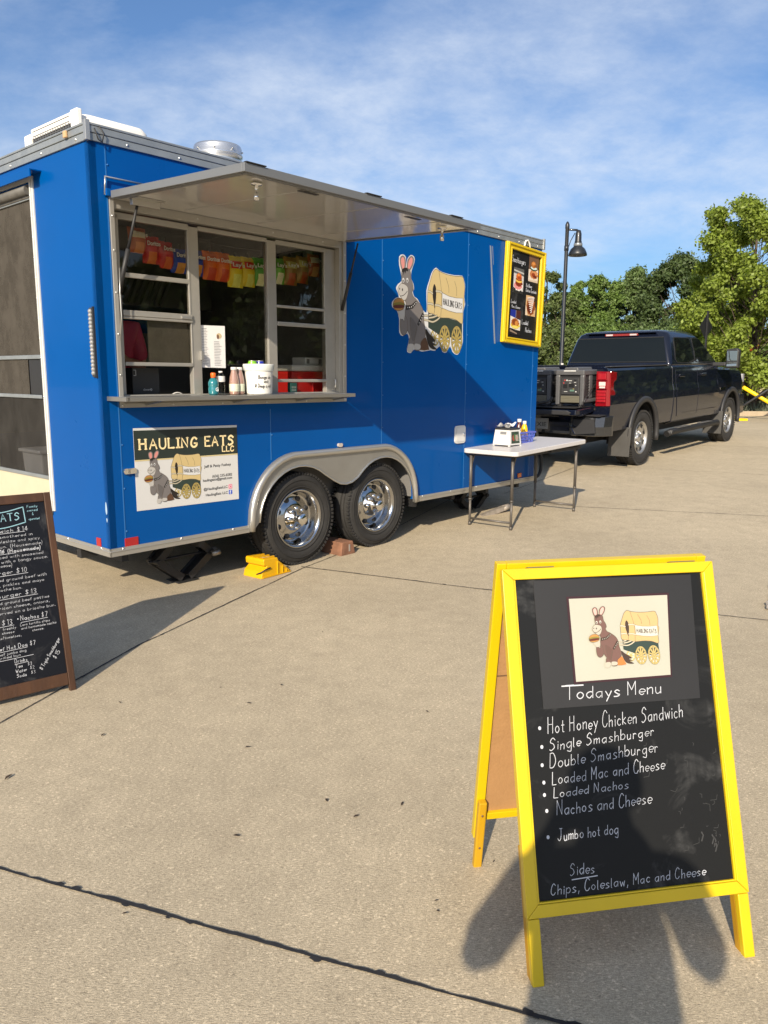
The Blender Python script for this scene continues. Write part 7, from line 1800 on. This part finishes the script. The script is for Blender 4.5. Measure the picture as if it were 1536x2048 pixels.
shr = [(1100, 38, 3.0, 1.7, Mg4, 'olive shrub low behind the generators'), (1165, 40, 3.1, 2.0, Mg1, 'mid green shrub beneath the rounded tree'), (1235, 41, 3.2, 2.1, Mg2, 'dark shrub behind the rear window of the pickup cab'), (1310, 40, 3.0, 2.1, Mg5, 'blue green shrub behind the right side of the cab roof'), (1390, 38, 2.8, 2.0, Mg2, 'dark shrub under the diamond sign'), (1460, 37, 2.3, 1.9, Mg1, 'mid green shrub behind the tow mirror'), (1535, 36, 2.0, 1.9, Mg1, 'mid green shrub above the stone wall at the right edge')]
for i, (u, y, h, c, m, l) in enumerate(shr): tree('shrub', l, at(u, y), h * .8, c, 20000, .085, m, 40 + i, trunk=.06, clumps=22, low=.0, shape='col', ncl=.34, group='shrubs along the back of the lot', cat='shrub')
# unseen trees mirrored in the serving window; row added to darken the pickup's reflections
first = None
for i, (azd, d, h, c, m, l) in enumerate(((38, 34, 8, 3.6, Mg2, 'dark leafy tree added just outside the right edge of the view'), (45, 30, 7.5, 3.6, Mg2, 'dark leafy tree added unseen across the lot, mirrored in the pickup doors'), (53, 32, 8.5, 3.6, Mg2, 'dark leafy tree added unseen across the lot, mirrored in the pickup bed side'),
   (61, 30, 8.5, 3.6, Mg2, 'dark rounded tree across the lot, mirrored at the right of the window glass'), (69, 33, 9, 3.6, Mg2, 'wide dark tree across the lot facing the middle of the window'), (78, 30, 8, 3.6, Mg2, 'dark low tree across the lot facing the right pane'), (86, 30, 8.5, 3.2, Mg2, 'tall mid green tree across the lot facing the right mullion of the window'), (95, 36, 4.2, 3.0, Mg2, 'low dark tree across the lot facing the centre pane, sky above it'), (104, 30, 7.5, 3.4, Mg2, 'dark tree across the lot behind the photographer'))):
    x, y = d * math.sin(rad(azd)), d * math.cos(rad(azd))
    if first is None: first = tree('broadleaf_tree', l, (x, y, gz(x, y)), 8, 3.6, 16000, .26, m, 60, trunk=.2, clumps=40, low=.06, shape='col', ncl=.32, group='trees across the lot')
    else:
        t2 = first.copy(); scene.collection.objects.link(t2); t2.location = (x, y, gz(x, y)); t2.rotation_euler = (0, 0, i * 1.3); t2.scale = (c / 3.6, c / 3.6, h / 8); t2['label'] = l
        for chd in first.children:
            c2 = chd.copy(); scene.collection.objects.link(c2); c2.parent = t2

# far wood along the back: one mass
rw_ = random.Random(77); cw, rw2 = [], []
for k in range(150):
    a_ = rad(-75 + 165 * k / 149); d_ = 74 + rw_.uniform(-3, 6); hh = rw_.uniform(2.4, 4.0)
    x_, y_ = d_ * math.sin(a_), d_ * math.cos(a_); cw.append((x_, y_, gz(x_, max(y_, 0)) + hh * .55)); rw2.append((2.6, 2.0, hh * .62))
o = leaf_cloud('distant_wood', cw, rw2, 60000, .34, Mg2, None, 78, shell=.75); o['kind'] = 'stuff'

# ------------------------------------------------------------ street lamp
lp = at(1120, 19.5); lamp = thing('street_lamp', 'black street lamp post with a bell shaped shade', 'street lamp', lp, rad(12)); lamp.scale = (.86, .86, 1.0)
M_lamp = mat('lamp_black', (0.012, 0.013, 0.015), .4, coat=.4)
LH = 5.13 - lp[2]
g = MB(); g.lathe([(.15, 0), (.15, .10), (.11, .16), (.085, .5), (.075, .55), (.060, .60), (.052, LH - .9), (.052, LH - .12), (.060, LH - .10), (.060, LH - .02), (.03, LH + .04), (0, LH + .06)], 20); g.build('post', M_lamp, lamp)
g = MB(); g.tube([(.0, 0, LH - .13), (.30, 0, LH - .13), (.345, 0, LH - .16)], .025, 8); g.tube([(.05, 0, LH - .55), (.12, 0, LH - .38), (.24, 0, LH - .20)], .012, 8); g.tube([(0, 0, LH - .62), (0, 0, LH - .5)], .064, 14); g.build('bracket_arm', M_lamp, lamp)
g = MB(); g.lathe([(0, LH - .12), (.06, LH - .14), (.085, LH - .22), (.09, LH - .38), (.10, LH - .40), (.10, LH - .43), (.115, LH - .435), (.115, LH - .50), (.12, LH - .51), (.20, LH - .57), (.255, LH - .67), (.262, LH - .72), (.255, LH - .725), (.15, LH - .64), (0, LH - .62)], 28, (.345, 0, 0)); g.build('lamp_shade', M_lamp, lamp)
g = MB(); g.lathe([(.118, LH - .44), (.122, LH - .45), (.122, LH - .49), (.118, LH - .50)], 24, (.345, 0, 0)); g.build('lamp_collar', mat('collar_grey', (.25, .26, .27), .3, metal=.4), lamp)
g = MB(); g.box(-.035, .035, -.062, -.045, 1.15, 1.45); g.build('base_tag', M_white, lamp)

# ------------------------------------------------------------ back of a diamond warning sign
dsl = at(1404, 21.5); ds = thing('road_sign', 'back of a dark diamond shaped road sign in front of the tree', 'road sign', dsl, rad(38))
zc_ = 1.5 + (762 - 664) / 1547.75 * 21.5 - dsl[2]
g = MB(); g.box(-.03, .03, -.03, .0, 0, zc_ + .42); g.build('sign_post', mat('sign_post_grey', (.02, .02, .023), .5), ds)
g = MB(); s = .33; FDi = frame((0, .012, zc_), (1, 0, 0), (0, 0, 1)); g.plate([(0, -s), (s, 0), (0, s), (-s, 0)], [], FDi, .010); g.build('sign_plate', mat('sign_back', (.006, .007, .010), .6), ds, bevel=.003)

# ------------------------------------------------------------ kerb, planting bed, lawn bits and the wall at the right
def strip(name, pts_w, y0, y1, z, m): pass
M_kerb = mat('kerb_concrete', (0.36, 0.29, 0.20), .85, var=.12, vscale=6, bump=.2, bscale=50)
g = MB()
x0, x1 = 7.5, 40
zk = gz(0, 22.2)
for k in range(16):
    a = x0 + k * 2.03; g.box(a, a + 2.02, 22.2, 22.38, zk - .1, zk + .13)
tag(g.build('kerb', M_kerb, None, bevel=.02), 'low concrete kerb in front of the planting bed', 'kerb')
g = MB(); g.box(x0, x1, 22.3801, 27.2, zk - .1, zk + .10); struct(g.build('ground_bed', mat('bed_mulch', (0.09, 0.065, 0.045), .95, var=.4, vscale=8)))
g = MB(); zp = gz(0, 27.3); ys2 = [27.2, 28.4, 29.6]
g.add([(x, y, gz(0, y) + .012 + (.15 if y < 99 else 0)) for y in ys2 for x in (x0, x1)], [(0, 1, 3, 2), (2, 3, 5, 4)], True); struct(g.build('footpath', mat('path_pale', (0.48, 0.42, 0.33), .85, var=.08, vscale=4)))
# ornamental grass: stuff
rg_ = np.random.default_rng(9); n = 9000
bx_ = rg_.uniform(7.6, 18, n); by_ = rg_.uniform(22.5, 26.9, n); hz_ = rg_.uniform(.18, .62, n) * (0.55 + .45 * np.clip((by_ - 22.4) / 1.5, 0, 1))
an_ = rg_.uniform(0, 6.28, n); ln_ = rg_.normal(size=(n, 2)) * .12
base = np.stack([bx_, by_, np.full(n, zk + .10)], 1); wv = np.stack([np.cos(an_), np.sin(an_), np.zeros(n)], 1) * .018; tip = base + np.stack([ln_[:, 0], ln_[:, 1], hz_], 1)
V = np.stack([base - wv, base + wv, tip], 1).reshape(-1, 3); me = bpy.data.meshes.new('ornamental_grass'); me.from_pydata(V.tolist(), [], np.arange(3 * n).reshape(-1, 3).tolist())
me.materials.append(mat('grass_blade', (0.13, 0.15, 0.10), .7, var=.5, vscale=1.4)); o = bpy.data.objects.new('ornamental_grass', me); scene.collection.objects.link(o); o['kind'] = 'stuff'
# stone block wall
M_stone = mat('pale_stone', (0.40, 0.33, 0.24), .9, var=.2, vscale=3, bump=.5, bscale=12)
for k in range(8):
    xx = 14.55 + k * 1.25
    if xx > 21: break
    yy = 32.5; z0 = gz(xx, yy); b_ = MB(); r = random.Random(k); ww = 1.15; hh = .36 + r.uniform(-.03, .03)
    b_.box(-ww / 2, ww / 2, -.3, .3, -.2, hh); bo = b_.build('stone_block', M_stone, None, bevel=.04); bo.location = (xx, yy, z0)
    tag(bo, ['pale stone block at the left end of the row beyond the lawn', 'pale stone block second from left in the row beyond the lawn', 'pale stone block third from left in the row beyond the lawn'][min(k, 2)] if k < 3 else 'pale stone block in the part of the row outside the right edge', 'stone block', 'stone blocks along the lawn')
# red post box like stand with poppies beside it
hyl = at(1501, 31); hy = thing('fire_hydrant', 'red fire hydrant standing in front of the green shrubs', 'fire hydrant', hyl)
g = MB(); g.lathe([(.20, 0), (.20, .06), (.15, .08), (.14, .60), (.18, .62), (.18, .68), (.15, .72), (.12, .84), (.05, .90), (.04, .96), (0, .96)], 20); g.build('barrel', mat('hydrant_red', (.22, .025, .02), .5), hy)
g = MB(); g.tube([(-.24, 0, .50), (.24, 0, .50)], .06, 12); g.tube([(0, -.24, .46), (0, 0, .46)], .075, 12); g.build('outlet_nozzle', mat('hydrant_red2', (.26, .03, .025), .45), hy)
# marker lamp pair on a thin pole
pol = at(1502, 22.9); mk = thing('marker_pole', 'thin dark pole with red and amber lamps beside the planting bed', 'pole', (pol[0], pol[1], zk + .1))
g = MB(); zt_ = 1.5 + (762 - 700) / 1547.75 * 22.9 - (zk + .1); g.tube([(-.10, 0, 0), (.02, 0, zt_)], .016, 8); g.tube([(-.02, 0, 0), (.03, 0, zt_ * .8)], .012, 8); g.build('pole_rod', mat('pole_grey', (.09, .08, .075), .5), mk)
g = MB(); g.lathe([(0, -.07), (.06, -.05), (.075, 0), (.06, .05), (0, .07)], 14, (-.10, 0, zt_ - .08)); g.lathe([(0, -.06), (.05, -.04), (.06, 0), (.05, .04), (0, .06)], 14, (.09, 0, zt_ - .02)); g.build('red_lamp', mat('lamp_red', (.30, .03, .015), .4), mk)
g = MB(); g.lathe([(0, -.03), (.03, -.02), (.035, 0), (.03, .02), (0, .03)], 12, (.10, -.05, zt_ + .02)); g.build('amber_lamp', mat('lamp_amber', (.6, .28, .03), .4), mk)
# yellow folding stand with black brace at the right edge
ysl = (9.35, 20.4, gz(0, 20.4)); ysd = thing('barrier_stand', 'yellow tubular stand with a crossing black bar at the right edge', 'barrier', ysl)
M_yb = mat('barrier_yellow', hexc('F2C400'), .45)
g = MB(); g.tube([(-.02, 0, .86), (1.15, .05, .22), (1.6, .08, .02)], .048, 12); g.tube([(2.4, .1, .86), (1.3, .1, .22), (.9, .1, .02)], .048, 12); g.build('yellow_leg', M_yb, ysd)
g = MB(); g.tube([(-.18, -.1, .28), (.70, -.08, .88), (1.2, -.06, 1.2)], .032, 10); g.build('black_bar', M_dark, ysd)
g = MB(); g.box(-.20, .10, -.16, .12, 0, .055); g.build('yellow_foot', M_yb, ysd, bevel=.01)
# long thin rope barrier
g = MB(); g.tube([(9.5, 22.8, zk + .62), (11.5, 22.8, zk + .60), (16, 22.9, zk + .64)], .012, 6); tag(g.build('rope', M_dark), 'dark rope strung along the planting bed at the right edge', 'rope')
# little planting pocket with broken edging at the right border
g = MB(); pts = [(3.06, 5.85), (2.68, 5.3), (2.48, 4.9), (2.34, 4.5), (2.42, 4.25), (3.4, 4.0), (3.9, 4.9), (3.6, 5.9)]
pts = [(x + .06, y) for x, y in pts]
g.plate(smooth_closed(pts, 4), [], Matrix.Translation((0, 0, .012)), .03); struct(g.build('ground_pocket', mat('dark_mulch', (0.05, 0.032, 0.022), .95, var=.5, vscale=18, bump=.6, bscale=30)))
r = random.Random(4); g = MB(); ppx = smooth_closed(pts, 4)
for k in range(0, len(ppx)):
    x, y = ppx[k]; a = r.uniform(0, 3); s = r.uniform(.015, .045)
    g.X = Matrix.Translation((x + .02, y, .012)) @ Matrix.Rotation(a, 4, 'Z'); g.box(-s, s, -s * .6, s * .6, -.004, s * .6)
g.X = Matrix.Identity(4); o = g.build('stone_chips', mat('chip_grey', (.24, .22, .20), .9, var=.4, vscale=9), None, bevel=.006); o['kind'] = 'stuff'
